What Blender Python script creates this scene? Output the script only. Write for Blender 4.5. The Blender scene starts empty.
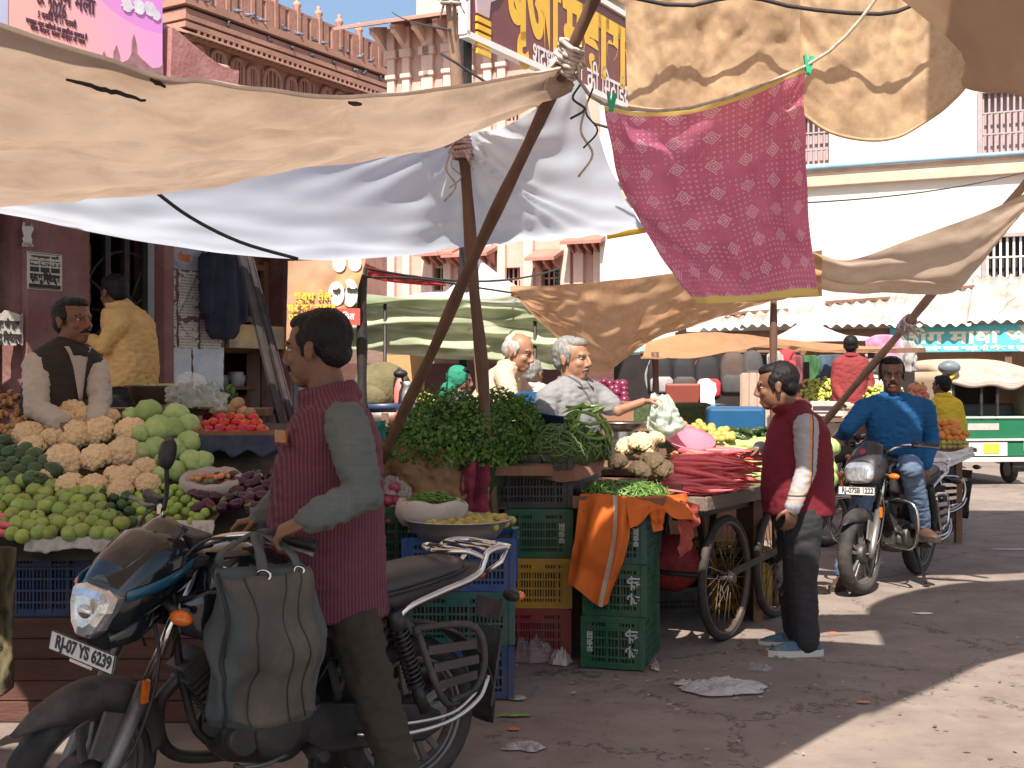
import bpy, bmesh, math, random
from mathutils import Vector as V, Matrix, noise, Euler
R = math.radians
PI = math.pi
rnd = random.Random(11)
SC = bpy.context.scene
COL = SC.collection
F = 1200.0
HC = 1.55
ROOT = {}
def P(px, py, Y):
 """a point of the place from its direction and its depth in metres"""
 return V(((px - 512) * Y / F, Y, HC - (py - 384) * Y / F))
def G(px, py):
 """the spot on the ground in a given direction"""
 Y = HC * F / (py - 384)
 return V(((px - 512) * Y / F, Y, 0))
def frame(o, fwd, up=(0, 0, 1)):
 """matrix with local x = fwd, z about up"""
 x = V(fwd).normalized()
 z = V(up)
 y = z.cross(x).normalized()
 z = x.cross(y)
 m = Matrix((x, y, z)).transposed().to_4x4()
 m.translation = V(o)
 return m
MATS = {}
def srgb(h):
 return tuple((((c / 255) + .055) / 1.055) ** 2.4 if c > 10 else c / 255 / 12.92 for c in h)
def mat(name, col, rough=.6, var=.2, scale=9, bump=.0, bscale=60, metal=0, spec=.4, trans=0, rand=0, huer=0,
 stain=None, samt=.5, sscale=1.5, coat=0, stretch=None, emit=None, alpha=None, glass=False, detail=4, sdetail=6):
 if name in MATS:
  return MATS[name]
 m = bpy.data.materials.new(name)
 m.use_nodes = True
 nt = m.node_tree
 N, L = nt.nodes, nt.links
 b = N['Principled BSDF']
 out = N['Material Output']
 b.inputs['Roughness'].default_value = rough
 b.inputs['Metallic'].default_value = metal
 b.inputs['Specular IOR Level'].default_value = spec
 b.inputs['Coat Weight'].default_value = coat
 if glass:
  b.inputs['Transmission Weight'].default_value = 1
  b.inputs['IOR'].default_value = 1.3
 tc = N.new('ShaderNodeTexCoord')
 mp = N.new('ShaderNodeMapping')
 L.new(tc.outputs['Object'], mp.inputs['Vector'])
 if stretch:
  mp.inputs['Scale'].default_value = stretch
 vec = mp.outputs['Vector']
 if rand or huer:
  oi = N.new('ShaderNodeObjectInfo')
  vm = N.new('ShaderNodeVectorMath')
  vm.operation = 'ADD'
  sc_ = N.new('ShaderNodeVectorMath')
  sc_.operation = 'SCALE'
  L.new(oi.outputs['Random'], sc_.inputs[0])
  sc_.inputs['Scale'].default_value = 37
  L.new(vec, vm.inputs[0])
  L.new(sc_.outputs[0], vm.inputs[1])
  vec = vm.outputs[0]
 nz = N.new('ShaderNodeTexNoise')
 nz.inputs['Scale'].default_value = scale
 nz.inputs['Detail'].default_value = detail
 nz.inputs['Roughness'].default_value = .62
 L.new(vec, nz.inputs['Vector'])
 rp = N.new('ShaderNodeValToRGB')
 rp.color_ramp.elements[0].position = .3
 rp.color_ramp.elements[1].position = .7
 rp.color_ramp.elements[0].color = (*[max(0, c * (1 - var)) for c in col], 1)
 rp.color_ramp.elements[1].color = (*[min(1, c * (1 + var)) for c in col], 1)
 L.new(nz.outputs['Fac'], rp.inputs['Fac'])
 c = rp.outputs['Color']
 if stain:
  n2 = N.new('ShaderNodeTexNoise')
  n2.inputs['Scale'].default_value = sscale
  n2.inputs['Detail'].default_value = sdetail
  n2.inputs['Roughness'].default_value = .68
  L.new(vec, n2.inputs['Vector'])
  r2 = N.new('ShaderNodeValToRGB')
  r2.color_ramp.elements[0].position = .45
  r2.color_ramp.elements[1].position = .68
  r2.color_ramp.elements[0].color = (0, 0, 0, 1)
  r2.color_ramp.elements[1].color = (samt, samt, samt, 1)
  L.new(n2.outputs['Fac'], r2.inputs['Fac'])
  mx = N.new('ShaderNodeMix')
  mx.data_type = 'RGBA'
  L.new(r2.outputs['Color'], mx.inputs['Factor'])
  L.new(c, mx.inputs['A'])
  mx.inputs['B'].default_value = (*stain, 1)
  c = mx.outputs['Result']
 if rand or huer:
  hs = N.new('ShaderNodeHueSaturation')
  mr = N.new('ShaderNodeMapRange')
  mr.inputs['To Min'].default_value = 1 - rand
  mr.inputs['To Max'].default_value = 1 + rand
  L.new(oi.outputs['Random'], mr.inputs['Value'])
  L.new(mr.outputs[0], hs.inputs['Value'])
  if huer:
   mu = N.new('ShaderNodeMath')
   mu.operation = 'MULTIPLY'
   mu.inputs[1].default_value = 7.31
   fr = N.new('ShaderNodeMath')
   fr.operation = 'FRACT'
   L.new(oi.outputs['Random'], mu.inputs[0])
   L.new(mu.outputs[0], fr.inputs[0])
   m2 = N.new('ShaderNodeMapRange')
   m2.inputs['To Min'].default_value = .5 - huer
   m2.inputs['To Max'].default_value = .5 + huer
   L.new(fr.outputs[0], m2.inputs['Value'])
   L.new(m2.outputs[0], hs.inputs['Hue'])
  L.new(c, hs.inputs['Color'])
  c = hs.outputs['Color']
 L.new(c, b.inputs['Base Color'])
 m['col'] = 1
 if bump:
  n3 = N.new('ShaderNodeTexNoise')
  n3.inputs['Scale'].default_value = bscale
  n3.inputs['Detail'].default_value = 3
  L.new(vec, n3.inputs['Vector'])
  bp = N.new('ShaderNodeBump')
  bp.inputs['Strength'].default_value = bump
  bp.inputs['Distance'].default_value = .6 / bscale
  L.new(n3.outputs['Fac'], bp.inputs['Height'])
  L.new(bp.outputs['Normal'], b.inputs['Normal'])
 if trans:
  tr = N.new('ShaderNodeBsdfTranslucent')
  L.new(c, tr.inputs['Color'])
  ms = N.new('ShaderNodeMixShader')
  ms.inputs[0].default_value = trans
  L.new(b.outputs[0], ms.inputs[1])
  L.new(tr.outputs[0], ms.inputs[2])
  L.new(ms.outputs[0], out.inputs['Surface'])
 if alpha is not None:
  b.inputs['Alpha'].default_value = alpha
 if emit:
  b.inputs['Emission Color'].default_value = (*col, 1)
  b.inputs['Emission Strength'].default_value = emit
 MATS[name] = m
 m['tree'] = 1
 return m
def recolor(m, build):
 """replace the base colour of material m by what build(nodes, links, old_colour, object_coords) returns"""
 nt = m.node_tree
 N, L = nt.nodes, nt.links
 b = N['Principled BSDF']
 lk = b.inputs['Base Color'].links[0]
 old = lk.from_socket
 tc = [n for n in N if n.bl_idname == 'ShaderNodeTexCoord'][0]
 new = build(N, L, old, tc)
 for l in list(old.links):
  if l.to_node.bl_idname in ('ShaderNodeBsdfPrincipled', 'ShaderNodeBsdfTranslucent'):
   L.new(new, l.to_socket)
 return m
def mathn(N, L, op, a, b=None, c=None):
 n = N.new('ShaderNodeMath')
 n.operation = op
 for i, x in enumerate((a, b, c)):
  if x is None:
   continue
  if isinstance(x, (int, float)):
   n.inputs[i].default_value = x
  else:
   L.new(x, n.inputs[i])
 return n.outputs[0]
def mixc(N, L, f, a, b):
 mx = N.new('ShaderNodeMix')
 mx.data_type = 'RGBA'
 for s, x in (('Factor', f), ('A', a), ('B', b)):
  if isinstance(x, (int, float)):
   mx.inputs[s].default_value = x
  elif isinstance(x, tuple):
   mx.inputs[s].default_value = (*x, 1)
  else:
   L.new(x, mx.inputs[s])
 return mx.outputs['Result']
class MB:
 def __init__(s):
  s.v, s.f, s.sm, s.mi, s.m = [], [], [], [], 0
  s.uv = {}
 def add(s, vs, fs, smooth=False):
  o = len(s.v)
  s.v += [V(x) for x in vs]
  s.f += [[i + o for i in f] for f in fs]
  s.sm += [smooth] * len(fs)
  s.mi += [s.m] * len(fs)
  return s
 def box(s, c, d, rz=0, M=None):
  x, y, z = [k / 2 for k in d]
  vs = [V((a * x, b * y, e * z)) for e in (-1, 1) for a, b in ((-1, -1), (1, -1), (1, 1), (-1, 1))]
  T = Matrix.Translation(V(c)) @ Matrix.Rotation(rz, 4, 'Z')
  if M is not None:
   T = M @ T
  vs = [T @ v for v in vs]
  return s.add(vs, [(3, 2, 1, 0), (4, 5, 6, 7), (0, 1, 5, 4), (1, 2, 6, 5), (2, 3, 7, 6), (3, 0, 4, 7)])
 def bar(s, a, b, w, h=None, up=(0, 0, 1)):
  a, b = V(a), V(b)
  h = h or w
  d = (b - a)
  if abs(d.normalized().dot(V(up))) > .98:
   up = (0, 1, 0)
  M = frame((a + b) / 2, d, up)
  return s.box((0, 0, 0), (d.length, w, h), 0, M)
 def tube(s, pts, r, n=8, cap=True, ell=None):
  pts = [V(p) for p in pts]
  k = len(pts)
  rs = r if isinstance(r, (list, tuple)) else [r] * k
  t0 = (pts[1] - pts[0]).normalized()
  nrm = t0.orthogonal().normalized()
  vs = []
  for i, p in enumerate(pts):
   t = (pts[min(i + 1, k - 1)] - pts[max(i - 1, 0)]).normalized()
   nrm = (nrm - t * nrm.dot(t)).normalized()
   bi = t.cross(nrm)
   for j in range(n):
    a = 2 * PI * j / n
    vs.append(p + (nrm * math.cos(a) + bi * math.sin(a)) * rs[i])
  fs = [(i * n + j, i * n + (j + 1) % n, (i + 1) * n + (j + 1) % n, (i + 1) * n + j) for i in range(k - 1) for j in range(n)]
  s.add(vs, fs, True)
  if cap:
   o = len(s.v) - k * n
   s.f += [[o + j for j in range(n)][::-1], [o + (k - 1) * n + j for j in range(n)]]
   s.sm += [False, False]
   s.mi += [s.m] * 2
  return s
 def loft(s, rings, cap=True, smooth=True):
  """rings: lists of points, all the same length, closed"""
  n = len(rings[0])
  k = len(rings)
  vs = [p for r in rings for p in r]
  fs = [(i * n + j, i * n + (j + 1) % n, (i + 1) * n + (j + 1) % n, (i + 1) * n + j) for i in range(k - 1) for j in range(n)]
  o = len(s.v)
  s.add(vs, fs, smooth)
  if cap:
   s.f += [[o + j for j in range(n)][::-1], [o + (k - 1) * n + j for j in range(n)]]
   s.sm += [False, False]
   s.mi += [s.m] * 2
  return s
 def lathe(s, prof, n=24, M=None, smooth=True):
  M = M or Matrix()
  vs = [M @ V((r * math.cos(2 * PI * j / n), r * math.sin(2 * PI * j / n), z)) for r, z in prof for j in range(n)]
  k = len(prof)
  fs = [(i * n + j, i * n + (j + 1) % n, (i + 1) * n + (j + 1) % n, (i + 1) * n + j) for i in range(k - 1) for j in range(n)]
  return s.add(vs, fs, smooth)
 def ball(s, c, r, n=12, m=8, M=None):
  if isinstance(r, (int, float)):
   r = (r, r, r)
  T = Matrix.Translation(V(c))
  if M is not None:
   T = M @ T
  vs = [T @ V((0, 0, -r[2]))]
  for i in range(1, m):
   a = PI * i / m
   for j in range(n):
    b = 2 * PI * j / n
    vs.append(T @ V((r[0] * math.sin(a) * math.cos(b), r[1] * math.sin(a) * math.sin(b), -r[2] * math.cos(a))))
  vs.append(T @ V((0, 0, r[2])))
  fs = [(0, 1 + (j + 1) % n, 1 + j) for j in range(n)]
  for i in range(m - 2):
   for j in range(n):
    fs.append((1 + i * n + j, 1 + i * n + (j + 1) % n, 1 + (i + 1) * n + (j + 1) % n, 1 + (i + 1) * n + j))
  e = len(vs) - 1
  fs += [(e, e - n + j, e - n + (j + 1) % n) for j in range(n)]
  return s.add(vs, fs, True)
 def cap(s, a, b, ra, rb, n=14):
  """capsule with two radii, as separate closed pieces (for the voxel union)"""
  s.ball(a, ra, n, 8)
  s.ball(b, rb, n, 8)
  return s.tube([a, b], [ra, rb], n)
 def grid(s, rows, smooth=True, uv=True):
  k, n = len(rows), len(rows[0])
  o = len(s.v)
  s.add([p for r in rows for p in r], [(i * n + j, i * n + j + 1, (i + 1) * n + j + 1, (i + 1) * n + j) for i in range(k - 1) for j in range(n - 1)], smooth)
  if uv:
   for i in range(k):
    for j in range(n):
     s.uv[o + i * n + j] = (j / (n - 1), i / (k - 1))
  return s
 def prism(s, poly, t, M=None, smooth=False):
  """2-D polygon in local xz (x right, z up), thickness t along local y"""
  M = M or Matrix()
  n = len(poly)
  vs = [M @ V((x, -t / 2, z)) for x, z in poly] + [M @ V((x, t / 2, z)) for x, z in poly]
  fs = [tuple(range(n)), tuple(range(2 * n - 1, n - 1, -1))] + [(i, i + n, (i + 1) % n + n, (i + 1) % n) for i in range(n)]
  return s.add(vs, fs, smooth)
 def xf(s, M):
  s.v = [M @ v for v in s.v]
  return s
 def join(s, o, M=None):
  k = len(s.v)
  s.v += [(M @ v if M is not None else v.copy()) for v in o.v]
  s.f += [[i + k for i in f] for f in o.f]
  s.sm += o.sm
  s.mi += o.mi
  return s
 def mesh(s, name='m', org=None):
  me = bpy.data.meshes.new(name)
  off = V(org) if org is not None else V((0, 0, 0))
  me.from_pydata([v - off for v in s.v], [], s.f)
  me.polygons.foreach_set('use_smooth', s.sm)
  me.polygons.foreach_set('material_index', s.mi)
  if s.uv:
   l = me.uv_layers.new(name='UVMap')
   for lp in me.loops:
    l.data[lp.index].uv = s.uv.get(lp.vertex_index, (0, 0))
  me.update()
  return me
 def build(s, name, m, parent=None, org=None, bevel=0, seg=2, solid=0, sub=0, fix=True):
  me = s.mesh(name, org)
  if fix:
   bm = bmesh.new()
   bm.from_mesh(me)
   bmesh.ops.recalc_face_normals(bm, faces=bm.faces)
   bm.to_mesh(me)
   bm.free()
  return place(name, me, m, parent, bevel, seg, solid, sub)
def place(name, me, m, parent=None, bevel=0, seg=2, solid=0, sub=0):
 o = bpy.data.objects.new(name, me)
 COL.objects.link(o)
 for x in (m if isinstance(m, (list, tuple)) else [m]):
  me.materials.append(x)
 if parent is not None:
  o.parent = parent
 if solid:
  md = o.modifiers.new('solid', 'SOLIDIFY')
  md.thickness = solid
  md.offset = 0
 if sub:
  md = o.modifiers.new('sub', 'SUBSURF')
  md.levels = md.render_levels = sub
 if bevel:
  md = o.modifiers.new('bevel', 'BEVEL')
  md.width = bevel
  md.segments = seg
  md.limit_method = 'ANGLE'
  md.angle_limit = R(40)
  md.harden_normals = False
 return o
def vox(mb, size, smooth=2, name='m', disp=None, factor=.5):
 """one continuous surface from overlapping closed pieces"""
 me = mb.mesh('tmp') if isinstance(mb, MB) else mb
 o = bpy.data.objects.new('tmp', me)
 COL.objects.link(o)
 md = o.modifiers.new('r', 'REMESH')
 md.mode = 'VOXEL'
 md.voxel_size = size
 if smooth:
  sm = o.modifiers.new('s', 'SMOOTH')
  sm.iterations = smooth
  sm.factor = factor
 dg = bpy.context.evaluated_depsgraph_get()
 dg.update()
 ne = bpy.data.meshes.new_from_object(o.evaluated_get(dg))
 bpy.data.objects.remove(o)
 bpy.data.meshes.remove(me)
 ne.name = name
 if disp:
  ns = [v.normal.copy() for v in ne.vertices]
  for v, n_ in zip(ne.vertices, ns):
   v.co = v.co + n_ * disp(v.co)
 ne.polygons.foreach_set('use_smooth', [True] * len(ne.polygons))
 ne.update()
 return ne
def shift(me, org):
 me.transform(Matrix.Translation(-V(org)))
 return me
def tag(o, label=None, cat=None, group=None, kind=None):
 if label:
  o['label'] = label
 if cat:
  o['category'] = cat
 if group:
  o['group'] = group
 if kind:
  o['kind'] = kind
 return o
def thing(name, label, cat, loc=(0, 0, 0), rz=0, group=None, M=None):
 o = bpy.data.objects.new(name, None)
 COL.objects.link(o)
 o.empty_display_size = .1
 if M is not None:
  o.matrix_world = M
 else:
  o.location = loc
  o.rotation_euler = (0, 0, rz)
 return tag(o, label, cat, group, 'thing')
def struct(name, mb, m, **k):
 return tag(mb.build(name, m, **k), kind='structure')
def solo(name, mb, m, label, cat, loc=None, group=None, **k):
 """a thing that is one mesh; its origin goes to loc"""
 if loc is None:
  n = len(mb.v)
  loc = V((sum(v.x for v in mb.v) / n, sum(v.y for v in mb.v) / n, min(v.z for v in mb.v)))
 o = mb.build(name, m, org=loc, **k)
 o.location = loc
 return tag(o, label, cat, group, 'thing')
def kids(o):
 return [c for c in o.children]
def dup(o, loc=None, rot=None, scale=None, label=None, group=None, parent=None):
 c = o.copy()
 COL.objects.link(c)
 if parent is not None:
  c.parent = parent
 if loc is not None:
  c.location = loc
 if rot is not None:
  c.rotation_euler = rot
 if scale is not None:
  c.scale = scale if isinstance(scale, (tuple, list, V)) else (scale,) * 3
 if label:
  c['label'] = label
 if group:
  c['group'] = group
 for ch in kids(o):
  dup(ch, parent=c)
 return c
def poly_at(pts, t):
 """smooth (Catmull-Rom) point at t in 0..1 along pts"""
 n = len(pts) - 1
 x = min(max(t, 0), 1) * n
 i = min(int(x), n - 1)
 u = x - i
 p1, p2 = pts[i], pts[i + 1]
 p0 = pts[i - 1] if i > 0 else p1 * 2 - p2
 p3 = pts[i + 2] if i + 2 <= n else p2 * 2 - p1
 return .5 * ((2 * p1) + (p2 - p0) * u + (2 * p0 - 5 * p1 + 4 * p2 - p3) * u * u + (3 * p1 - p0 - 3 * p2 + p3) * u ** 3)
def curve_pts(pts, n):
 pts = [V(p) for p in pts]
 return [poly_at(pts, i / (n - 1)) for i in range(n)]
def arc_at(pts, n):
 """n points evenly spaced by length along the smooth curve"""
 d = curve_pts(pts, 24 * len(pts))
 acc = [0]
 for a, b in zip(d, d[1:]):
  acc.append(acc[-1] + (b - a).length)
 out, j = [], 0
 for i in range(n):
  t = acc[-1] * i / (n - 1)
  while j < len(d) - 2 and acc[j + 1] < t:
   j += 1
  u = (t - acc[j]) / max(1e-9, acc[j + 1] - acc[j])
  out.append(d[j].lerp(d[j + 1], min(1, u)))
 return out
def cloth(c0, c1, nu=60, nv=30, sag=0., wr=0., wscale=(3, 3), sagdir=(0, 0, -1), fold=None, seed=0, edge=.35, even=False):
 """sheet ruled between two edge curves, sagging and wrinkled"""
 a = arc_at(c0, nu) if even else curve_pts(c0, nu)
 b = arc_at(c1, nu) if even else curve_pts(c1, nu)
 rows = []
 sd = V(sagdir)
 for i in range(nv):
  v = i / (nv - 1)
  row = []
  for j in range(nu):
   u = j / (nu - 1)
   p = a[j].lerp(b[j], v)
   p += sd * sag * 4 * v * (1 - v)
   row.append(p)
  rows.append(row)
 if wr or fold:
  out = []
  for i in range(nv):
   v = i / (nv - 1)
   row = []
   for j in range(nu):
    u = j / (nu - 1)
    tu = rows[i][min(j + 1, nu - 1)] - rows[i][max(j - 1, 0)]
    tv = rows[min(i + 1, nv - 1)][j] - rows[max(i - 1, 0)][j]
    n_ = tu.cross(tv)
    if n_.length < 1e-9:
     n_ = V((0, 0, 1))
    n_.normalize()
    e = edge + (1 - edge) * min(1, 6 * min(v, 1 - v))
    h = wr * e * (noise.noise(V((u * wscale[0], v * wscale[1], seed))) + .5 * noise.noise(V((u * wscale[0] * 2.3, v * wscale[1] * 2.3, seed + 9))))
    if fold:
     h += fold(u, v, rows[i][j])
    row.append(rows[i][j] + n_ * h)
   out.append(row)
  rows = out
 return rows
def rope(name, pts, r, m, label, sag=0, n=6, k=16, group=None, cat='rope', parent=None):
 pts = [V(p) for p in pts]
 if sag:
  a, b = pts[0], pts[-1]
  pts = [a.lerp(b, i / k) + V((0, 0, -sag * 4 * (i / k) * (1 - i / k))) for i in range(k + 1)]
 elif len(pts) > 2:
  pts = curve_pts(pts, k)
 mb = MB().tube(pts, r, n)
 if parent is not None:
  return mb.build(name, m, parent)
 return solo(name, mb, m, label, cat, group=group)
def text(body, size, M, m, name='lettering', parent=None, depth=.002, bold=0., align='CENTER', shear=0, width=None, spacing=1):
 c = bpy.data.curves.new('txt', 'FONT')
 c.body = body
 c.size = size
 c.align_x = align
 c.align_y = 'CENTER'
 c.extrude = depth
 c.offset = bold
 c.resolution_u = 3
 c.space_character = spacing
 o = bpy.data.objects.new('txt', c)
 COL.objects.link(o)
 dg = bpy.context.evaluated_depsgraph_get()
 dg.update()
 me = bpy.data.meshes.new_from_object(o.evaluated_get(dg))
 bpy.data.objects.remove(o)
 bpy.data.curves.remove(c)
 if width and len(me.vertices):
  w = max(v.co.x for v in me.vertices) - min(v.co.x for v in me.vertices)
  me.transform(Matrix.Diagonal((width / max(w, 1e-6), 1, 1, 1)))
 me.transform(M)
 return place(name, me, m, parent)
def face_matrix(o, right, up):
 """matrix for lettering: x = right, y = up"""
 x = V(right).normalized()
 y = V(up)
 z = x.cross(y).normalized()
 y = z.cross(x)
 m = Matrix((x, y, z)).transposed().to_4x4()
 m.translation = V(o)
 return m
cam = bpy.data.cameras.new('camera')
co = bpy.data.objects.new('camera', cam)
COL.objects.link(co)
cam.lens, cam.sensor_width = 42.1875, 36
cam.clip_end = 2000
co.location = (0, 0, HC)
co.rotation_euler = (R(90), 0, 0)
SC.camera = co
SUN_EL, SUN_AZ = R(52), R(191)
sdir = V((math.sin(SUN_AZ) * math.cos(SUN_EL), math.cos(SUN_AZ) * math.cos(SUN_EL), math.sin(SUN_EL)))
sun = bpy.data.lights.new('sun', 'SUN')
sun.energy, sun.angle, sun.color = 5.0, R(.53), (1, .92, .82)
so = bpy.data.objects.new('sun', sun)
COL.objects.link(so)
so.rotation_euler = (-sdir).to_track_quat('-Z', 'Y').to_euler()
w = bpy.data.worlds.new('World')
SC.world = w
w.use_nodes = True
wn, wl = w.node_tree.nodes, w.node_tree.links
sky = wn.new('ShaderNodeTexSky')
sky.sky_type = 'NISHITA'
sky.sun_disc = False
sky.sun_elevation, sky.sun_rotation = SUN_EL, SUN_AZ
sky.air_density, sky.dust_density, sky.ozone_density = 1.1, 2.2, 1.0
wl.new(sky.outputs[0], wn['Background'].inputs[0])
wn['Background'].inputs[1].default_value = .092
vs = SC.view_settings
vs.view_transform, vs.look, vs.gamma, vs.exposure = 'Standard', 'None', 1, 1.0
SC.cycles.max_bounces = 8
SC.cycles.transparent_max_bounces = 12
SC.cycles.use_denoising = True
asphalt = mat('asphalt', (.225, .182, .155), .92, .16, 3.5, .35, 180, stain=(.10, .075, .066), samt=.6, sscale=.7, sdetail=9)
def gcol(N, L, old, tc):
 v = N.new('ShaderNodeTexVoronoi')
 v.inputs['Scale'].default_value = 130
 L.new(tc.outputs['Object'], v.inputs['Vector'])
 f = mathn(N, L, 'MULTIPLY', mathn(N, L, 'LESS_THAN', v.outputs['Distance'], .28), .28)
 c = mixc(N, L, f, old, (.27, .22, .19))
 n = N.new('ShaderNodeTexNoise')
 n.inputs['Scale'].default_value = 2.2
 n.inputs['Detail'].default_value = 10
 n.inputs['Roughness'].default_value = .75
 L.new(tc.outputs['Object'], n.inputs['Vector'])
 k = N.new('ShaderNodeMapRange')
 k.inputs['From Min'].default_value = .56
 k.inputs['From Max'].default_value = .7
 k.inputs['To Max'].default_value = .75
 L.new(n.outputs['Fac'], k.inputs['Value'])
 c = mixc(N, L, k.outputs[0], c, (.25, .19, .16))
 n4 = N.new('ShaderNodeTexNoise')
 n4.inputs['Scale'].default_value = 9
 n4.inputs['Detail'].default_value = 8
 n4.inputs['Roughness'].default_value = .7
 L.new(tc.outputs['Object'], n4.inputs['Vector'])
 k4 = N.new('ShaderNodeMapRange')
 k4.inputs['From Min'].default_value = .58
 k4.inputs['From Max'].default_value = .66
 k4.inputs['To Max'].default_value = .62
 L.new(n4.outputs['Fac'], k4.inputs['Value'])
 c = mixc(N, L, k4.outputs[0], c, (.085, .062, .054))
 vc = N.new('ShaderNodeTexVoronoi')
 vc.feature = 'DISTANCE_TO_EDGE'
 vc.inputs['Scale'].default_value = .75
 wv = N.new('ShaderNodeVectorMath')
 wv.operation = 'MULTIPLY_ADD'
 L.new(n4.outputs['Color'], wv.inputs[0])
 wv.inputs[1].default_value = (.35, .35, .35)
 L.new(tc.outputs['Object'], wv.inputs[2])
 L.new(wv.outputs[0], vc.inputs['Vector'])
 ck = mathn(N, L, 'MULTIPLY', mathn(N, L, 'LESS_THAN', vc.outputs['Distance'], .008), mathn(N, L, 'GREATER_THAN', n.outputs['Fac'], .48))
 return mixc(N, L, mathn(N, L, 'MULTIPLY', ck, .7), c, (.05, .038, .033))
recolor(asphalt, gcol)
rows = []
for y in [-60, -20, -6] + [i * .5 for i in range(-4, 40)] + [24, 32, 50, 90, 200, 600]:
 row = []
 for x in [-600, -120, -40, -15] + [i * .5 for i in range(-12, 20)] + [15, 40, 120, 600]:
  row.append(V((x, y, .012 * noise.noise(V((x * .6, y * .6, 3))) if -6 < x < 10 and -2 < y < 20 else 0)))
 rows.append(row)
struct('ground', MB().grid(rows, uv=False), asphalt)
D = V((.54, .84, 0)).normalized()
W_ = V((.91, -.41, 0)).normalized()
def hit(M, px, py, off=0):
 """facade coordinates (x, z) of what is seen in a direction"""
 I = M.inverted()
 o = I @ V((0, 0, HC))
 d = (I @ P(px, py, 1)) - o
 t = (off - o.y) / d.y
 q = o + d * t
 return q.x, q.z
def holed_wall(mb, x0, x1, z0, z1, holes, th=.3, y=0):
 """wall front at y with real openings and their reveals"""
 xs = sorted({x0, x1, *[h[0] for h in holes], *[h[1] for h in holes]})
 zs = sorted({z0, z1, *[h[2] for h in holes], *[h[3] for h in holes]})
 xs = [x for x in xs if x0 <= x <= x1]
 zs = [z for z in zs if z0 <= z <= z1]
 for a, b in zip(xs, xs[1:]):
  for c, d in zip(zs, zs[1:]):
   mx, mz = (a + b) / 2, (c + d) / 2
   if any(h[0] < mx < h[1] and h[2] < mz < h[3] for h in holes):
    continue
   mb.add([(a, y, c), (b, y, c), (b, y, d), (a, y, d)], [(0, 1, 2, 3)])
 for a, b, c, d in holes:
  mb.add([(a, y, c), (b, y, c), (b, y, d), (a, y, d), (a, y + th, c), (b, y + th, c), (b, y + th, d), (a, y + th, d)],
 [(0, 4, 5, 1), (1, 5, 6, 2), (2, 6, 7, 3), (3, 7, 4, 0)])
 mb.add([(x0, y, z1), (x1, y, z1), (x1, y + 6, z1), (x0, y + 6, z1), (x0, y, z0), (x0, y + 6, z0), (x1, y, z0), (x1, y + 6, z0)],
 [(0, 1, 2, 3), (4, 0, 3, 5), (6, 7, 2, 1), (5, 3, 2, 7)])
 return mb
def barred_window(root, x0, x1, z0, z1, m_frame, m_dark, m_bar, nb, depth=.22, name='window', crossbars=(.33, .66)):
 fr = MB()
 for a, b in (((x0, 0, z0), (x1, 0, z0)), ((x0, 0, z1), (x1, 0, z1)), ((x0, 0, z0), (x0, 0, z1)), ((x1, 0, z0), (x1, 0, z1))):
  fr.bar(V(a) + V((0, -.012, 0)), V(b) + V((0, -.012, 0)), .1, .09)
 o = fr.build(name, m_frame, root, bevel=.008)
 MB().add([(x0, depth, z0), (x1, depth, z0), (x1, depth, z1), (x0, depth, z1)], [(0, 1, 2, 3)]).build('pane', m_dark, o)
 gb = MB()
 for i in range(nb):
  x = x0 + (x1 - x0) * (i + .5) / nb
  gb.bar((x, .04, z0), (x, .04, z1), (x1 - x0) / nb * .34, .03, (0, 1, 0))
 for t in crossbars:
  gb.bar((x0, .03, z0 + (z1 - z0) * t), (x1, .03, z0 + (z1 - z0) * t), .04, .03)
 gb.build('window_bars', m_bar, o)
 return o
M_white = mat('lime_wash', (.60, .56, .50), .9, .05, 1.2, .2, 30, stain=(.52, .46, .42), samt=.35, sscale=.5)
M_pinkst = mat('pink_stone', (.52, .31, .25), .85, .14, 1.1, .3, 18, stain=(.62, .48, .42), samt=.5, sscale=.8)
M_red = mat('red_sandstone', (.35, .185, .14), .88, .22, .9, .4, 9, stain=(.19, .075, .055), samt=.5, sscale=.35, stretch=(1, 1, .5))
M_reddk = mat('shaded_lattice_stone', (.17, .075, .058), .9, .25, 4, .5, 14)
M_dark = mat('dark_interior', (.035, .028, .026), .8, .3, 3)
M_glass = mat('dusty_pane', (.10, .10, .105), .25, .3, 2)
M_wood = mat('old_wood', (.16, .085, .05), .75, .3, 6, .4, 60, stretch=(1, 1, .15))
M_pole = mat('bamboo_pole', (.125, .066, .042), .62, .35, 8, .35, 70, stretch=(1, 1, .2), stain=(.06, .035, .026), samt=.6, sscale=5)
M_polelt = mat('pale_bamboo_pole', (.34, .22, .15), .65, .25, 8, .35, 70, stretch=(1, 1, .2), stain=(.2, .12, .08), samt=.5, sscale=5)
M_iron = mat('dark_iron', (.035, .032, .034), .5, .3, 12, .2, 90, metal=.4, stain=(.11, .055, .035), samt=.4, sscale=7)
M_steel = mat('steel', (.52, .51, .50), .32, .1, 10, .05, 90, metal=1)
M_bargrey = mat('painted_bars', (.33, .27, .27), .6, .12, 6)
MW = frame(P(900, 384, 26), W_)
MW.translation.z = 0
wb = thing('white_building', 'two storey white washed building closing the street above the tin roof', 'building', M=MW)
wins = []
for a, b, c, d, n in ((980, 1062, 92, 156, 13), (795, 832, 117, 168, 7), (984, 1065, 236, 300, 12), (787, 831, 288, 306, 11)):
 x0, z1 = hit(MW, a, c)
 x1, _ = hit(MW, b, c)
 _, z0 = hit(MW, a, d)
 wins.append((x0, x1, z0, z1, n))
xl = hit(MW, 600, 300)[0]
holed_wall(MB(), xl, 9, 0, 15, [q[:4] for q in wins]).build('wall', M_white, wb)
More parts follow.
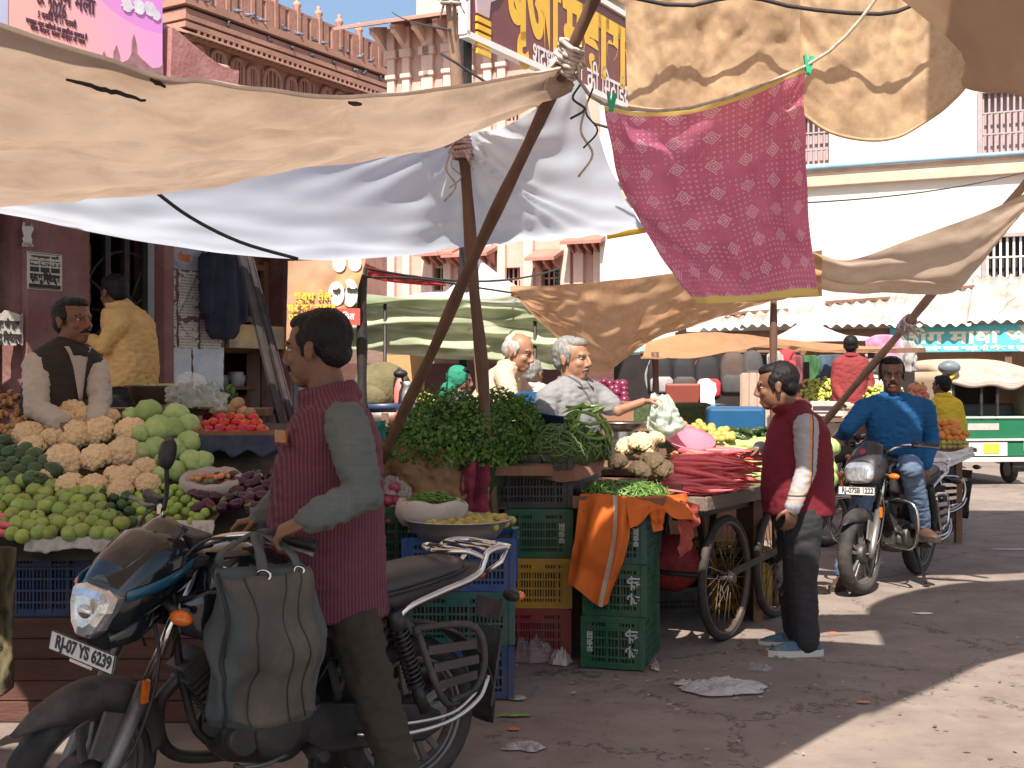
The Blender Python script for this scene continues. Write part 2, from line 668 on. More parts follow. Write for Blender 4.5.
for i, q in enumerate(wins):
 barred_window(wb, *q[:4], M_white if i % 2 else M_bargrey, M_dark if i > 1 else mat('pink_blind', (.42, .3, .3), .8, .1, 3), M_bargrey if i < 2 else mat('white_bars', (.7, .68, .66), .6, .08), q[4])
led = MB()
for px, py, th, dp in ((809, 183, .22, .16), (809, 172, .07, .06), (809, 60, .3, .3)):
 z = hit(MW, px, py)[1]
 led.box(((xl + 9) / 2, -dp / 2, z), (9 - xl, dp, th))
led.build('ledge', mat('tan_ledge', (.5, .36, .27), .85, .2, 3), wb, bevel=.01)
z = hit(MW, 809, 170)[1]
MB().tube([(xl, -.13, z), (0, -.15, z + .02), (9, -.13, z)], .05, 8).build('water_pipe', mat('blue_pipe', (.2, .33, .46), .5, .15, 3), wb)
M_tin = mat('corrugated_tin', (.55, .50, .47), .45, .15, 1.5, 0, 30, metal=.35, stain=(.28, .15, .10), samt=.75, sscale=1.6, sdetail=8)
MT = frame(P(900, 384, 23.6), W_)
MT.translation.z = 0
shop = thing('sweet_shop', 'shop front under a corrugated tin roof with turquoise sign board', 'shop', M=MT)
x0, zt = hit(MT, 676, 316)
x1 = 8.5
ze = hit(MT, 960, 325)[1]
for k in range(9):
 a, b = x0 + (x1 - x0) * k / 9, x0 + (x1 - x0) * (k + 1) / 9 + .08
 dz = rnd.uniform(-.05, .05)
 yo = rnd.uniform(-.18, .1)
 rows = []
 for j in range(8):
  v = j / 7
  rows.append([V((a + (b - a) * i / 60, -.35 + yo + 2.3 * v, ze + dz + 1.05 * v + .035 * math.sin(i / 60 * (b - a) * 2 * PI / .22) + .006 * k % 3)) for i in range(61)])
 MB().grid(rows, uv=False).build('roof_sheet', M_tin, shop, solid=.004)
for k in range(7):
 xx = x0 + 1 + k * 2
 rt = MB().bar((xx, .2 + (k % 3) * .5, ze + .33 + (k % 3) * .22), (xx + rnd.uniform(.7, 1.6), .4 + (k % 3) * .5, ze + .4 + (k % 3) * .22), .1, .06)
 rt.build('roof_timber', M_wood, shop)
pw = MB()
pw.box(((x0 + x1) / 2, 2.0, 1.3), (x1 - x0, .2, 2.6))
pw.build('back_wall', mat('shop_wall', (.30, .2, .15), .9, .25, 2), shop)
bm_ = MB()
for k in range(7):
 xx = x0 + .3 + (x1 - x0 - .6) * k / 6
 bm_.bar((xx, .0, 0), (xx, .0, ze - .05), .12, .12)
bm_.bar((x0, 0, ze - .1), (x1, 0, ze - .1), .12, .12)
bm_.build('post_frame', M_wood, shop)
a, zt = hit(MT, 890, 327, -.1)
b, zb = hit(MT, 1075, 352, -.1)
sg = MB().box(((a + b) / 2, -.1, (zt + zb) / 2 + .02), (b - a, .08, zt - zb)).build('sign_board', mat('turquoise_paint', (.10, .42, .46), .5, .12, 1.5, stain=(.06, .3, .34), samt=.5), shop, bevel=.01)
M_cream = mat('cream_lettering', (.78, .72, .52), .6, .05)
fm = Matrix(((1, 0, 0, 0), (0, 0, -1, -.145), (0, 1, 0, 0), (0, 0, 0, 1)))
text('जोग मावा भंडार', .34, Matrix.Translation(V(((a + b) / 2, 0, zb + (zt - zb) * .56))) @ fm, M_cream, parent=sg, bold=.012, width=(b - a) * .9)
text('दूध दही पनीर मावा रबड़ी घी थोक व खुदरा िवक्रेता', .11, Matrix.Translation(V(((a + b) / 2, 0, zb + .09))) @ fm, M_cream, parent=sg, bold=.004, width=(b - a) * .9)
text('श्री गणेशाय नमः', .07, Matrix.Translation(V(((a + b) / 2 + .9, 0, zt - .05))) @ fm, M_cream, parent=sg, bold=.003)
MP = frame(P(450, 384, 31), W_)
MP.translation.z = 0
pk = thing('pink_building', 'ornate pale pink stone building with bracketed eaves behind the white tarp', 'building', M=MP)
xl = hit(MP, 391, 100)[0]
xr = hit(MP, 624, 200)[0]
ztop = hit(MP, 450, 14)[1]
holes = []
for a, b, c, d in ((425, 452, 108, 128), (466, 492, 100, 126), (505, 520, 95, 120), (458, 490, 269, 292), (501, 520, 268, 290), (541, 562, 269, 286), (434, 450, 268, 290)):
 q0 = hit(MP, a, c)
 q1 = hit(MP, b, d)
 holes.append((q0[0], q1[0], q1[1], q0[1]))
holed_wall(MB(), xl, xr, 0, ztop + .1, holes, .3).build('wall', M_pinkst, pk)
for h in holes:
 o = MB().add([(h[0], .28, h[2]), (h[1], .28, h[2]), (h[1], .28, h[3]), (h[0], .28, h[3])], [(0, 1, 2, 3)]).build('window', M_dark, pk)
 g = MB()
 for i in range(1, 4):
  x = h[0] + (h[1] - h[0]) * i / 4
  g.bar((x, .2, h[2]), (x, .2, h[3]), .04)
 g.bar((h[0], .2, (h[2] + h[3]) / 2), (h[1], .2, (h[2] + h[3]) / 2), .04)
 g.build('window_bars', M_pinkst, o)
M_pkl = mat('pale_stone_trim', (.62, .44, .37), .85, .1, 2, .3, 20)
pil = MB()
for px in (393, 408, 427, 431, 449, 471, 489, 503):
 x = hit(MP, px, 200)[0]
 pil.box((x, -.07, ztop / 2), (.22, .14, ztop - .4))
 pil.box((x, -.1, ztop - .9), (.34, .2, .22))
 pil.box((x, -.1, ztop - 1.5), (.3, .18, .12))
for px in (530, 567, 580, 600):
 x = hit(MP, px, 270)[0]
 pil.box((x, -.07, 3.3), (.26, .14, 6.6))
pil.build('pilaster', M_pkl, pk, bevel=.02)
ev = MB()
ev.prism([(-1.0, -.34), (-1.0, -.26), (.05, .12), (.05, 0)], xr - xl + 1.3, Matrix.Translation(V(((xl + xr) / 2 - .5, 0, ztop))) @ Matrix.Rotation(R(90), 4, 'Z'))
ev.build('eave', mat('eave_stone', (.36, .2, .155), .85, .2, 2, .3, 20), pk)
for k in range(18):
 br = MB()
 x = xl - .2 + k * .62
 br.prism([(-.7, -.3), (-.62, -.42), (0, -.75), (.02, -.1)], .14, Matrix.Translation(V((x, 0, ztop))) @ Matrix.Rotation(R(90), 4, 'Z'))
 br.ball((x, -.62, ztop - .42), .09, 8, 6)
 br.build('bracket', M_pkl, pk)
up = MB()
up.box(((xl + xr) / 2 + .4, 2, ztop + 1.2), (xr - xl - 1.2, 3, 2.2))
up.box(((xl + xr) / 2 + .3, .45, ztop + .35), (xr - xl - .6, .3, .5))
for k in range(10):
 up.box((xl + 1 + k * 1.1, .46, ztop + 1.3), (.2, .12, 1.9))
up.build('upper_storey', M_pkl, pk)
lo = MB()
for a, b, py in ((428, 466, 250), (455, 500, 251), (537, 566, 254), (572, 612, 238)):
 q0, q1 = hit(MP, a, py), hit(MP, b, py)
 lo.prism([(-.8, -.25), (-.8, -.17), (.02, .12), (.02, 0)], q1[0] - q0[0], Matrix.Translation(V(((q0[0] + q1[0]) / 2, 0, q0[1]))) @ Matrix.Rotation(R(90), 4, 'Z'))
 n = max(3, int((q1[0] - q0[0]) / .2))
 for i in range(n):
  x = q0[0] + (q1[0] - q0[0]) * (i + .5) / n
  lo.prism([(-.55, -.2), (-.5, -.28), (0, -.45), (.02, -.02)], .07, Matrix.Translation(V((x, 0, q0[1]))) @ Matrix.Rotation(R(90), 4, 'Z'))
lo.build('window_hood', mat('hood_stone', (.36, .16, .125), .85, .2, 2, .3, 20), pk)
lat = MB()
for a, b in ((440, 449), (565, 572), (556, 562)):
 q0, q1 = hit(MP, a, 250), hit(MP, b, 290)
 for i in range(10):
  for j in range(3):
   lat.box((q0[0] + (q1[0] - q0[0]) * (j + .5) / 3, -.01, q1[1] + (q0[1] - q1[1]) * (i + .5 * (j % 2) + .25) / 10), ((q1[0] - q0[0]) / 5, .03, (q0[1] - q1[1]) / 18))
lat.build('tile_pattern', mat('green_tile', (.11, .2, .17), .5, .2, 4), pk)
MR = frame(P(186, 384, 62), V((.52, .855, 0)))
MR.translation.z = 0
rp = thing('red_palace', 'long red sandstone palace with arched windows and crested parapet against the sky', 'building', M=MR)
ze = hit(MR, 190.5, 24)[1]
x1 = hit(MR, 395, 60)[0] + 6
zp = hit(MR, 265, 0)[1]
b_ = MB().box((x1 / 2, 4, (ze) / 2), (x1, 8, ze))
b_.build('wall', M_red, rp)
cn = MB()
for dz, dp, th in ((-.35, .75, .28), (.1, .62, .24), (.45, .42, .3), (.85, .6, .16), (-.8, .3, .2), (1.15, .3, .3)):
 cn.box((x1 / 2 - dp / 2, 4 - dp / 2, ze + dz), (x1 + dp, 8 + dp, th))
cn.prism([(-1.0, -.45), (-1.0, -.37), (.0, .1), (.0, -.12)], x1 + .8, Matrix.Translation(V((x1 / 2 - .4, 0, ze - .45))) @ Matrix.Rotation(R(90), 4, 'Z'))
cn.build('cornice', mat('cornice_stone', (.36, .20, .15), .88, .2, 1.2, .4, 12, stain=(.2, .09, .07), samt=.5, sscale=.6), rp)
dn = MB()
for k in range(int(x1 / .42)):
 dn.box((.2 + k * .42, -.5, ze - .62), (.16, .5, .3))
 if k % 2:
  dn.box((.2 + k * .42, -.3, ze + .3), (.2, .3, .12))
for k in range(8):
 dn.box((-.35, .3 + k * .5, ze - .62), (.5, .16, .3))
dn.build('dentil_band', M_red, rp)
pp = MB()
H_ = zp - ze - 1.2
nn = int(x1 / .95)
for k in range(nn):
 x = .5 + k * .95
 pp.box((x, .12, ze + 1.25 + H_ / 2), (.9, .2, H_))
 pp.box((x, -.02, ze + 1.25 + H_ / 2), (.62, .1, H_ - .3))
 if k % 2 == 0:
  pp.box((x + .47, .05, ze + 1.25 + H_ / 2 + .08), (.24, .42, H_ + .16))
pp.box((x1 / 2, .12, zp + .0), (x1, .34, .16))
pp.build('parapet', M_red, rp)
for k in range(0, nn, 2):
 x = .5 + k * .95 + .47
 if k < 4:
  continue
 fn = MB().lathe([(0, 0), (.16, 0), (.1, .12), (.26, .3), (.22, .5), (.06, .6), (.16, .72), (0, .86)], 8, Matrix.Translation(V((x, .05, zp + .08))))
 fn.build('finial', mat('finial_stone', (.45, .25, .19), .85, .2, 3), rp)
for px, wpx, hpy, y0 in ((197, 12, 20, 66), (217, 14, 24, 75), (236, 12, 32, 91), (251, 10, 26, 93), (271, 17, 24, 93), (290, 9, 18, 96), (303, 10, 18, 97), (325, 9, 9, 97), (338, 8, 8, 100), (352, 8, 8, 104)):
 xa, zb = hit(MR, px - wpx / 2, y0)
 xb = hit(MR, px + wpx / 2, y0)[0]
 zt = hit(MR, px, y0 - hpy)[1]
 zb -= .4
 wd = xb - xa
 spring = zt - wd * .55
 pts = [(xa, zb), (xb, zb)] + [((xa + xb) / 2 + wd / 2 * math.cos(i * PI / 8), spring + wd * .55 * math.sin(i * PI / 8)) for i in range(9)]
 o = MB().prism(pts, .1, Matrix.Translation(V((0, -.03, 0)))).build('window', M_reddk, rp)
 rim = MB()
 arch = [V(((xa + xb) / 2 + wd / 2 * math.cos(i * PI / 8), -.1, spring + wd * .55 * math.sin(i * PI / 8))) for i in range(9)]
 rim.tube([V((xb, -.1, zb))] + arch + [V((xa, -.1, zb))], .13, 6)
 for i in range(1, 4):
  rim.bar((xa + wd * i / 4, -.1, zb), (xa + wd * i / 4, -.1, zt - .1), .08, .06)
 rim.bar((xa, -.1, (zb + spring) / 2), (xb, -.1, (zb + spring) / 2), .08, .06)
 rim.build('window_frame', M_red, o)
pan = MB()
for k in range(26):
 pan.box((.4 + k * 1.05, -.06, ze - 2.2 - (k % 2) * .1), (.12, .12, 2.2))
pan.box((x1 / 2, -.08, ze - 3.7), (x1, .16, .2))
pan.build('pilaster', M_red, rp)
pg = MB()
pg.ball((0, 0, .2), (.2, .11, .12), 8, 6)
pg.ball((.17, 0, .33), (.08, .07, .08), 8, 6)
pg.tube([(.1, 0, .22), (.17, 0, .32)], [.09, .06], 6)
pg.tube([(-.12, 0, .2), (-.38, 0, .15)], [.08, .04], 6)
pg.tube([(.23, 0, .33), (.3, 0, .31)], [.03, .008], 5)
pg.tube([(.02, .04, .1), (.03, .04, -.02)], .014, 5)
pg.tube([(.02, -.04, .1), (.03, -.04, -.02)], .014, 5)
pigeon = pg.build('pigeon', mat('pigeon_grey', (.10, .115, .15), .6, .25, 14, rand=.3))
tag(pigeon, 'small blue grey pigeon perched on a ledge of the red palace', 'pigeon', 'pigeons along the palace ledges', 'thing')
spots = [(198, 5, 1.33), (209, 9, 1.33), (238, 19, 1.33), (249, 23, 1.33), (254, 25, 1.33), (262, 27, 1.33), (286, 37, 1.33), (299, 42, 1.33), (315, 46, 1.33), (324, 50, 1.33), (349, 58, 1.33), (361, 63, 1.33), (372, 68, 1.33),
 (226, 33, .22), (268, 46, .22), (290, 56, .22), (311, 62, .22), (332, 68, .22), (361, 81, .22), (379, 86, .22), (352, 76, .22), (342, 56, 1.33), (388, 73, 1.33), (202, 7, 1.33)]
for i, (px, py, dz) in enumerate(spots):
 x = hit(MR, px, py, -.3)[0]
 o = pigeon if i == 0 else dup(pigeon)
 o.location = MR @ V((x, -.22 if dz > 1 else -.45, ze + dz - (.06 if dz > 1 else 0)))
 o.rotation_euler = (0, 0, rnd.uniform(0, 6.28))
def PL(l):
 return [P(*q) for q in l]
SUNA = 0
M_maroon = mat('maroon_limewash', (.20, .088, .082), .85, .2, 1.6, .35, 22, stain=(.33, .23, .21), samt=.6, sscale=2.1, sdetail=10)
M_news = mat('newsprint', (.62, .58, .52), .9, .08, 5, 0, 30, stain=(.42, .36, .3), samt=.5, sscale=4)
def newscol(N, L, old, tc):
 def nz(sx, sz, det=1):
  mp = N.new('ShaderNodeMapping')
  mp.inputs['Scale'].default_value = (sx, 1, sz)
  L.new(tc.outputs['Object'], mp.inputs['Vector'])
  n = N.new('ShaderNodeTexNoise')
  n.inputs['Scale'].default_value = 1
  n.inputs['Detail'].default_value = det
  L.new(mp.outputs[0], n.inputs['Vector'])
  return n.outputs['Fac']
 sep = N.new('ShaderNodeSeparateXYZ')
 L.new(tc.outputs['Object'], sep.inputs[0])
 row = mathn(N, L, 'GREATER_THAN', mathn(N, L, 'SINE', mathn(N, L, 'MULTIPLY', sep.outputs['Z'], 260)), -.1)
 a = mathn(N, L, 'MULTIPLY', mathn(N, L, 'GREATER_THAN', nz(150, 120), .5), row)
 row2 = mathn(N, L, 'GREATER_THAN', mathn(N, L, 'SINE', mathn(N, L, 'MULTIPLY', sep.outputs['Z'], 75)), .1)
 b = mathn(N, L, 'MULTIPLY', mathn(N, L, 'GREATER_THAN', nz(55, 34), .5), row2)
 big = mathn(N, L, 'GREATER_THAN', nz(5, 6), .53)
 f = mathn(N, L, 'ADD', mathn(N, L, 'MULTIPLY', a, mathn(N, L, 'SUBTRACT', 1, big)), mathn(N, L, 'MULTIPLY', b, big))
 return mixc(N, L, mathn(N, L, 'MULTIPLY', f, .8), old, (.05, .045, .045))
recolor(M_news, newscol)
ML = frame(P(60, 384, 8.8), D)
ML.translation.z = 0
lb = thing('maroon_building', 'low maroon limewashed building with iron door and pasted papers behind the vegetable stall', 'building', M=ML)
LX = lambda px, py=300: hit(ML, px, py)[0]
LZ = lambda px, py: hit(ML, px, py)[1]
d0, d1, s0, s1 = LX(84), LX(158), LX(224), LX(284)
k0, k1 = LX(-30), LX(14)
holed_wall(MB(), LX(-120), LX(300), 0, 3.62, [(d0, d1, .55, 3.3), (s0, s1, .75, 3.3), (k0, k1, .75, 3.3)], .28).build('wall', M_maroon, lb)
pl = MB()
pl.box(((LX(20) + LX(86)) / 2, -.03, 1.9), (LX(84) - LX(20), .06, 3.9))
pl.box((LX(160), -.04, 1.9), (.1, .14, 3.9))
pl.box((LX(287), -.05, 1.9), (.12, .12, 3.9))
pl.build('pilaster', M_maroon, lb, bevel=.01)
MB().box((LX(287) , -.14, 1.9), (.06, .05, 3.9)).build('door_jamb', mat('blue_grey_paint', (.22, .26, .33), .6, .2, 4, stain=(.3, .28, .27), samt=.5, sscale=6), lb)
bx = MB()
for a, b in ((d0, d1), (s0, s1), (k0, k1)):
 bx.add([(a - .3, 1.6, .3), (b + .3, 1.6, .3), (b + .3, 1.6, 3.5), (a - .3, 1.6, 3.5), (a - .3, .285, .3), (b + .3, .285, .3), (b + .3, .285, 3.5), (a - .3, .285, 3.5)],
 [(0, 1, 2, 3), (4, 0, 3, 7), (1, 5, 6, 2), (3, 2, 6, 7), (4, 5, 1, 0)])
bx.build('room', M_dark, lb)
MB().box(((d0 + d1) / 2, -.45, .27), (d1 - d0 + 1.2, .9, .54)).build('doorstep', mat('step_stone', (.3, .24, .22), .9, .2, 3, .3, 30), lb, bevel=.015)
gt = MB()
dx0, dx1 = d0 + .28, d1 - .06
for x in (dx0, (dx0 + dx1) / 2, dx1):
 gt.bar((x, .1, .56), (x, .1, 3.25), .05, .05)
for z in (.6, 1.55, 2.12, 3.2):
 gt.bar((dx0, .1, z), (dx1, .1, z), .045, .045)
cx = (dx0 + dx1) / 2
for hub, zs in ((2.12, 1), (2.12, -1), (1.0, 1)):
 for k in range(7):
  a = PI * k / 6
  gt.tube([(cx + .1 * math.cos(a), .1, hub + zs * .1 * math.sin(a)), (cx + min(.42, .55) * math.cos(a), .1, hub + zs * .5 * math.sin(a))], .012, 6)
 gt.tube([(cx + .12 * math.cos(PI * i / 12), .1, hub + zs * .12 * math.sin(PI * i / 12)) for i in range(13)], .012, 6)
 gt.tube([(cx + .4 * math.cos(PI * i / 12), .1, hub + zs * .47 * math.sin(PI * i / 12)) for i in range(13)], .012, 6)
gd = gt.build('door', M_iron, lb)
MB().box((d1 - .02, .05, 1.9), (.035, .08, 2.7)).build('door_edge', mat('pale_steel_edge', (.42, .47, .5), .45, .1, 5), lb)
MB().box(((dx0 + dx1) / 2 - .12, .7, 2.45), (.5, .05, .5)).build('calendar', mat('red_calendar', (.34, .09, .06), .7, .5, 8, stain=(.6, .5, .4), samt=.8, sscale=9), lb)
MB().box(((LX(-120) + LX(292)) / 2, -.72, 3.3), (LX(292) - LX(-120), 1.5, .1)).build('shade_slab', mat('step_stone', (.3, .24, .22)), lb, bevel=.01)  # hidden slab added to keep the sun off the wall
M_paper = mat('poster_paper', (.60, .56, .49), .9, .1, 6, .2, 40, stain=(.4, .34, .28), samt=.5, sscale=6)
M_ink = mat('printing_ink', (.045, .04, .04), .8, .2, 9)
FT = Matrix(((1, 0, 0, 0), (0, 0, -1, 0), (0, 1, 0, 0), (0, 0, 0, 1)))
def sheet(px0, py0, px1, py1, m, label, off=-.065, ragged=0, cat='poster', group=None, name='poster'):
 xa, zt = hit(ML, px0, py0, off)
 xb, _ = hit(ML, px1, py0, off)
 zb = hit(ML, (px0 + px1) / 2, py1, off)[1]
 zt = hit(ML, (px0 + px1) / 2, py0, off)[1]
 c = ML @ V(((xa + xb) / 2, off, zb))
 wd, h = xb - xa, zt - zb
 n = 10
 pts = []
 for i in range(n + 1):
  pts.append((-wd / 2 + wd * i / n, ragged * rnd.uniform(0, .06) * h))
 for i in range(n + 1):
  pts.append((wd / 2 - ragged * rnd.uniform(0, .05) * wd, h * (.02 + .96 * (i + .5) / (n + 1))))
 for i in range(n + 1):
  pts.append((wd / 2 - wd * i / n, h - ragged * rnd.uniform(0, .06) * h))
 for i in range(n + 1):
  pts.append((-wd / 2 + ragged * rnd.uniform(0, .05) * wd, h - h * (.02 + .96 * (i + .5) / (n + 1))))
 o = MB().prism(pts, .003).build(name, m)
 o.location = c
 o.rotation_euler = (0, 0, math.atan2(D.y, D.x))
 tag(o, label, cat, group, 'thing')
 return o, wd, h
o, wd, h = sheet(27, 253, 62, 290, M_paper, 'printed notice in bold black letters on the maroon pillar beside the seated vendor')
ink = MB()
for i in range(3):
 ink.box((-wd * .3 + i * wd * .3, -.004, h * .72), (wd * .25, .003, h * .14))
 ink.box((-wd * .3 + i * wd * .3, -.004, h * .54), (wd * .25, .003, h * .13))
ink.box((0, -.004, h * .1), (wd * .9, .003, h * .1))
for a, b, c, d in ((0, .97, .92, .012), (0, .03, .92, .012)):
 ink.box((0, -.004, h * b), (wd * c, .003, h * .015))
ink.build('print_block', M_ink, o)
text('छपाई', h * .12, Matrix.Translation(V((-wd * .3, -.006, h * .715))) @ FT, M_paper, parent=o, bold=.002)
text('कार्ड', h * .12, Matrix.Translation(V((0, -.006, h * .715))) @ FT, M_paper, parent=o, bold=.002)
text('पोस्टर', h * .12, Matrix.Translation(V((wd * .3, -.006, h * .715))) @ FT, M_paper, parent=o, bold=.002)
text('खुशबू िप्रंटर्स', h * .26, Matrix.Translation(V((0, -.003, h * .32))) @ FT, M_ink, parent=o, bold=.005, width=wd * .86)
text('सम्पर्क करें', h * .09, Matrix.Translation(V((0, -.003, h * .88))) @ FT, M_ink, parent=o, bold=.001, width=wd * .8)
o, wd, h = sheet(-14, 310, 23, 347, M_paper, 'torn dirty notice with black lettering low on the maroon pillar', ragged=2)
text('खुशबू िप्रंटर्स', h * .3, Matrix.Translation(V((0, -.003, h * .25))) @ FT, M_ink, parent=o, bold=.004, width=wd * .9)
text('कार्ड पोस्टर', h * .25, Matrix.Translation(V((0, -.003, h * .62))) @ FT, M_ink, parent=o, bold=.004, width=wd * .8)
for a, lab in (((164, 246, 203, 270), 'faded blue and pink film notice high on the papered wall'),):
 o, wd, h = sheet(*a, mat('film_notice', (.38, .42, .55), .8, .5, 7, stain=(.62, .34, .32), samt=.9, sscale=9), lab, off=-.012, ragged=1)
 text('मेला', h * .4, Matrix.Translation(V((0, -.003, h * .5))) @ FT, mat('orange_ink', (.6, .22, .06), .7, .1), parent=o, bold=.006)
for a, lab in (((203, 246, 222, 268), 'strip of newsprint beside the film notice'), ((164, 268, 176, 300), 'narrow newsprint column under the film notice'),
 ((177, 268, 200, 320), 'broad yellowed newsprint sheet with headline'), ((201, 268, 222, 318), 'newsprint sheet next to the hanging jacket'),
 ((164, 301, 177, 350), 'torn newsprint strip low by the iron door'), ((178, 320, 199, 352), 'ragged newsprint piece in the middle of the papered wall'),
 ((200, 318, 222, 352), 'weathered newsprint piece below the jacket side')):
 sheet(*a, M_news, lab, off=-.008, ragged=2)
for a, lab in (((164, 347, 192, 384), 'white bill with pale blue print at the foot of the papered wall'), ((192, 347, 224, 392), 'white and blue table of prices at the foot of the papered wall')):
 sheet(*a, mat('blue_print_bill', (.58, .60, .62), .9, .1, 4, 0, 30, stain=(.28, .45, .55), samt=.7, sscale=7), lab, off=-.01, ragged=1)
o, wd, h = sheet(22, 221, 34, 248, mat('torn_white_paper', (.6, .58, .56), .9, .1), 'torn scrap of white paper at the top of the maroon pillar', ragged=5)
sh = MB()
for z in (LZ(250, 388), LZ(250, 416), LZ(250, 350)):
 sh.box(((s0 + s1) / 2, .75, z), (s1 - s0, .9, .03))
sh.build('shelf', M_wood, lb)
cup0 = None
for i, (px, py) in enumerate(((236, 382), (243, 383), (249, 384), (255, 384), (261, 384), (232, 380), (240, 376), (266, 385))):
 x, z = hit(ML, px, 388, .45)
 z = LZ(250, 388) + .015
 if cup0 is None:
  cup0 = MB().lathe([(0, 0), (.035, 0), (.05, .05), (.055, .1), (.05, .1), (.045, .05), (0, .015)], 14).build('cup', mat('white_glaze', (.72, .71, .74), .35, .06, 4))
  tag(cup0, 'white china cup on the dark shop shelf', 'cup', 'white cups on the shop shelf', 'thing')
  c = cup0
 else:
  c = dup(cup0)
 c.location = ML @ V((x, .45 + .1 * (i % 2), z))
 c.scale = (1.3, 1.3, 1.3) if i < 2 else (1, 1, 1)
for px, py, wd, h, m, lab in ((240, 349, .55, .2, mat('white_board', (.6, .58, .55), .8, .1), 'white carton with green stamp on the top shop shelf'), (253, 413, .5, .16, M_wood, 'wooden tray with slatted side on the lower shop shelf')):
 x, z = hit(ML, px, py, .5)
 mb = MB()
 z = LZ(250, 350 if py < 380 else 416) + .015
 mb.box((0, 0, h / 2), (wd, .3, h))
 mb.box((0, -.155, h * .75), (wd * .9, .012, h * .3))
 mb.box((0, -.155, h * .25), (wd * .9, .012, h * .3))
 o = mb.build('carton' if py < 380 else 'wooden_tray', m)
 o.location = ML @ V((x, .5, z))
 o.rotation_euler.z = math.atan2(D.y, D.x)
 tag(o, lab, 'box', None, 'thing')
wf = MB()
for a, b in (((232, 262), (282, 262)), ((232, 325), (282, 325)), ((252, 285), (268, 285)), ((252, 318), (268, 318))):
 (xa, z), (xb, _) = hit(ML, *a), hit(ML, *b)
 wf.bar((xa, .2, z), (xb, .2, z), .07, .05)
for a in (236, 252, 268, 281):
 wf.bar((LX(a), .2, LZ(260, 326)), (LX(a), .2, LZ(260, 258)), .06, .05)
wf.box((LX(258), .26, LZ(258, 292)), (s1 - s0 - .1, .02, 1.0))
wf.build('shutter', mat('brown_shutter', (.2, .105, .06), .7, .3, 5, .3, 40, stretch=(1, 1, .2)), lb)
xa, z = hit(ML, 258, 336, .05)
MB().box((LX(256), .0, LZ(256, 337)), (s1 - s0 - .05, .05, .2)).build('name_board', mat('yellow_blue_board', (.5, .36, .16), .7, .2, 3, stain=(.15, .18, .26), samt=.8, sscale=4), lb)
jk = MB()
prof = [(0, .10, .05), (-.04, .17, .07), (-.12, .19, .08), (-.3, .18, .09), (-.5, .185, .10), (-.68, .17, .09), (-.74, .12, .06)]
rings = []
for dz, a, b in prof:
 rings.append([V((a * math.cos(t * PI / 12) * (1 + .08 * math.sin(5 * t + dz * 9)), b * math.sin(t * PI / 12), dz)) for t in range(24)])
jk.loft(rings)
jk.cap((.17, 0, -.1), (.2, -.03, -.55), .07, .055)
jk.cap((-.17, 0, -.1), (-.19, -.03, -.5), .07, .055)
me = vox(jk, .016, 2, 'jacket', lambda c: .016 * noise.noise(V((c.x * 14, c.y * 8, c.z * 4))))
x, z = hit(ML, 222, 250, -.12)
jo = place('jacket', me, mat('navy_cloth', (.018, .024, .042), .9, .3, 8, .3, 120))
jo.location = ML @ V((x, -.12, z))
jo.rotation_euler.z = math.atan2(D.y, D.x)
tag(jo, 'dark navy jacket hung beside the papered wall', 'jacket', None, 'thing')
MBB = ML.copy()
bb = thing('billboard', 'pink and violet festival billboard with palace picture on the roof of the maroon building', 'billboard', M=ML @ Matrix.Translation(V((0, .25, 0))))
MB_ = ML @ Matrix.Translation(V((0, .25, 0)))
xa = hit(MB_, 5, 40)[0]
xb, zb = hit(MB_, 160, 84)
zt = zb + 2.6
zlow = 3.5
pb = mat('billboard_print', (.80, .40, .36), .5, .03, .6)
def bbcol(N, L, old, tc):
 sep = N.new('ShaderNodeSeparateXYZ')
 L.new(tc.outputs['Object'], sep.inputs[0])
 f = mathn(N, L, 'MULTIPLY_ADD', sep.outputs['X'], .9, mathn(N, L, 'MULTIPLY_ADD', sep.outputs['Z'], .5, -2.55 - xa * .9))
 cl = N.new('ShaderNodeClamp')
 L.new(f, cl.inputs[0])
 c = mixc(N, L, cl.outputs[0], old, (.74, .30, .62))
 d = N.new('ShaderNodeVectorMath')
 d.operation = 'DISTANCE'
 L.new(tc.outputs['Object'], d.inputs[0])
 d.inputs[1].default_value = (xb - .15, 0, zb + 1.35)
 g = mathn(N, L, 'LESS_THAN', d.outputs['Value'], .95)
 c = mixc(N, L, mathn(N, L, 'MULTIPLY', g, .6), c, (.55, .20, .62))
 return c
recolor(pb, bbcol)
bp = MB().box(((xa + xb) / 2, 0, (zlow + zt) / 2), (xb - xa, .06, zt - zlow)).build('panel', pb, bb)
MB().box((xa - .06, 0, (zlow + zt) / 2), (.12, .07, zt - zlow)).build('side_strip', mat('pale_blue_strip', (.42, .45, .62), .6, .05), bb)
fb = Matrix.Translation(V((0, -.034, 0))) @ FT
M_bt = mat('billboard_ink', (.07, .03, .05), .6, .1)
def bt(s, px, py, size, wpx, bold=.0, shearing=0):
 x, z = hit(MB_, px, py, -.03)
 x2 = hit(MB_, px + wpx / 2, py, -.03)[0]
 text(s, size, Matrix.Translation(V((x, 0, z))) @ fb, M_bt, parent=bp, bold=bold, width=2 * (x2 - x))
bt('2026', 57, 10, .15, 18, .004)
bt('मरू संगम मेला', 62, -2, .17, 66, .004)
bt('5 फरवरी से 11 फरवरी', 57, 20, .07, 38, .001)
bt('समस्त नगर वािसयों का हार्िदक स्वागत है', 57, 29, .05, 60, .001)
bt('मेला मैदान, कला केन्द्र के पास', 58, 35, .05, 54, .001)
ps = MB()
x1_, z1_ = hit(MB_, 90, 62, -.035)
x2_ = xb
wd = x2_ - x1_
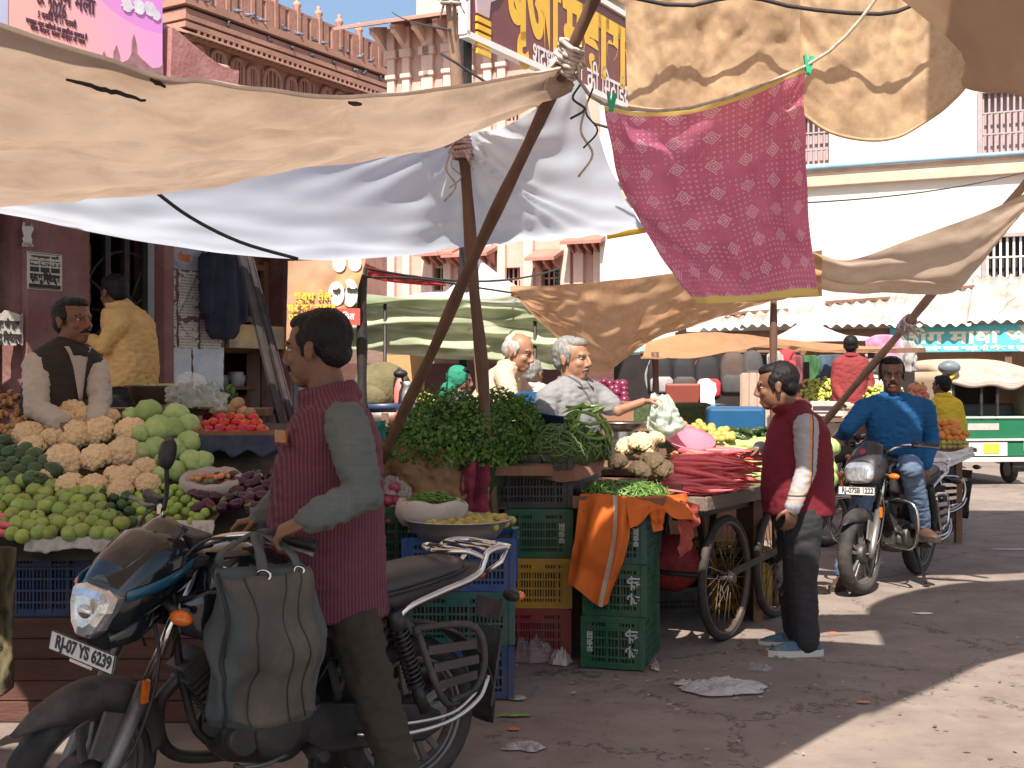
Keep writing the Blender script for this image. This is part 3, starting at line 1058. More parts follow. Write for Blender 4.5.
sil = [(0, -.3), (0, .02), (.04, .12), (.07, .03), (.14, .06), (.15, .2), (.18, .28), (.21, .2), (.22, .1), (.3, .12), (.31, .3), (.345, .4), (.38, .3), (.39, .16), (.5, .24), (.55, .34), (.56, .52), (.585, .6), (.61, .52), (.62, .36), (.7, .3), (.85, .22), (.95, .26), (1, .32), (1, -.3)]
ps.prism([(x1_ + u * wd, z1_ - .05 + v * .62) for u, v in sil], .008, Matrix.Translation(V((0, -.034, 0))))
ps.build('palace_print', mat('palace_print', (.30, .16, .17), .6, .45, 9, detail=8), bp)
wp = MB()
for u, v, r in ((.02, -.04, .04), (.12, -.05, .045), (.25, -.05, .05), (.42, -.04, .06), (.6, -.08, .055), (.75, -.1, .05), (.9, -.13, .05)):
 cx_, cz_ = x1_ + u * wd, z1_ + v
 wp.prism([(cx_ + r * math.cos(a * PI / 8) * .8, cz_ + r * 1.1 * math.sin(a * PI / 8)) for a in range(9)] + [(cx_ - r * .9, cz_ - .22), (cx_ + r * .9, cz_ - .22)], .004, Matrix.Translation(V((0, -.042, 0))))
for px, py, rr in ((127, 5, .055), (139, 7, .06), (150, 9, .06), (156, 15, .045)):
 x, z = hit(MB_, px, py, -.035)
 wp.prism([(x + rr * (1 + .2 * math.sin(a * 3)) * math.cos(a * PI / 10), z + rr * 1.0 * math.sin(a * PI / 10)) for a in range(20)], .004, Matrix.Translation(V((0, -.034 - rr * .03, 0))))
wp.build('pale_prints', mat('pale_print', (.62, .60, .66), .6, .2, 12), bp)
bpst = MB()
for u in (.1, .5, .9):
 x = xa + (xb - xa) * u
 bpst.bar((x, .1, 3.5), (x, .1, zt), .07, .07)
 bpst.bar((x, .1, zt - .3), (x, 1.2, 3.62), .05, .05)
bpst.build('support_frame', M_iron, bb)
gw = MB()
gx0, gx1 = hit(MB_, 160, 50)[0] + .03, hit(MB_, 227, 80)[0]
MG = ML @ Matrix.Translation(V((0, .35, 0)))
pts = [(gx0, 3.3), (gx1, 3.3)]
for px, py in ((227, 73), (221, 72), (212, 69), (203, 64), (195, 58), (185, 50), (175, 42), (166, 34), (160, 30)):
 pts.append(hit(MG, px, py))
gw.prism(pts, .3)
gw.xf(MG)
gwo = solo('parapet_wall', gw, mat('rose_limewash', (.32, .14, .13), .85, .12, 1.5, .3, 30, stain=(.42, .26, .24), samt=.5, sscale=3), 'rose red parapet with a sweeping curved top beside the pink billboard', 'parapet')
cop = MB().tube([MG @ V((x, 0, z + .02)) for x, z in pts[2:]], .05, 8)
cop = cop.build('coping', mat('pale_coping', (.42, .24, .22), .85, .15), gwo, org=gwo.location)
a1, a2 = P(462, 384, 12.6), P(695, 384, 18.0)
MS = frame(a1, a2 - a1)
MS.translation.z = 0
Ls = (a2 - a1).length
zb = hit(MS, 462, 35)[1]
zt = hit(MS, 632, 22)[1]
print('SIGN', zb, zt, Ls)
ss = thing('shop_sign', 'big maroon sweet shop sign with yellow lettering and a painted hand behind the tied poles', 'sign', M=MS)
sp = MB().box((Ls / 2, 0, (zb + zt) / 2), (Ls, .08, zt - zb)).build('panel', mat('maroon_sign', (.155, .045, .048), .45, .08, 1, stain=(.2, .07, .07), samt=.4, sscale=.7), ss)
ed = MB()
ed.bar((-.02, -.03, zt), (Ls + .02, -.03, zt), .1, .07)
ed.bar((-.02, -.03, zb), (Ls + .02, -.03, zb), .1, .07)
ed.bar((0, -.03, zb), (0, -.03, zt), .07, .1)
ed.bar((Ls, -.03, zb), (Ls, -.03, zt), .07, .1)
ed.build('frame', mat('white_edging', (.75, .72, .68), .5, .05), ss)
for x in (.25, Ls - .2):
 MB().bar((x, .12, 0), (x, .12, zt), .1, .1).build('post', M_iron, ss)
M_yel = mat('yellow_letter', (.72, .42, .045), .5, .06)
M_wl = mat('white_letter', (.68, .62, .62), .5, .05)
fs = Matrix.Translation(V((0, -.045, 0))) @ FT
def st(s, px0, px1, py, size, m, bold):
 x0_, z = hit(MS, (px0 + px1) / 2, py, -.05)
 text(s, size, Matrix.Translation(V((x0_, 0, z))) @ fs, m, parent=sp, bold=bold, width=hit(MS, px1, py, -.05)[0] - hit(MS, px0, py, -.05)[0], depth=.001)
st('बृजा', 508, 562, 11, 1.2, M_yel, .045)
st('महाराज', 566, 650, 51, 1.15, M_yel, .05)
st('शुद्ध देशी घी', 534, 584, 67, .42, M_wl, .004)
st('की िमठाईयाँ', 588, 634, 90, .44, M_wl, .004)
hd = MB()
hx, hz = hit(MS, 486, -14, -.05)
hd.prism([(hx + a * .42, hz + b * .45) for a, b in ((-.45, -.75), (.1, -.75), (.18, -.35), (.5, -.2), (.85, .2), (1.0, .5), (.9, .55), (.6, .25), (1.05, .75), (.95, .82), (.5, .4), (.9, .95), (.8, 1.02), (.35, .55), (.55, 1.1), (.42, 1.12), (.1, .6), (-.2, .5), (-.45, .2), (-.5, -.3))], .03, Matrix.Translation(V((0, -.05, 0))))
hd.build('painted_hand', mat('hand_paint', (.48, .36, .38), .5, .05), sp)
bg = MB()
for k in range(5):
 bg.box((hx - .07, -.06, hz - .4 - k * .085), (.27, .03, .055))
bg.build('painted_bangle', M_yel, sp)
M_tape = mat('rag_knot', (.45, .36, .34), .9, .5, 20, .4, 60, huer=.05)
def pole(name, a, b, r, m, label, cat='pole', knots=(), kink=.007):
 a, b = V(a), V(b)
 pts = [a.lerp(b, i / 7) + V((rnd.uniform(-1, 1), rnd.uniform(-1, 1), 0)) * kink * (0 < i < 7) for i in range(8)]
 o = solo(name, MB().tube(curve_pts(pts, 24), [r * (1 - .12 * math.sin(i * 1.3)) for i in range(24)], 10), m, label, cat, loc=(a if a.z < b.z else b))
 for t, rr in knots:
  c = a.lerp(b, t)
  d = (b - a).normalized()
  kb = MB()
  for k in range(7):
   z = (k - 3) * .018
   n1 = d.orthogonal().normalized()
   n2 = d.cross(n1)
   tl = rnd.uniform(-.4, .4)
   kb.tube([c + d * (z + tl * .03 * math.cos(i * PI / 8)) + (n1 * math.cos(i * PI / 8) + n2 * math.sin(i * PI / 8)) * (r + .012 + rr * rnd.uniform(0, 1)) for i in range(17)], .011, 5, cap=False)
  for k in range(7):
   e = V((rnd.uniform(-.1, .1), rnd.uniform(-.08, .05), rnd.uniform(-.16, .05)))
   s_ = c + V((rnd.uniform(-.04, .04), rnd.uniform(-.04, .04), 0))
   kb.tube([s_, s_ + e * .5 + V((0, 0, .03)), s_ + e], [.012, .01, .005], 5)
  kb.build('rag_knot', M_tape, o, org=o.location)
 return o
gp = lambda px, Y: V(((px - 512) * Y / F, Y, 0))
dk = pole('tarp_post', gp(506, 6.62), P(461, 122, 6.35), .032, M_pole, 'dark upright wooden post holding the white tarp beside the coriander heap', 'post', [(.955, .012)])
pole('leaning_pole', P(381, 462, 6.25), P(612, -40, 4.75), .028, M_pole, 'long wooden pole leaning across the dark post up to the knotted rags', 'pole', [(.845, .02)])
pole('bamboo_post', gp(499, 8.9), P(446, -60, 7.4), .038, M_polelt, 'pale bamboo pole rising behind the tan awning in front of the pink building', 'pole', [(.93, .015)])
pole('stall_post', gp(776, 8.4), P(773, 262, 8.4), .026, M_pole, 'slim dark upright stick under the rust tarp behind the man in maroon', 'post')
pole('slanting_pole', P(800, 452, 10.6), P(1062, 140, 7.3), .030, M_polelt, 'pale slanting pole holding the corner of the grey brown tarp above the rider', 'pole', [(.50, .008)])
pole('metal_post', gp(362, 8.1), P(362, 268, 8.1), .035, M_iron, 'grey steel post next to the orange banner', 'post', kink=0)
pole('tent_post', gp(655, 10.2), P(655, 352, 10.2), .03, M_pole, 'short brown post under the sagging end of the rust tarp', 'post')
for i, (a, b, c, d, lab) in enumerate(((292, 470, 240, 252, 'long steel angle bar leaning at the shop opening, slanting beside a twin'), (300, 455, 247, 252, 'thinner dark bar leaning close to the steel angle bar'))):
 solo('leaning_bar', MB().bar(P(a, b, 6.9 + .15 * i), P(c, d, 7.5 + .15 * i), .034 - i * .008, .03).bar(P(a + 3, b, 6.95 + .15 * i), P(c + 3, d, 7.55 + .15 * i), .008, .04), M_iron if i else mat('worn_steel', (.05, .043, .04), .45, .3, 8, metal=.6), lab, 'steel bar')
M_tan = mat('tan_tarp', (.52, .385, .285), .95, .09, 2.2, .25, 220, trans=.40, stain=(.30, .20, .135), samt=.75, sscale=1.6, sdetail=12, stretch=(1, 1, 3))
M_whitetarp = mat('white_tarp', (.68, .74, .84), .9, .04, 1.5, .2, 260, trans=.5, stain=(.62, .62, .66), samt=.4, sscale=1.3)
M_rust = mat('rust_tarp', (.68, .43, .25), .95, .15, 2.5, .25, 200, trans=.5, stain=(.33, .13, .05), samt=.8, sscale=2.6, sdetail=9)
M_greybr = mat('grey_brown_tarp', (.60, .48, .37), .95, .15, 2, .25, 200, trans=.55, stain=(.36, .22, .13), samt=.6, sscale=2.2, sdetail=9, stretch=(1, 1, 2.5))
M_jute = mat('jute_sacking', (.60, .42, .255), 1, .16, 26, .0, 150, trans=.34, stain=(.44, .29, .17), samt=.4, sscale=2.6, sdetail=12, detail=10)
def weave(m, s, amt=.5):
 nt = m.node_tree
 N, L = nt.nodes, nt.links
 b = N['Principled BSDF']
 tc = [n for n in N if n.bl_idname == 'ShaderNodeTexCoord'][0]
 outs = []
 for ax in 'XZ':
  wv = N.new('ShaderNodeTexWave')
  wv.bands_direction = ax
  wv.inputs['Scale'].default_value = s
  wv.inputs['Distortion'].default_value = 2.5
  wv.inputs['Detail Scale'].default_value = 3
  L.new(tc.outputs['Object'], wv.inputs['Vector'])
  outs.append(wv.outputs['Fac'])
 sm = mathn(N, L, 'ADD', *outs)
 bp_ = N.new('ShaderNodeBump')
 bp_.inputs['Strength'].default_value = amt
 bp_.inputs['Distance'].default_value = .004
 L.new(sm, bp_.inputs['Height'])
 L.new(bp_.outputs[0], b.inputs['Normal'])
 def f(N, L, old, tc):
  return mixc(N, L, mathn(N, L, 'MULTIPLY', mathn(N, L, 'SUBTRACT', 1.3, sm), .10), old, (.16, .09, .05))
 recolor(m, f)
weave(M_jute, 90, .25)
near = PL([(-330, -90, 2.8), (0, 22, 3.05), (160, 76, 3.35), (280, 91, 3.65), (400, 95, 4.05), (572, 66, 5.05)])
far = PL([(-330, 250, 6.3), (0, 207, 6.3), (130, 192, 6.3), (260, 172, 6.3), (400, 145, 6.35), (466, 128, 6.3), (572, 69, 5.08)])
rows = cloth(near, far, 110, 50, .10, .05, (7, 5), fold=lambda u, v, p: .022 * math.sin(v * 17 + 3 * u + 2 * noise.noise(V((u * 4, v * 3, 7)))) * (1 - u) * min(1, 4 * v) * min(1, 5 * (1 - v)))
tan = solo('tan_awning', MB().grid(rows), M_tan, 'large sagging tan canvas awning tied to the knotted pole over the vegetable stall', 'awning')
hem = MB()
hem.tube([r for r in rows[0][::2]], .007, 6)
hem.build('hem', mat('sunlit_hem', (.62, .50, .40), .95, .15, 9), tan, org=tan.location)  # hem paler than the canvas: its sunlit edge is put into the colour
tear = MB()
tears = [0]
for (a, b, n_) in (((66, 79), (146, 101), 16), ((150, 80), (166, 87), 6), ((348, 103), (362, 104), 5)):
 pts = []
 for i in range(n_ + 1):
  t = i / n_
  pts.append((a[0] + (b[0] - a[0]) * t, a[1] + (b[1] - a[1]) * t + rnd.uniform(-1, 1), 1.0 + 2.2 * math.sin(PI * t)))
 top = [P(x, y - w_ * .6, 3.35 + .0018 * x) for x, y, w_ in pts]
 bot = [P(x, y + w_ * .6, 3.35 + .0018 * x) for x, y, w_ in pts]
 tear.grid([top, bot], uv=False)
 tears.append(len(tear.v))
tb = []
from mathutils.bvhtree import BVHTree
bvh = BVHTree.FromPolygons([v for r in rows for v in r], [(i * 110 + j, i * 110 + j + 1, (i + 1) * 110 + j + 1, (i + 1) * 110 + j) for i in range(49) for j in range(109)])
for i, v in enumerate(tear.v):
 d = (v - V((0, 0, HC))).normalized()
 h_ = bvh.ray_cast(V((0, 0, HC)), d)
 if h_[0]:
  tear.v[i] = h_[0] - d * .012
for a, b in zip(tears, tears[1:]):
 t1 = MB()
 h_ = (b - a) // 2
 t1.grid([tear.v[a:a + h_], tear.v[a + h_:b]], uv=False)
 t1.build('tear', M_dark, tan, org=tan.location, solid=.004)
wt0 = PL([(-200, 128, 6.7), (0, 132, 6.6), (200, 134, 6.5), (400, 134, 6.42), (463, 132, 6.36), (500, 128, 6.05), (540, 105, 5.5), (577, 72, 5.08)])
wt1 = PL([(-200, 178, 7.7), (0, 213, 7.6), (75, 229, 7.5), (150, 243, 7.45), (290, 259, 7.35), (390, 257, 7.2), (450, 249, 6.9), (545, 240, 6.4), (648, 229, 6.0)])
pt = V(P(463, 132, 6.36))
pk2 = V(P(577, 72, 5.08))
def wfold(u, v, p):
 h = 0
 for c, s_, n_ in ((pt, 1, 23), (pk2, .8, 19)):
  d = p - c
  r = d.length
  if r > .02:
   a = math.atan2(d.x, -d.z * .7 + d.y * .7)
   h += s_ * (.013 if n_ == 23 else .006) * math.exp(-r / .8) * min(1, r / .15) * (math.sin(a * n_ + 2 * math.sin(a * 5)) + .5 * math.sin(a * n_ * .47 + 1))
 return h
rows = cloth(wt0, wt1, 190, 70, .10, .028, (7, 3), fold=wfold, seed=4, even=True)
wtarp = solo('white_tarp', MB().grid(rows), M_whitetarp, 'white tarp gathered at the dark post and spread behind the tan awning', 'tarp')
ROPE = mat('dark_rope', (.035, .03, .032), .8, .3, 30)
ROPEL = mat('pale_rope', (.42, .36, .3), .9, .3, 40)
rope('seam_cord', PL([(148, 186, 6.72), (190, 217, 6.95), (240, 242, 7.12), (298, 259, 7.27)]), .011, ROPE, 'black cord running under the white tarp to its lower hem')
rope('shadow_rope', [P(460, 128, 6.3) + V((-.1, -.05, .38)), P(520, 170, 6.4) + V((0, -.1, .35)), P(640, 205, 6.1) + V((0, -.2, .3))], .007, ROPE, 'dark rope added just above the white tarp to shadow it', k=10)  # added so its shadow line shows through the tarp
for i, (px, py, l, Y) in enumerate(((452, 148, .28, 6.3), (457, 150, .2, 6.3), (588, 100, .32, 5.0), (593, 88, .25, 5.0), (580, 85, .14, 4.98))):
 a = P(px, py, Y)
 rope('loose_cord', [a, a + V((-.03, 0, -l * .4)), a + V((.02, .01, -l * .7)), a + V((-.04, 0, -l))], .004 if i % 2 else .005, ROPE if i > 2 else ROPEL,
 ('pale cord end dangling from the knot on the dark post', 'short pale cord beside the dangling cord on the dark post', 'long pale string hanging from the rag knot near the white tarp peak', 'dark string looped below the rag knot', 'black loop of string at the tip of the tan awning')[i], cat='cord')
ys = [P(607, 236, 6.16), P(625, 233, 6.08), P(648, 229, 5.99)]
solo('yellow_hem_strip', MB().grid([[p + V((0, -.012, .012)) for p in ys], [p + V((0, -.012, -.018)) for p in ys]]), mat('yellow_cloth', (.75, .5, .04), .9, .1), 'yellow ribbon on the lower hem of the white tarp beside the pink cloth', 'ribbon', solid=.004)
M_pink = mat('pink_print', (.64, .17, .29), .9, .12, 6, .15, 300, trans=.55, stain=(.70, .26, .36), samt=.5, sscale=3)
def pinkcol(N, L, old, tc):
 sc_ = N.new('ShaderNodeMapping')
 sc_.inputs['Scale'].default_value = (1.05, 1.15, 1)
 L.new(tc.outputs['UV'], sc_.inputs['Vector'])
 uv = sc_.outputs[0]
 def cell(k, off=0.):
  m = N.new('ShaderNodeVectorMath')
  m.operation = 'SCALE'
  m.inputs['Scale'].default_value = k
  L.new(uv, m.inputs[0])
  a = N.new('ShaderNodeVectorMath')
  a.operation = 'ADD'
  L.new(m.outputs[0], a.inputs[0])
  a.inputs[1].default_value = (off, off, 0)
  f = N.new('ShaderNodeVectorMath')
  f.operation = 'FRACTION'
  L.new(a.outputs[0], f.inputs[0])
  s = N.new('ShaderNodeSeparateXYZ')
  L.new(f.outputs[0], s.inputs[0])
  return mathn(N, L, 'ABSOLUTE', mathn(N, L, 'SUBTRACT', s.outputs[0], .5)), mathn(N, L, 'ABSOLUTE', mathn(N, L, 'SUBTRACT', s.outputs[1], .5))
 c = old
 for off in (.2,):
  x, y = cell(6.5, off)
  d = mathn(N, L, 'ADD', x, y)
  ring = mathn(N, L, 'MULTIPLY', mathn(N, L, 'LESS_THAN', d, .30), mathn(N, L, 'GREATER_THAN', mathn(N, L, 'SINE', mathn(N, L, 'MULTIPLY', d, 62)), .45))
  c = mixc(N, L, mathn(N, L, 'MULTIPLY', ring, .85), c, (.9, .70, .74))
 x, y = cell(34)
 dot = mathn(N, L, 'LESS_THAN', mathn(N, L, 'ADD', mathn(N, L, 'MULTIPLY', x, x), mathn(N, L, 'MULTIPLY', y, y)), .05)
 n = N.new('ShaderNodeTexNoise')
 n.inputs['Scale'].default_value = 9
 L.new(uv, n.inputs['Vector'])
 dot = mathn(N, L, 'MULTIPLY', dot, mathn(N, L, 'GREATER_THAN', n.outputs['Fac'], .46))
 c = mixc(N, L, mathn(N, L, 'MULTIPLY', dot, .6), c, (.82, .50, .58))
 x, y = cell(70, .25)
 dot = mathn(N, L, 'LESS_THAN', mathn(N, L, 'ADD', mathn(N, L, 'MULTIPLY', x, x), mathn(N, L, 'MULTIPLY', y, y)), .035)
 c = mixc(N, L, mathn(N, L, 'MULTIPLY', dot, .4), c, (.80, .42, .52))
 s = N.new('ShaderNodeSeparateXYZ')
 L.new(tc.outputs['UV'], s.inputs[0])
 e = mathn(N, L, 'ADD', mathn(N, L, 'LESS_THAN', s.outputs[1], .022), mathn(N, L, 'GREATER_THAN', s.outputs[1], .965))
 return mixc(N, L, e, c, (.78, .62, .20))
recolor(M_pink, pinkcol)
p0 = PL([(604, 106, 5.15), (640, 112, 5.2), (690, 109, 5.2), (740, 95, 5.15), (780, 78, 5.1), (806, 67, 5.1)])
p1 = PL([(697, 303, 5.6), (720, 303, 5.5), (760, 300, 5.5), (790, 297, 5.45), (819, 296, 5.4)])
def pfold(u, v, p):
 return .035 * math.sin(u * 15 + v * 3 + 2 * math.sin(v * 3)) * (1 - v) ** .5 * min(1, v * 5) * (.4 + u) + .03 * math.sin(u * 9 - v * 7) * v * (1 - v) * 4
rows = cloth(p0, p1, 110, 110, 0, .06, (4, 3), fold=pfold, seed=2)
for i, r in enumerate(rows):
 v = i / 109
 for j, p in enumerate(r):
  u = j / 109
  p.x += (-.10 * math.sin(PI * v) * (1 - u) - .03 * math.sin(PI * v) * u)
pink = solo('pink_cloth', MB().grid(rows), M_pink, 'pink cloth with white diamond print and yellow hem hung from a line', 'cloth')
rope('clothes_line', PL([(575, 74, 5.05), (604, 104, 5.12), (690, 108, 5.17), (806, 66, 5.08), (860, 20, 5.0), (900, -40, 4.9)]), .008, ROPEL, 'thin line carrying the pink cloth between the knotted pole and the jute sacks')
for i, (px, py) in enumerate(((608, 104), (805, 67))):
 a = P(px, py, 5.08)
 o = solo('clothes_peg', MB().bar(a + V((0, 0, .05)), a + V((.012, 0, -.03)), .012, .02).bar(a + V((.03, 0, .045)), a + V((.012, 0, -.03)), .012, .02), mat('green_plastic', (.02, .36, .2), .4, .1), ('green peg at the corner of the pink cloth near the rag knot', 'green peg at the high corner of the pink cloth against the jute sacks')[i], 'clothes peg', loc=a)
j0 = PL([(622, -120, 5.25), (700, -118, 5.2), (800, -115, 5.2)])
j1 = PL([(628, 106, 5.45), (660, 110, 5.45), (700, 108, 5.43), (740, 104, 5.43), (800, 106, 5.43)])
k0_ = PL([(796, -115, 5.22), (880, -112, 5.22), (962, -110, 5.25)])
k1_ = PL([(800, 112, 5.45), (830, 132, 5.45), (868, 140, 5.45), (900, 136, 5.45), (930, 118, 5.45), (955, 98, 5.45), (966, 86, 5.43)])
for i, (a, b, lab) in enumerate(((j0, j1, 'jute sack hung in the sun, the one with the faded printed stamp'), (k0_, k1_, 'crumpled jute sack with a rounded lower corner hung beside its stamped twin'))):
 def jf(u, v, p):
  e_ = 1 - v ** 6
  nn_ = V((u * 5 + i * 3, v * 4, 2))
  rg_ = 1 - 2 * abs(noise.noise(nn_ * 1.1 + V((noise.noise(nn_ * 2), 0, 0))))
  return .03 * math.sin(u * 11 + 2 * v + i) * math.sin(v * PI * .9) + .012 * math.sin(u * 23 + v * 12 * (u - .4)) * v * e_ + .012 * e_ * (rg_ - .5) + .003 * noise.noise(nn_ * 6) + .01 * e_ * noise.noise(V((u * 8 + v * 3, v * 7 - u * 4, 5 + i)))
 rows = cloth(a, b, 80, 80, 0, .03, (4, 3), fold=jf, seed=20 + i)
 sk = solo('jute_sack', MB().grid(rows), M_jute, lab, 'sack', group='jute sacks hung over the street')
 hm = MB().tube([p for p in rows[-1]], .008, 5)
 hm.build('hem', M_jute, sk, org=sk.location)
 if i == 0:
  pass
rope('sack_rope', PL([(600, -10, 5.15), (680, 6, 5.2), (740, -4, 5.2), (800, 8, 5.2), (880, 14, 5.2), (920, 2, 5.2), (990, -30, 5.15)]), .009, ROPE, 'dark thin rope lacing the two jute sacks together')
o0 = [V((-6.5, -1.0, 3.5)), V((-4.6, 2.4, 3.55)), V((-2, 2.3, 3.5)), V((-1.13, 2.6, 3.48)), V((-.85, 2.9, 3.46)), V((-.53, 3.32, 3.45)), V((-.26, 3.84, 3.45)), V((.10, 4.42, 3.44)), V((.45, 4.64, 3.42)), V((1.1, 4.72, 3.34)), V((1.78, 4.86, 2.94)), P(962, 85, 4.95), P(990, 90, 5.0)]
o1 = [V((-2.2, -2.4, 3.4)), V((-.75, .2, 3.4)), V((.15, 1.7, 3.4)), V((.85, 2.7, 3.35)), V((1.6, 3.65, 3.25)), V((2.2, 4.35, 3.05)), V((2.75, 5.0, 2.72))]
rows = cloth(o0, o1, 60, 24, .03, .04, (6, 3), seed=31)
solo('street_awning', MB().grid(rows), mat('street_canvas', (.40, .27, .18), .95, .1, 2, .2, 200, trans=.3, stain=(.3, .19, .12), samt=.4), 'wide brown canvas stretched high over the street, its drooping corner beside the jute sacks', 'awning')
mcan = mat('street_canvas', (.4, .27, .18))
q0 = [V((.9, 1.75, 5)), V((1.46, 2.35, 5)), V((2.26, 3.2, 5.05)), V((3.4, 4.15, 5.1)), V((5.2, 5.2, 5.1)), V((8, 6.4, 5.1))]
q1 = [V((1.5, 3.3, 5.0)), V((1.75, 4.5, 5.1)), V((2.6, 5.3, 5.2)), V((3.6, 5.7, 5.2)), V((5.2, 6.9, 5.2)), V((8.2, 8.0, 5.2))]
solo('unseen_shade_awning', MB().grid(cloth(q0, q1, 90, 40, .1, .03, (6, 3), seed=33), uv=False), mcan, 'unseen brown canvas added to shade the roadway beyond the street awning', 'awning')  # out of view, placed so its shadow covers the road
q0 = [V((1.7, 6.1, 5.3)), V((2.1, 5.72, 5.3)), V((3.0, 5.68, 5.33)), V((3.9, 6.0, 5.35)), V((5.2, 6.95, 5.4)), V((8.5, 8.0, 5.4))]
q1 = [V((2.2, 8.6, 5.4)), V((2.5, 10.3, 5.45)), V((3.2, 10.5, 5.5)), V((4.2, 10.5, 5.5)), V((5.2, 10.5, 5.5)), V((8.5, 10.4, 5.5))]
fa = MB().grid(cloth(q0, q1, 300, 160, .0, .02, (6, 3), seed=34), uv=False)
slit, sdv = V((2.36, 6.22, 0)), V((-.625, .78, 0))  # slit cut so a stripe of sun reaches the rider
keep = []
for q in fa.f:
 c = sum((fa.v[i] for i in q), V()) / len(q) - slit
 c.z = 0
 keep.append(not (abs(c.dot(sdv)) < .26 and abs(c.cross(sdv).z) < .016))
fa.f = [q for q, k in zip(fa.f, keep) if k]
fa.sm, fa.mi = [True] * len(fa.f), [0] * len(fa.f)
solo('unseen_slit_awning', fa, mcan, 'second unseen brown canvas added to shade the far roadway, slit for a sun stripe', 'awning')  # out of view, added to shade the far roadway around the stripe
for i in (0, 1):
 rope('power_line', [V((1.2 + i * .12, .6, 4.2)), V((3.6, 2.6, 4.15)), V((6.2, 4.2 - i * .05, 4.2))], .022, ROPE, ('thick black power line crossing above the sunny street corner', 'second black power line beside the first above the sunny street corner')[i], cat='wire')
r0 = PL([(510, 286, 8.6), (560, 285, 8.55), (605, 281, 8.5), (660, 275, 8.4), (740, 262, 8.2), (822, 250, 8.0)])
r1 = PL([(513, 289, 8.6), (545, 328, 8.9), (575, 360, 9.0), (600, 371, 9.0), (625, 359, 8.9), (660, 338, 8.75), (700, 322, 8.6), (760, 306, 8.4), (822, 293, 8.2)])
rows = cloth(r0, r1, 100, 44, .06, .05, (8, 4), seed=41, even=True, fold=lambda u, v, p: .02 * math.sin(u * 20 - v * 9) * v)
solo('rust_tarp', MB().grid(rows), M_rust, 'rust stained tarp drooping to a point behind the grey haired vendor', 'tarp')
g0 = PL([(812, 252, 8.0), (850, 257, 7.9), (900, 243, 7.8), (960, 222, 7.65), (1010, 201, 7.5), (1075, 168, 7.2)])
g1 = PL([(812, 289, 8.3), (850, 291, 8.25), (900, 291, 8.1), (950, 292, 7.95), (975, 272, 7.8), (1000, 242, 7.6), (1030, 204, 7.4), (1075, 172, 7.22)])
rows = cloth(g0, g1, 90, 40, .04, .03, (5, 3), seed=51, even=True, fold=lambda u, v, p: .03 * math.sin(v * 14 - u * 9) * (1 - u))
solo('grey_brown_tarp', MB().grid(rows), M_greybr, 'weathered grey brown tarp held by the slanting pole below the white building', 'tarp')
l0 = PL([(646, 342, 10.5), (690, 333, 11), (740, 334, 12), (800, 341, 15.3), (880, 347, 16)])
l1 = PL([(640, 357, 9.9), (690, 358, 9.9), (730, 352, 10.1), (770, 345, 11.2), (830, 350, 15.0), (884, 352, 15.4)])
rows = cloth(l0, l1, 60, 20, .05, .03, (7, 3), seed=61)
solo('orange_awning', MB().grid(rows), mat('orange_canvas', (.55, .31, .16), .95, .12, 2, .2, 200, trans=.45, stain=(.4, .2, .1), samt=.5), 'low pale orange awning in front of the hanging bags', 'awning')
tg0 = PL([(340, 292, 11.8), (400, 296, 12), (470, 297, 12), (540, 296, 12), (580, 300, 11.8)])
tg1 = PL([(340, 352, 12.2), (400, 352, 12.2), (470, 362, 12.1), (540, 366, 12), (580, 360, 11.9)])
rows = cloth(tg0, tg1, 120, 60, .06, .10, (5, 7), seed=71, fold=lambda u, v, p: .09 * math.sin(v * 20 + 3 * math.sin(u * 5)) + .05 * math.sin(v * 37 + u * 6), sagdir=(0, -1, 0))
solo('green_tarp', MB().grid(rows), mat('green_white_tarp', (.58, .62, .44), .8, .1, 3, .2, 90, trans=.45, stain=(.17, .20, .10), samt=.85, sscale=1.5, sdetail=1, stretch=(1, 1, 3.2)), 'pale green tarp with dapple painted in as olive blotches hung in folds behind the coriander', 'tarp')  # the dapple is put into the cloth colour as olive blotches
te0 = PL([(470, 262, 13.4), (480, 262, 13.4), (490, 263, 13.4)])
apex = P(478, 258, 13.4)
tn = MB()
A, B_, C_, E_ = P(385, 300, 11.9), P(535, 301, 11.9), P(590, 292, 15), P(430, 292, 15.4)
for a, b in ((A, B_), (B_, C_), (C_, E_), (E_, A)):
 rr = []
 for i in range(14):
  v = i / 13
  rr.append([a.lerp(b, j / 13).lerp(apex, v) + V((0, 0, -.22 * math.sin(PI * v))) for j in range(14)])
 tn.grid(rr)
solo('white_tent', tn, mat('tent_cloth', (.74, .72, .72), .9, .05, 2, .2, 200, trans=.35), 'white pointed tent roof above the green tarp', 'tent roof')
tp = thing('tent_support', 'iron tent poles standing under the white pointed tent', 'tent poles', (A.x, A.y, 0))
for q in (A, B_, C_, E_):
 MB().tube([V((q.x, q.y, 0)), q], .017, 8).build('pole', M_iron, tp, org=(A.x, A.y, 0))
t2 = MB()
apex2 = P(806, 318, 19)
A2, B2, C2 = P(735, 343, 17.5), P(900, 340, 17.5), P(850, 335, 21)
for a, b in ((A2, B2), (B2, C2), (C2, A2)):
 t2.grid([[a.lerp(b, j / 9).lerp(apex2, i / 9) + V((0, 0, -.12 * math.sin(PI * i / 9))) for j in range(10)] for i in range(10)])
solo('pale_tent', t2, mat('pale_tent_cloth', (.66, .54, .48), .9, .08, 2, .2, 200, trans=.35), 'pale pink tent peak in front of the tin roof', 'tent roof')
rs0 = PL([(365, 263, 8.08), (390, 272, 8.8), (420, 276, 9.6), (446, 283, 10.4)])
rs1 = PL([(366, 277, 8.08), (390, 282, 8.8), (420, 285, 9.6), (446, 286, 10.4)])
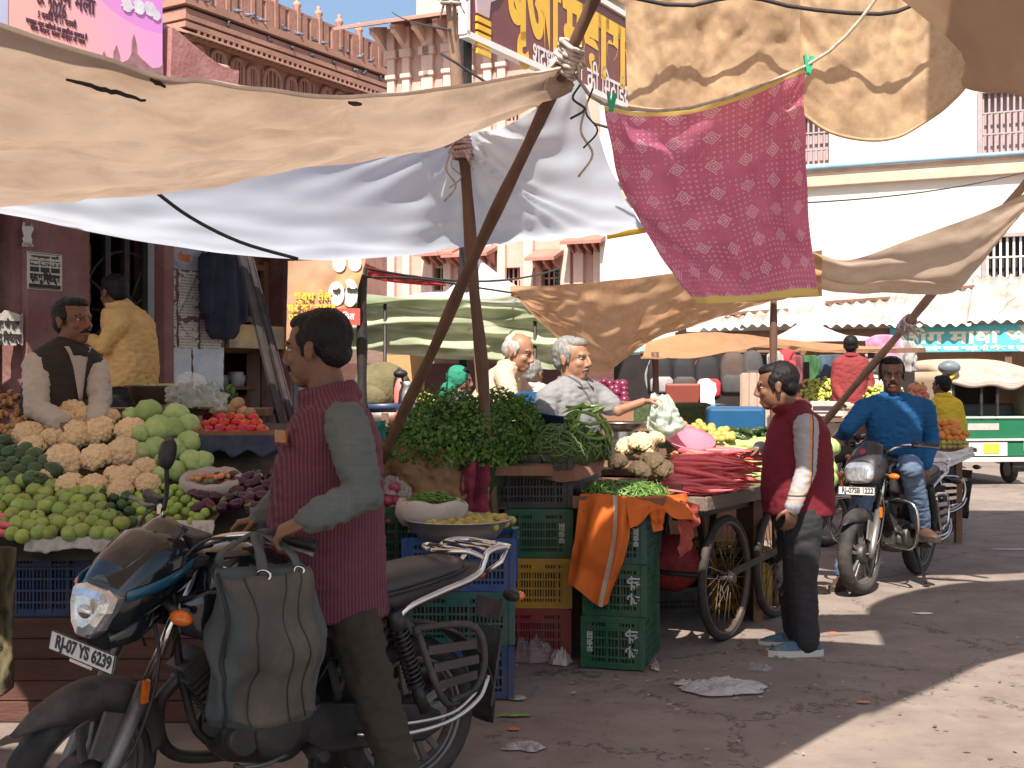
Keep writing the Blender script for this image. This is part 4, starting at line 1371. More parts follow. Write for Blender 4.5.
solo('red_cloth', MB().grid(cloth(rs0, rs1, 40, 10, 0, .03, (6, 2))), mat('red_cloth', (.52, .05, .045), .9, .15, 5, .2, 150, trans=.4), 'red cloth band stretched from the steel post towards the white tent', 'cloth')
rope('washing_line', PL([(366, 277, 8.05), (420, 279, 8.6), (480, 288, 9.4), (540, 297, 10.2)]), .008, ROPE, 'thin dark line from the steel post past the white tent')
bq0 = PL([(288, 261, 7.95), (327, 260, 7.95), (366, 259, 8.0)])
bq1 = PL([(286, 352, 8.0), (318, 348, 7.92), (345, 334, 7.96)])
rows = cloth(bq0, bq1, 40, 40, 0, .02, (3, 2), seed=81)
ban = solo('orange_banner', MB().grid(rows), mat('banner_print', (.56, .32, .20), .6, .12, 2, trans=.3, stain=(.62, .38, .13), samt=.9, sscale=2.5, sdetail=2), 'orange and yellow advertising banner with white bubbles hung on the steel post', 'banner')
def onban(u, v, off=.012):
 return rows[int(v * 39)][int(u * 39)] + V((0, -off, 0))
for (u, v, ru, rv) in ((.70, .42, .085, .13), (.9, .44, .085, .15), (.68, .07, .07, .09), (.88, .07, .07, .09)):
 c = onban(u, v)
 MB().prism([(ru * .62 * math.cos(a * PI / 10) , rv * .62 * math.sin(a * PI / 10)) for a in range(20)], .004, Matrix.Translation(c)).build('print_bubble', mat('bubble_white', (.72, .66, .62), .6, .08, 8), ban, org=ban.location)
for (u, v, sz, s, m) in ((.36, .42, .075, 'शुद्ध तेल', M_yel), (.36, .55, .07, 'घर का स्वाद', M_yel), (.36, .66, .06, 'एक िलटर पैक', M_yel), (.72, .70, .055, 'ऑफर सीिमत', M_wl), (.70, .40, .035, 'फ्री', M_ink), (.9, .42, .035, '1 िकलो', M_ink)):
 c = onban(u, v, .016 if m is not M_ink else .02)
 text(s, sz, Matrix.Translation(c - V(ban.location)) @ FT, m, parent=ban, bold=.002)
c = onban(.72, .70)
MB().box(c, (.34, .004, .11)).build('red_band', mat('red_print', (.55, .07, .05), .6, .1), ban, org=ban.location)
c = onban(.82, .87, .02)
MB().prism([(.05 * math.cos(a * PI / 10), .075 * math.sin(a * PI / 10)) for a in range(20)], .004, Matrix.Translation(c)).build('round_seal', mat('seal_print', (.25, .08, .12), .6, .3, 20), ban, org=ban.location)
CR = {}
def crate_mesh(wx, wy, h, fine=14):
 k = (wx, wy, h, fine)
 if k in CR:
  return CR[k]
 mb = MB()
 t = .012
 for sx, sy, L_, ax in ((0, -1, wx, 0), (0, 1, wx, 0), (-1, 0, wy, 1), (1, 0, wy, 1)):
  nv = fine if ax == 0 else max(5, int(fine * wy / wx))
  def bx(u, z, du, dz, dp=t, off=0):
   if ax == 0:
    mb.box((u, sy * (wy / 2 - dp / 2 + off), z), (du, dp, dz))
   else:
    mb.box((sx * (wx / 2 - dp / 2 + off), u, z), (dp, du, dz))
  e = L_ - (2 * t if ax else 0)
  bx(0, .018, e, .036)
  bx(0, h - .018, e, .036, t * 1.2, .003)
  bx(0, h - .062, e, .012)
  for z in (.22, .4, .58, .74):
   bx(0, h * z, e * .985, .011, t, .0045)
  for i in range(nv * 2):
   u = (i + .5) / (nv * 2) * e - e / 2
   bx(u, h / 2, .007, h - .05, .006, -.002)
  cw = min(.05, L_ * .13)
  for u in (-e / 2 + cw / 2, e / 2 - cw / 2):
   bx(u, h / 2, cw, h - .03, .008, .0015)
  bx(0, h * .82, L_ * .22, .03, .006, .006)
  for f in (-.3, -.1, .1, .3):
   bx(e * f, h / 2, .009, h - .04, .014, .005)
 mb.box((0, 0, .008), (wx - .02, wy - .02, .012))
 for a in (-1, 1):
  for b in (-1, 1):
   mb.box((a * (wx / 2 - .004), b * (wy / 2 - .004), h / 2), (.03, .03, h - .006))
 CR[k] = mb
 return mb
def crate_mat(n, c):
 return mat('crate_' + n, c, .5, .14, 5, .08, 60, stain=(.10, .08, .065), samt=.55, sscale=5, sdetail=8)
CM = {'green': crate_mat('green', (.010, .085, .040)), 'teal': crate_mat('teal', (.014, .085, .075)), 'blue': crate_mat('blue', (.016, .062, .21)), 'yellow': crate_mat('yellow', (.40, .22, .010)),
 'red': crate_mat('red', (.22, .018, .022)), 'black': crate_mat('black', (.022, .02, .022)), 'dark blue': crate_mat('dark_blue', (.018, .045, .13))}
M_slotshade = mat('slot_shade', (.045, .035, .028), .95, .4, 9)
M_mark = mat('white_crate_mark', (.36, .40, .38), .6, .2, 30)
def crate(col, c, yaw, size, label, group, marks=()):
 mb = crate_mesh(*size)
 o = mb.build('crate', CM[col])
 o.location = c
 o.rotation_euler.z = yaw
 tag(o, label, 'crate', group, 'thing')
 wx, wy, h = size[:3]
 MB().box((0, 0, h * .46), (wx - .05, wy - .05, h * .86)).build('slot_shade_box', M_slotshade, o)  # dark box added so the crate slots read as shaded
 for s_, fc, u, sz in marks:
  wx, wy, h = size[:3]
  if fc == 'f':
   M = face_matrix((u, -wy / 2 - .0045, h * .5), (0, 0, 1), (-1, 0, 0))
  else:
   M = face_matrix((-wx / 2 - .0045, u, h * .5), (0, 0, 1), (0, 1, 0))
  text(s_, sz, M, M_mark, parent=o, depth=.001, bold=.002)
 return o
S1 = (.33, .50, .285, 9)
yawG = math.atan2(-.09, .317)
gb = V((.395, 6.56, 0))
GX, GY = V((math.cos(yawG), math.sin(yawG), 0)), V((-math.sin(yawG), math.cos(yawG), 0))
gc = V((.705, 6.46, 0)) - GX * .165 + GY * .25
for i, (cl, lab) in enumerate((('green', 'green plastic crate at the foot of the stack under the orange cloth'), ('green', 'green plastic crate in the middle of the stack under the orange cloth'), ('teal', 'bluish green crate at the top of the stack under the orange cloth'))):
 crate(cl, gc + V((.004 * i, -.005 * i, .287 * i + .006)), yawG + .02 * (i % 2), S1, lab, 'stacked crates', (('के सी', 'f', .115, .075), ('SHREE', 'f', -.125, .04)) if i < 2 else (('SHREE', 'f', .12, .035),))
dc = P(538, 660, 6.74)
dc = V((.165, 6.95, 0))
for i, (cl, z, h, lab) in enumerate((('red', .006, .285, 'dark red crate on the ground under the yellow crate'), ('yellow', .293, .28, 'yellow crate between the red and the green crate'), ('green', .576, .275, 'dark green crate on top of the yellow crate'), ('black', .855, .30, 'black crate under the sack of green beans'))):
 crate(cl, dc + V((-.01 + (.0 if i < 3 else -.045), 0, z)), -.06 + .02 * i, (.36 if i < 3 else .44, .46, h, 12), lab, 'stacked crates', (('OM', 'f', -.13, .05), ('SHREE', 'f', .13, .04)) if i == 2 else ())
bc = V((-.275, 6.06, 0))
for i, (cl, z, lab) in enumerate((('dark blue', .006, 'dark blue crate on the ground behind the motorcycle carrier'), ('teal', .27, 'blue green crate between two blue crates behind the motorcycle'), ('blue', .534, 'bright blue crate under the pan of lemons'))):
 crate(cl, bc + V((.01 * i, 0, z)), .03 - .03 * i, (.54, .36, .262, 14), lab, 'stacked crates')
crate('green', P(392, 560, 6.3) * 1, .05, (.30, .4, .30, 9), 'green crate with white lettering half hidden behind the man in the vest', 'stacked crates', (('SHREE', 'f', .11, .045),))
bx_ = solo('wooden_stand', MB().box((-.655, 6.30, .28), (.30, .4, .52)), M_wood, 'low wooden stand under the lettered green crate', 'stand')
M_plank = mat('red_brown_planks', (.085, .035, .026), .85, .3, 4, .4, 50, stretch=(.3, 1, 1.5), stain=(.13, .075, .055), samt=.5, sscale=3)
pf = thing('stall_platform', 'low plank platform of the vegetable display behind the motorcycle', 'platform', (-2.3, 5.4, 0))
pb_ = MB()
for i in range(5):
 pb_.box((-2.1, 5.50 + .012 * (i % 2), .05 + i * .096), (2.9, .03, .092))
pb_.build('front_planks', M_plank, pf, org=pf.location, bevel=.004)
MB().box((-2.1, 6.4, .46), (2.85, 1.75, .03)).build('deck', M_plank, pf, org=pf.location)
for x in (-3.4, -2.1, -.72):
 for y in (5.6, 7.1):
  MB().box((x, y, .22), (.08, .08, .44)).build('leg', M_plank, pf, org=pf.location)
for i, (px, cl, lab) in enumerate(((52, 'dark blue', 'dark blue crate under the round gourds at the end of the platform'), (128, 'dark blue', 'dark blue crate behind the motorcycle headlight cowl'), (192, 'yellow', 'yellow crate under the tray of small green gourds'), (258, 'blue', 'blue crate under the brinjals beside the man in the vest'))):
 c = P(px, 545, 5.62)
 crate(cl, V((c.x - .01, 5.68, .478)), .02 * i, (.40 if i == 0 else .30, .30, .30, 12), lab, 'crates in a row on the platform')
def SL(px, py, up=0.):
 Y = 3.36 / (.5 + (py - 384) / 1200)
 p = P(px, py, Y)
 return p + V((0, -.447, .894)) * up
bd = []
for y, z in ((5.33, .785), (5.45, .85), (5.8, 1.02), (6.2, 1.21), (6.55, 1.36), (6.75, 1.2), (6.8, .5)):
 bd.append([V((-3.35 + 2.55 * i / 30, y, z - .02 + .012 * noise.noise(V((i * .5, y * 3, 1))))) for i in range(31)])
solo('display_cover', MB().grid(bd), mat('dark_sacking', (.055, .045, .035), .95, .4, 9, .4, 80), 'dark sacking spread over the sloping vegetable display', 'cloth cover')
nwm = mat('edge_newspaper', (.50, .47, .42), .9, .15, 8, .2, 40, stain=(.2, .12, .16), samt=.8, sscale=8)
for i, (a, b, lab) in enumerate((((30, 537), (118, 549), 'newspaper flap hanging below the round gourds'), ((168, 518), (217, 533), 'crumpled pale paper edge of the small gourd tray'))):
 n = 16
 t = [SL(a[0] + (b[0] - a[0]) * j / n, 541 - (8 if i else 0) + (0 if i == 0 else -8), .03) + V((0, -.035, 0)) for j in range(n + 1)]
 bt_ = [p + V((0, -.02 + .012 * math.sin(j * 2.3), -.06 - .014 * noise.noise(V((j * .9, i * 7, 0))) - .01 * math.sin(j * .5))) for j, p in enumerate(t)]
 solo('newspaper', MB().grid(cloth(t, bt_, 30, 8, 0, .01, (5, 2))), nwm if i == 0 else mat('pale_paper', (.5, .44, .38), .9, .1, 8), lab, 'paper', solid=.002)
def veg(fn, m, name, children=()):
 me = fn() if callable(fn) else fn
 o = place(name, me, m)
 for nm, c, mm in children:
  place(nm, c, mm, o)
 return o
def bumpy(r, disp, n=18, m=12):
 mb = MB().ball((0, 0, 0), r, n, m)
 mb.v = [v + v.normalized() * disp(v) for v in mb.v]
 return mb.mesh()
def strew(proto, pts, label, cat, group, sc=(.9, 1.1), rot=None):
 """first the proto itself, then copies, one object per vegetable"""
 lab = label if isinstance(label, (list, tuple)) else [label]
 for i, p in enumerate(pts):
  o = proto if i == 0 and 'label' not in proto else dup(proto)
  tag(o, lab[i % len(lab)], cat, group, 'thing')
  o.location = p
  o.rotation_euler = rot(i) if rot else (rnd.uniform(-.6, .6), rnd.uniform(-.6, .6), rnd.uniform(0, 6.28))
  k = rnd.uniform(*sc)
  o.scale = (k, k, k)
def inpoly(x, y, poly):
 c = False
 for i in range(len(poly)):
  (x1, y1), (x2, y2) = poly[i], poly[i - 1]
  if (y1 > y) != (y2 > y) and x < (x2 - x1) * (y - y1) / (y2 - y1) + x1:
   c = not c
 return c
def region(poly, dx, dy, jit=.25, up=.03, surf=None):
 surf = surf or SL
 xs, ys = [p[0] for p in poly], [p[1] for p in poly]
 out = []
 y, r = min(ys), 0
 while y <= max(ys):
  x = min(xs) + (dx / 2 if r % 2 else 0)
  while x <= max(xs):
   a, b = x + rnd.uniform(-jit, jit) * dx, y + rnd.uniform(-jit, jit) * dy
   if inpoly(a, b, poly):
    u = up(a, b) if callable(up) else up
    out.append(surf(a, b, u + rnd.uniform(-.1, .25) * abs(u)))
   x += dx
  y += dy
  r += 1
 return out
M_tinda = mat('tinda_skin', (.24, .31, .062), .45, .2, 16, .08, 60, rand=.22, huer=.02, stain=(.33, .38, .13), samt=.6, sscale=30)
M_stem = mat('green_stem', (.13, .18, .05), .7, .2, 20)
M_cauli = mat('cauliflower_curd', (.68, .50, .30), .85, .09, 28, .7, 85, rand=.08, stain=(.45, .3, .14), samt=.35, sscale=18)
M_leafg = mat('leaf_green', (.10, .19, .045), .55, .25, 14, .2, 40, rand=.2, trans=.2)
M_cabb = mat('cabbage_leaf', (.30, .41, .13), .5, .15, 9, .25, 26, rand=.12, stain=(.42, .50, .26), samt=.6, sscale=9)
M_tom = mat('tomato_skin', (.52, .022, .012), .22, .12, 9, rand=.2, huer=.018)
M_brin = mat('brinjal_skin', (.060, .012, .030), .22, .35, 10, rand=.35, huer=.02)
M_caps = mat('dark_green_skin', (.035, .075, .022), .3, .25, 9, rand=.3)
M_small = mat('small_green_skin', (.24, .34, .06), .38, .18, 14, rand=.2)
M_ging = mat('ginger_skin', (.40, .215, .10), .85, .2, 22, .4, 70, rand=.2)
M_carrot = mat('red_carrot_skin', (.66, .115, .12), .45, .15, 26, .12, 90, rand=.18, huer=.012, stretch=(.4, 3, 3))
M_lemon = mat('lemon_skin', (.40, .33, .075), .4, .15, 20, .15, 200, rand=.2, huer=.03)
M_orange = mat('orange_skin', (.62, .20, .025), .42, .1, 20, .2, 220, rand=.12)
M_pome = mat('pomegranate_skin', (.50, .16, .09), .4, .3, 9, rand=.2, huer=.03, stain=(.55, .36, .12), samt=.7, sscale=12)
M_onion = mat('onion_skin', (.34, .07, .12), .4, .2, 12, rand=.2)
M_potato = mat('potato_skin', (.36, .22, .12), .85, .15, 22, .2, 80, rand=.18)
M_chil = mat('green_chilli_skin', (.10, .19, .035), .3, .2, 20, rand=.3, huer=.02)
M_bean = mat('bean_skin', (.09, .15, .04), .5, .2, 20, rand=.3)
tind = veg(bumpy((.039, .039, .034), lambda v: .0016 * math.cos(10 * math.atan2(v.y, v.x))), M_tinda, 'round_gourd', [('stem', MB().tube([(0, 0, .03), (.004, 0, .042)], [.006, .004], 6).mesh(), M_stem)])
pts = region([(-25, 492), (60, 486), (100, 498), (124, 528), (124, 545), (-25, 552)], 14.5, 8.2, .25, .05)
strew(tind, pts, 'pale green round gourd in the heap at the front edge of the display', 'vegetable', 'round gourds heaped by the blue crate')
caps = veg(bumpy((.05, .042, .042), lambda v: .006 * noise.noise(v * 25)), M_caps, 'dark_gourd', [('stem', MB().tube([(.045, 0, 0), (.07, .004, .006)], [.007, .005], 6).mesh(), M_stem)])
strew(caps, region([(-25, 452), (10, 446), (40, 462), (62, 484), (50, 492), (-25, 494)], 14, 7.5, .25, .06), 'dark green gourd in the heap beside the cauliflowers', 'vegetable', 'dark gourds beside the cauliflowers')
strew(dup(caps), [SL(x, y, .05) for x, y in ((92, 505), (104, 502), (116, 507), (99, 515), (112, 517), (124, 514), (108, 525), (120, 526), (131, 521), (133, 531), (96, 497), (127, 505))], 'small dark green gourd between the round gourds and the tray of small gourds', 'vegetable', 'small dark gourds by the cowl', sc=(.55, .7))
cuc = veg(lambda: MB().tube([(-.12, 0, 0), (-.09, .005, 0), (0, .015, 0), (.09, .005, 0), (.125, 0, 0)], [.008, .026, .03, .027, .008], 10).mesh(), mat('cucumber_skin', (.03, .055, .018), .4, .3, 30, .3, 60, rand=.2), 'cucumber')
strew(cuc, [SL(x, y, u) for x, y, u in ((44, 418, .03), (58, 414, .03), (70, 419, .03), (50, 410, .06), (66, 408, .07), (80, 412, .05), (55, 424, .02), (78, 424, .02), (62, 403, .05), (86, 404, .04), (48, 402, .05))], 'dark green cucumber behind the cauliflowers', 'vegetable', 'cucumbers behind the cauliflowers', rot=lambda i: (0, rnd.uniform(-.1, .1), rnd.uniform(-.4, .4)))
def ging():
 mb = MB()
 g = random.Random(3)
 for k in range(6):
  a = V((g.uniform(-.04, .04), g.uniform(-.02, .02), g.uniform(-.01, .01)))
  b = a + V((g.uniform(-.04, .04), g.uniform(-.04, .04), g.uniform(-.012, .02)))
  mb.tube([a, (a + b) / 2, b], [.014, .016, .010], 7)
 return mb.mesh()
strew(veg(ging, M_ging, 'ginger'), region([(-25, 402), (34, 400), (40, 424), (22, 444), (-25, 446)], 13, 7, .3, .035), 'knobbly ginger root in the heap beside the cucumbers', 'vegetable', 'ginger heap at the end of the display')
strew(veg(lambda: MB().tube([(-.07, 0, 0), (-.05, 0, 0), (0, .006, .002), (.06, .012, 0), (.12, .01, 0)], [.006, .018, .017, .011, .003], 9).mesh(), M_carrot, 'red_carrot'), [SL(x, y, .06) for x, y in ((-6, 530), (4, 537), (-12, 541), (2, 545), (8, 529), (-20, 533))], 'red carrot lying at the open end of the round gourd heap', 'vegetable', 'red carrots by the round gourds', rot=lambda i: (0, .1, rnd.uniform(-.5, .5)))
def cauli(seed):
 g = random.Random(seed)
 mb = MB()
 n = 95
 for i in range(n):
  z = 1 - 1.25 * (i + .5) / n
  a = i * 2.39996
  q = V((math.sqrt(max(0, 1 - z * z)) * math.cos(a), math.sqrt(max(0, 1 - z * z)) * math.sin(a), z * .80))
  big = 1 + .13 * noise.noise(q * 2.6 + V((seed, 0, 0)))
  r = g.uniform(.017, .026)
  mb.ball(q * .078 * big, (r, r, r * .9), 8, 6)
 mb.ball((0, 0, -.005), (.078, .078, .064), 16, 10)
 mb.tube([(0, 0, -.02), (0, 0, -.075)], [.03, .022], 8)
 return mb.mesh()
def cleaf(seed):
 g = random.Random(seed)
 mb = MB()
 for k in range(7):
  a = k * 2 * PI / 7 + g.uniform(-.3, .3)
  rows = []
  for i in range(5):
   t = i / 4
   w_ = .045 * math.sin(PI * (.15 + .8 * t))
   c = V((math.cos(a), math.sin(a), 0)) * (.03 + .065 * math.sin(t * 1.7)) + V((0, 0, -.065 + .085 * t))
   s_ = V((-math.sin(a), math.cos(a), 0))
   rows.append([c + s_ * w_ * (j - 1.5) / 1.5 + V((math.cos(a), math.sin(a), 0)) * .006 * math.sin(j * 2 + k) for j in range(4)])
  mb.grid(rows, uv=False)
 return mb.mesh()
caul = [veg(cauli(s), M_cauli, 'cauliflower', [('leaves', cleaf(s), M_leafg)]) for s in (1, 2, 3)]
cl = [(290, 150, 60), (240, 195, 66), (300, 240, 68), (395, 220, 66), (520, 220, 62), (120, 240, 64), (130, 290, 58), (255, 345, 76), (387, 328, 66), (497, 305, 68), (575, 372, 52), (378, 440, 56), (290, 440, 60), (480, 462, 52), (500, 412, 62), (590, 430, 50), (205, 250, 46), (440, 165, 40), (200, 150, 45), (350, 165, 48), (455, 395, 40), (185, 400, 45)]
for i, (x, y, r) in enumerate(cl):
 px, py, rr = x / 3.94, 380 + y / 3.94, r / 3.94
 o = caul[i % 3]
 if i >= 3:
  o = dup(o)
 tag(o, 'cream cauliflower head piled between the dark gourds and the cabbages', 'vegetable', 'cauliflowers on the long display', 'thing')
 p = SL(px, py + 4, .05)
 o.location = p
 o.rotation_euler = (.75 + rnd.uniform(-.25, .25), rnd.uniform(-.35, .35), rnd.uniform(0, 6.28))
 o.rotation_euler = (Euler((.62 + rnd.uniform(-.25, .3), rnd.uniform(-.4, .4), 0)).to_matrix() @ Matrix.Rotation(rnd.uniform(0, 6.28), 3, 'Z')).to_euler()
 s_ = rr / (F / p.y) / .095
 o.scale = (s_, s_, s_)
def cabb(seed):
 mb = MB().ball((0, 0, 0), (.085, .085, .076), 28, 18)
 out = []
 for v in mb.v:
  a = math.atan2(v.y, v.x)
  q = v.normalized()
  d = .004 * abs(math.sin(a * 4 + 2.5 * q.z + seed)) + .006 * noise.noise(q * 2.2 + V((seed, 0, 0))) + .0015 * math.sin(a * 22 + q.z * 9)
  for k in range(3):
   ax = V((math.cos(k * 2.1 + seed), math.sin(k * 2.1 + seed), .5)).normalized()
   d += .004 if q.dot(ax) > .25 + .1 * noise.noise(q * 4) else 0
  out.append(v + q * d)
 mb.v = out
 return mb.mesh()
cab = [veg(cabb(s), M_cabb, 'cabbage') for s in (1, 2)]
for i, (x, y, r) in enumerate([(590, 152, 54), (700, 165, 52), (630, 218, 60), (748, 200, 45), (690, 215, 48), (618, 292, 46), (690, 303, 48), (750, 272, 48), (572, 305, 38), (760, 348, 50), (805, 342, 40), (692, 382, 44), (520, 160, 32), (560, 240, 40), (650, 350, 40), (640, 400, 36)]):
 px, py, rr = x / 3.94, 380 + y / 3.94, r / 3.94
 o = cab[i % 2]
 if i >= 2:
  o = dup(o)
 tag(o, 'smooth pale green cabbage piled between the cauliflowers and the tomatoes', 'vegetable', 'cabbages on the long display', 'thing')
 p = SL(px, py + 3, .05)
 o.location = p
 o.rotation_euler = (rnd.uniform(0, 1.2), rnd.uniform(-.5, .5), rnd.uniform(0, 6.28))
 s_ = rr / (F / p.y) / .088
 o.scale = (s_, s_, s_)
tc_ = SL(232, 438)
tr = MB()
tr.lathe([(0, -.03), (.26, -.03), (.27, .03), (.262, .03), (.25, -.015), (0, -.015)], 28, Matrix.Translation(tc_ + V((0, .05, .01))) @ Matrix.Diagonal((1, .62, 1, 1)))
solo('tomato_tray', tr, M_wood, 'shallow round tray under the heap of tomatoes', 'tray')
tk = MB()
for j in range(1):
 a0 = [tc_ + V((-.27 + .54 * i / 14, -.13 - .03 * math.sin(i / 14 * PI), .02)) for i in range(15)]
 a1 = [p + V((0, -.03 + .01 * math.sin(k * 2), -.09 - .02 * math.sin(k * 1.7))) for k, p in enumerate(a0)]
 tk.grid(cloth(a0, a1, 26, 8, 0, .01, (5, 2)))
solo('tray_cloth', tk, mat('navy_sacking', (.03, .04, .07), .9, .4, 14, .3, 80), 'dark blue cloth edge hanging from the tomato tray', 'cloth', solid=.003)
tomo = veg(bumpy((.031, .031, .026), lambda v: .001 * math.cos(5 * math.atan2(v.y, v.x))), M_tom, 'tomato', [('calyx', MB().lathe([(0, .022), (.009, .0255), (.001, .031)], 5).mesh(), M_stem)])
def tsurf(px, py, up=0.):
 t = (445 - py) / 30
 return P(px, py, 6.0 + .42 * t)
strew(tomo, region([(194, 440), (198, 425), (212, 415), (236, 412), (254, 416), (264, 430), (268, 439), (262, 441), (200, 441)], 10.5, 6.0, .2, 0, tsurf), 'ripe red tomato in the heap beside the cabbages', 'vegetable', 'tomatoes heaped on the tray', sc=(.92, 1.15))
strew(veg(bumpy((.04, .034, .032), lambda v: .003 * noise.noise(v * 40)), M_potato, 'potato'), [P(x, y, 6.55) for x, y in ((222, 411), (232, 409), (242, 411), (250, 413), (214, 413), (237, 404))], 'brown potato lying behind the tomatoes', 'vegetable', 'potatoes behind the tomatoes')
pbag = MB()
bcn = SL(213, 492, .0)
pr = [(0, -.02), (.13, -.01), (.155, .035), (.15, .07), (.135, .085), (.118, .072), (.10, .05), (0, .045)]
pbag.lathe(pr, 40, Matrix.Translation(bcn) @ Matrix.Rotation(R(18), 4, 'X') @ Matrix.Diagonal((1, .8, 1, 1)))
pbag.v = [v + V((noise.noise(v * 22), noise.noise(v * 22 + V((9, 0, 0))), noise.noise(v * 25 + V((0, 7, 0))))) * .014 for v in pbag.v]
M_poly = mat('thin_white_plastic', (.62, .55, .52), .25, .08, 9, .3, 50, trans=.45)
solo('plastic_bag', pbag, M_poly, 'rolled open white plastic bag of small orange vegetables beside the brinjals', 'bag')
strew(dup(tomo), [bcn + V((rnd.uniform(-.09, .09), rnd.uniform(-.06, .06), .068 + rnd.uniform(0, .012))) for i in range(16)], 'small orange vegetable inside the rolled white bag', 'vegetable', 'orange vegetables in the bag', sc=(.5, .65))
for o in [o for o in SC.objects if o.get('group') == 'orange vegetables in the bag']:
 o.name = 'orange_vegetable'
omesh = [o for o in SC.objects if o.get('group') == 'orange vegetables in the bag']
om = omesh[0].data.copy()
om.materials.clear()
om.materials.append(M_pome)
for o in omesh:
 o.data = om
brin = veg(lambda: MB().tube([(-.05, 0, 0), (-.045, 0, 0), (-.03, 0, 0), (0, 0, 0), (.028, 0, 0), (.042, 0, 0)], [.004, .02, .027, .027, .018, .005], 12).mesh(), M_brin, 'brinjal', [('calyx', MB().tube([(.034, 0, 0), (.046, 0, 0), (.065, .004, .003)], [.019, .008, .005], 7).mesh(), M_stem)])
strew(brin, region([(192, 502), (215, 488), (248, 482), (292, 480), (298, 522), (196, 522)], 12.5, 7, .28, .05), 'glossy dark purple brinjal in the heap beside the yellow crate', 'vegetable', 'brinjals heaped on the display', rot=lambda i: (rnd.uniform(0, 6.28), rnd.uniform(-.5, .5), rnd.uniform(0, 6.28)))
smg = veg(bumpy((.026, .021, .021), lambda v: .0006 * math.cos(8 * math.atan2(v.z, v.y))), M_small, 'small_gourd')
strew(smg, region([(128, 500), (150, 490), (172, 488), (205, 506), (213, 522), (190, 530), (140, 528)], 10.5, 6.4, .25, .035), 'small bright green gourd in the paper edged tray', 'vegetable', 'small green gourds in the tray', sc=(.9, 1.15))
tray2 = MB().lathe([(0, -.04), (.2, -.04), (.225, .0), (.215, .0), (.19, -.03), (0, -.03)], 30, Matrix.Translation(SL(172, 512)) @ Matrix.Rotation(R(20), 4, 'X') @ Matrix.Diagonal((1, .7, 1, 1)))
solo('gourd_tray', tray2, mat('pale_basket', (.34, .26, .18), .8, .2, 30, .4, 60), 'pale shallow basket under the small green gourds', 'basket')
bwl = MB().lathe([(0, 0), (.12, 0), (.145, .09), (.17, .1), (.168, .108), (.138, .1), (.12, .012), (0, .012)], 32, Matrix.Translation(P(155, 404, 6.75)))
solo('metal_basin', bwl, mat('brown_metal', (.24, .16, .12), .4, .2, 8, .1, 60, metal=.6), 'brown metal basin of pale grains behind the cabbages', 'basin')
strew(dup(smg), [P(155, 400, 6.75) + V((rnd.uniform(-.1, .1), rnd.uniform(-.1, .1), .08)) for i in range(22)], 'pale bean inside the brown metal basin', 'vegetable', 'pale beans in the basin', sc=(.5, .7))
solo('back_table', MB().box((-2.0, 7.0, 1.39), (1.2, .36, .04)).box((-2.5, 7.0, .92), (.05, .3, .9)).box((-1.5, 7.0, .92), (.05, .3, .9)), M_wood, 'narrow dark table behind the cabbages carrying the basin', 'table')
def leaves(n, place_fn, size, seed=1, lobes=3):
 g = random.Random(seed)
 mb = MB()
 for i in range(n):
  c, nn = place_fn(g)
  u = V((g.gauss(0, 1), g.gauss(0, 1), g.gauss(0, 1)))
  nn = (nn + u * .55).normalized()
  x = nn.orthogonal().normalized()
  x = (Matrix.Rotation(g.uniform(0, 6.28), 3, nn) @ x)
  y = nn.cross(x)
  s_ = size * g.uniform(.6, 1.35)
  if lobes == 3:
   vs = [c, c + (x * .55 + y * .5) * s_, c + (y * 1.15) * s_ + nn * s_ * .15, c + (-x * .55 + y * .5) * s_, c + (x * .9 + y * .95) * s_ * .8 - nn * .2 * s_, c + (-x * .9 + y * .95) * s_ * .8 - nn * .2 * s_]
   mb.add(vs, [(0, 1, 2, 3), (0, 4, 1), (0, 3, 5)], True)
  else:
   vs = [c - x * s_ * .3, c + x * s_ * .3, c + x * s_ * .35 + y * s_ * 1.6 + nn * s_ * .3, c + y * s_ * 2.4, c - x * s_ * .35 + y * s_ * 1.6 + nn * s_ * .3]
   mb.add(vs, [(0, 1, 2, 3, 4)], True)
 return mb
def ellip(c, r, lo=-.1):
 c = V(c)
 def f(g):
  while True:
   q = V((g.gauss(0, 1), g.gauss(0, 1), g.gauss(0, 1))).normalized()
   if q.z > lo:
    break
  k = g.uniform(.78, 1.03) + .12 * noise.noise(q * 3 + c)
  return c + V((q.x * r[0], q.y * r[1], q.z * r[2])) * k, q
 return f
M_cor = mat('coriander_leaf', (.10, .205, .038), .5, .4, 9, trans=.3)
M_cor2 = mat('bright_herb_leaf', (.10, .20, .03), .5, .35, 9, trans=.35)
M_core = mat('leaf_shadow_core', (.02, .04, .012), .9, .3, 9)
cc = P(455, 462, 6.65)
hb = leaves(5200, ellip(cc, (.37, .34, .40), -.02), .02, 1)
hb.join(leaves(900, ellip(P(425, 448, 6.4), (.24, .22, .17), -.3), .02, 5))
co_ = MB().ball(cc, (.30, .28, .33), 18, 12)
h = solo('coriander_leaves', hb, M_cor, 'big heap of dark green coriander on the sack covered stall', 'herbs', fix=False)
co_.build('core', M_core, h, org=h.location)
h['kind'] = 'stuff'
hb = leaves(2200, ellip(P(512, 446, 6.95), (.2, .24, .30), -.3), .024, 2)
hb.join(leaves(500, ellip(P(500, 425, 6.9), (.16, .16, .22), -.3), .024, 9))
h = solo('fenugreek_leaves', hb, M_cor2, 'brighter green herb leaves between the coriander and the blue tub', 'herbs', fix=False)
h['kind'] = 'stuff'
hb = leaves(900, ellip(P(205, 400, 6.75), (.17, .1, .06), -.3), .022, 3, lobes=1)
h = solo('spring_onion_greens', hb, M_leafg, 'loose green stalks in clear plastic behind the cabbages', 'herbs', fix=False)
h['kind'] = 'stuff'
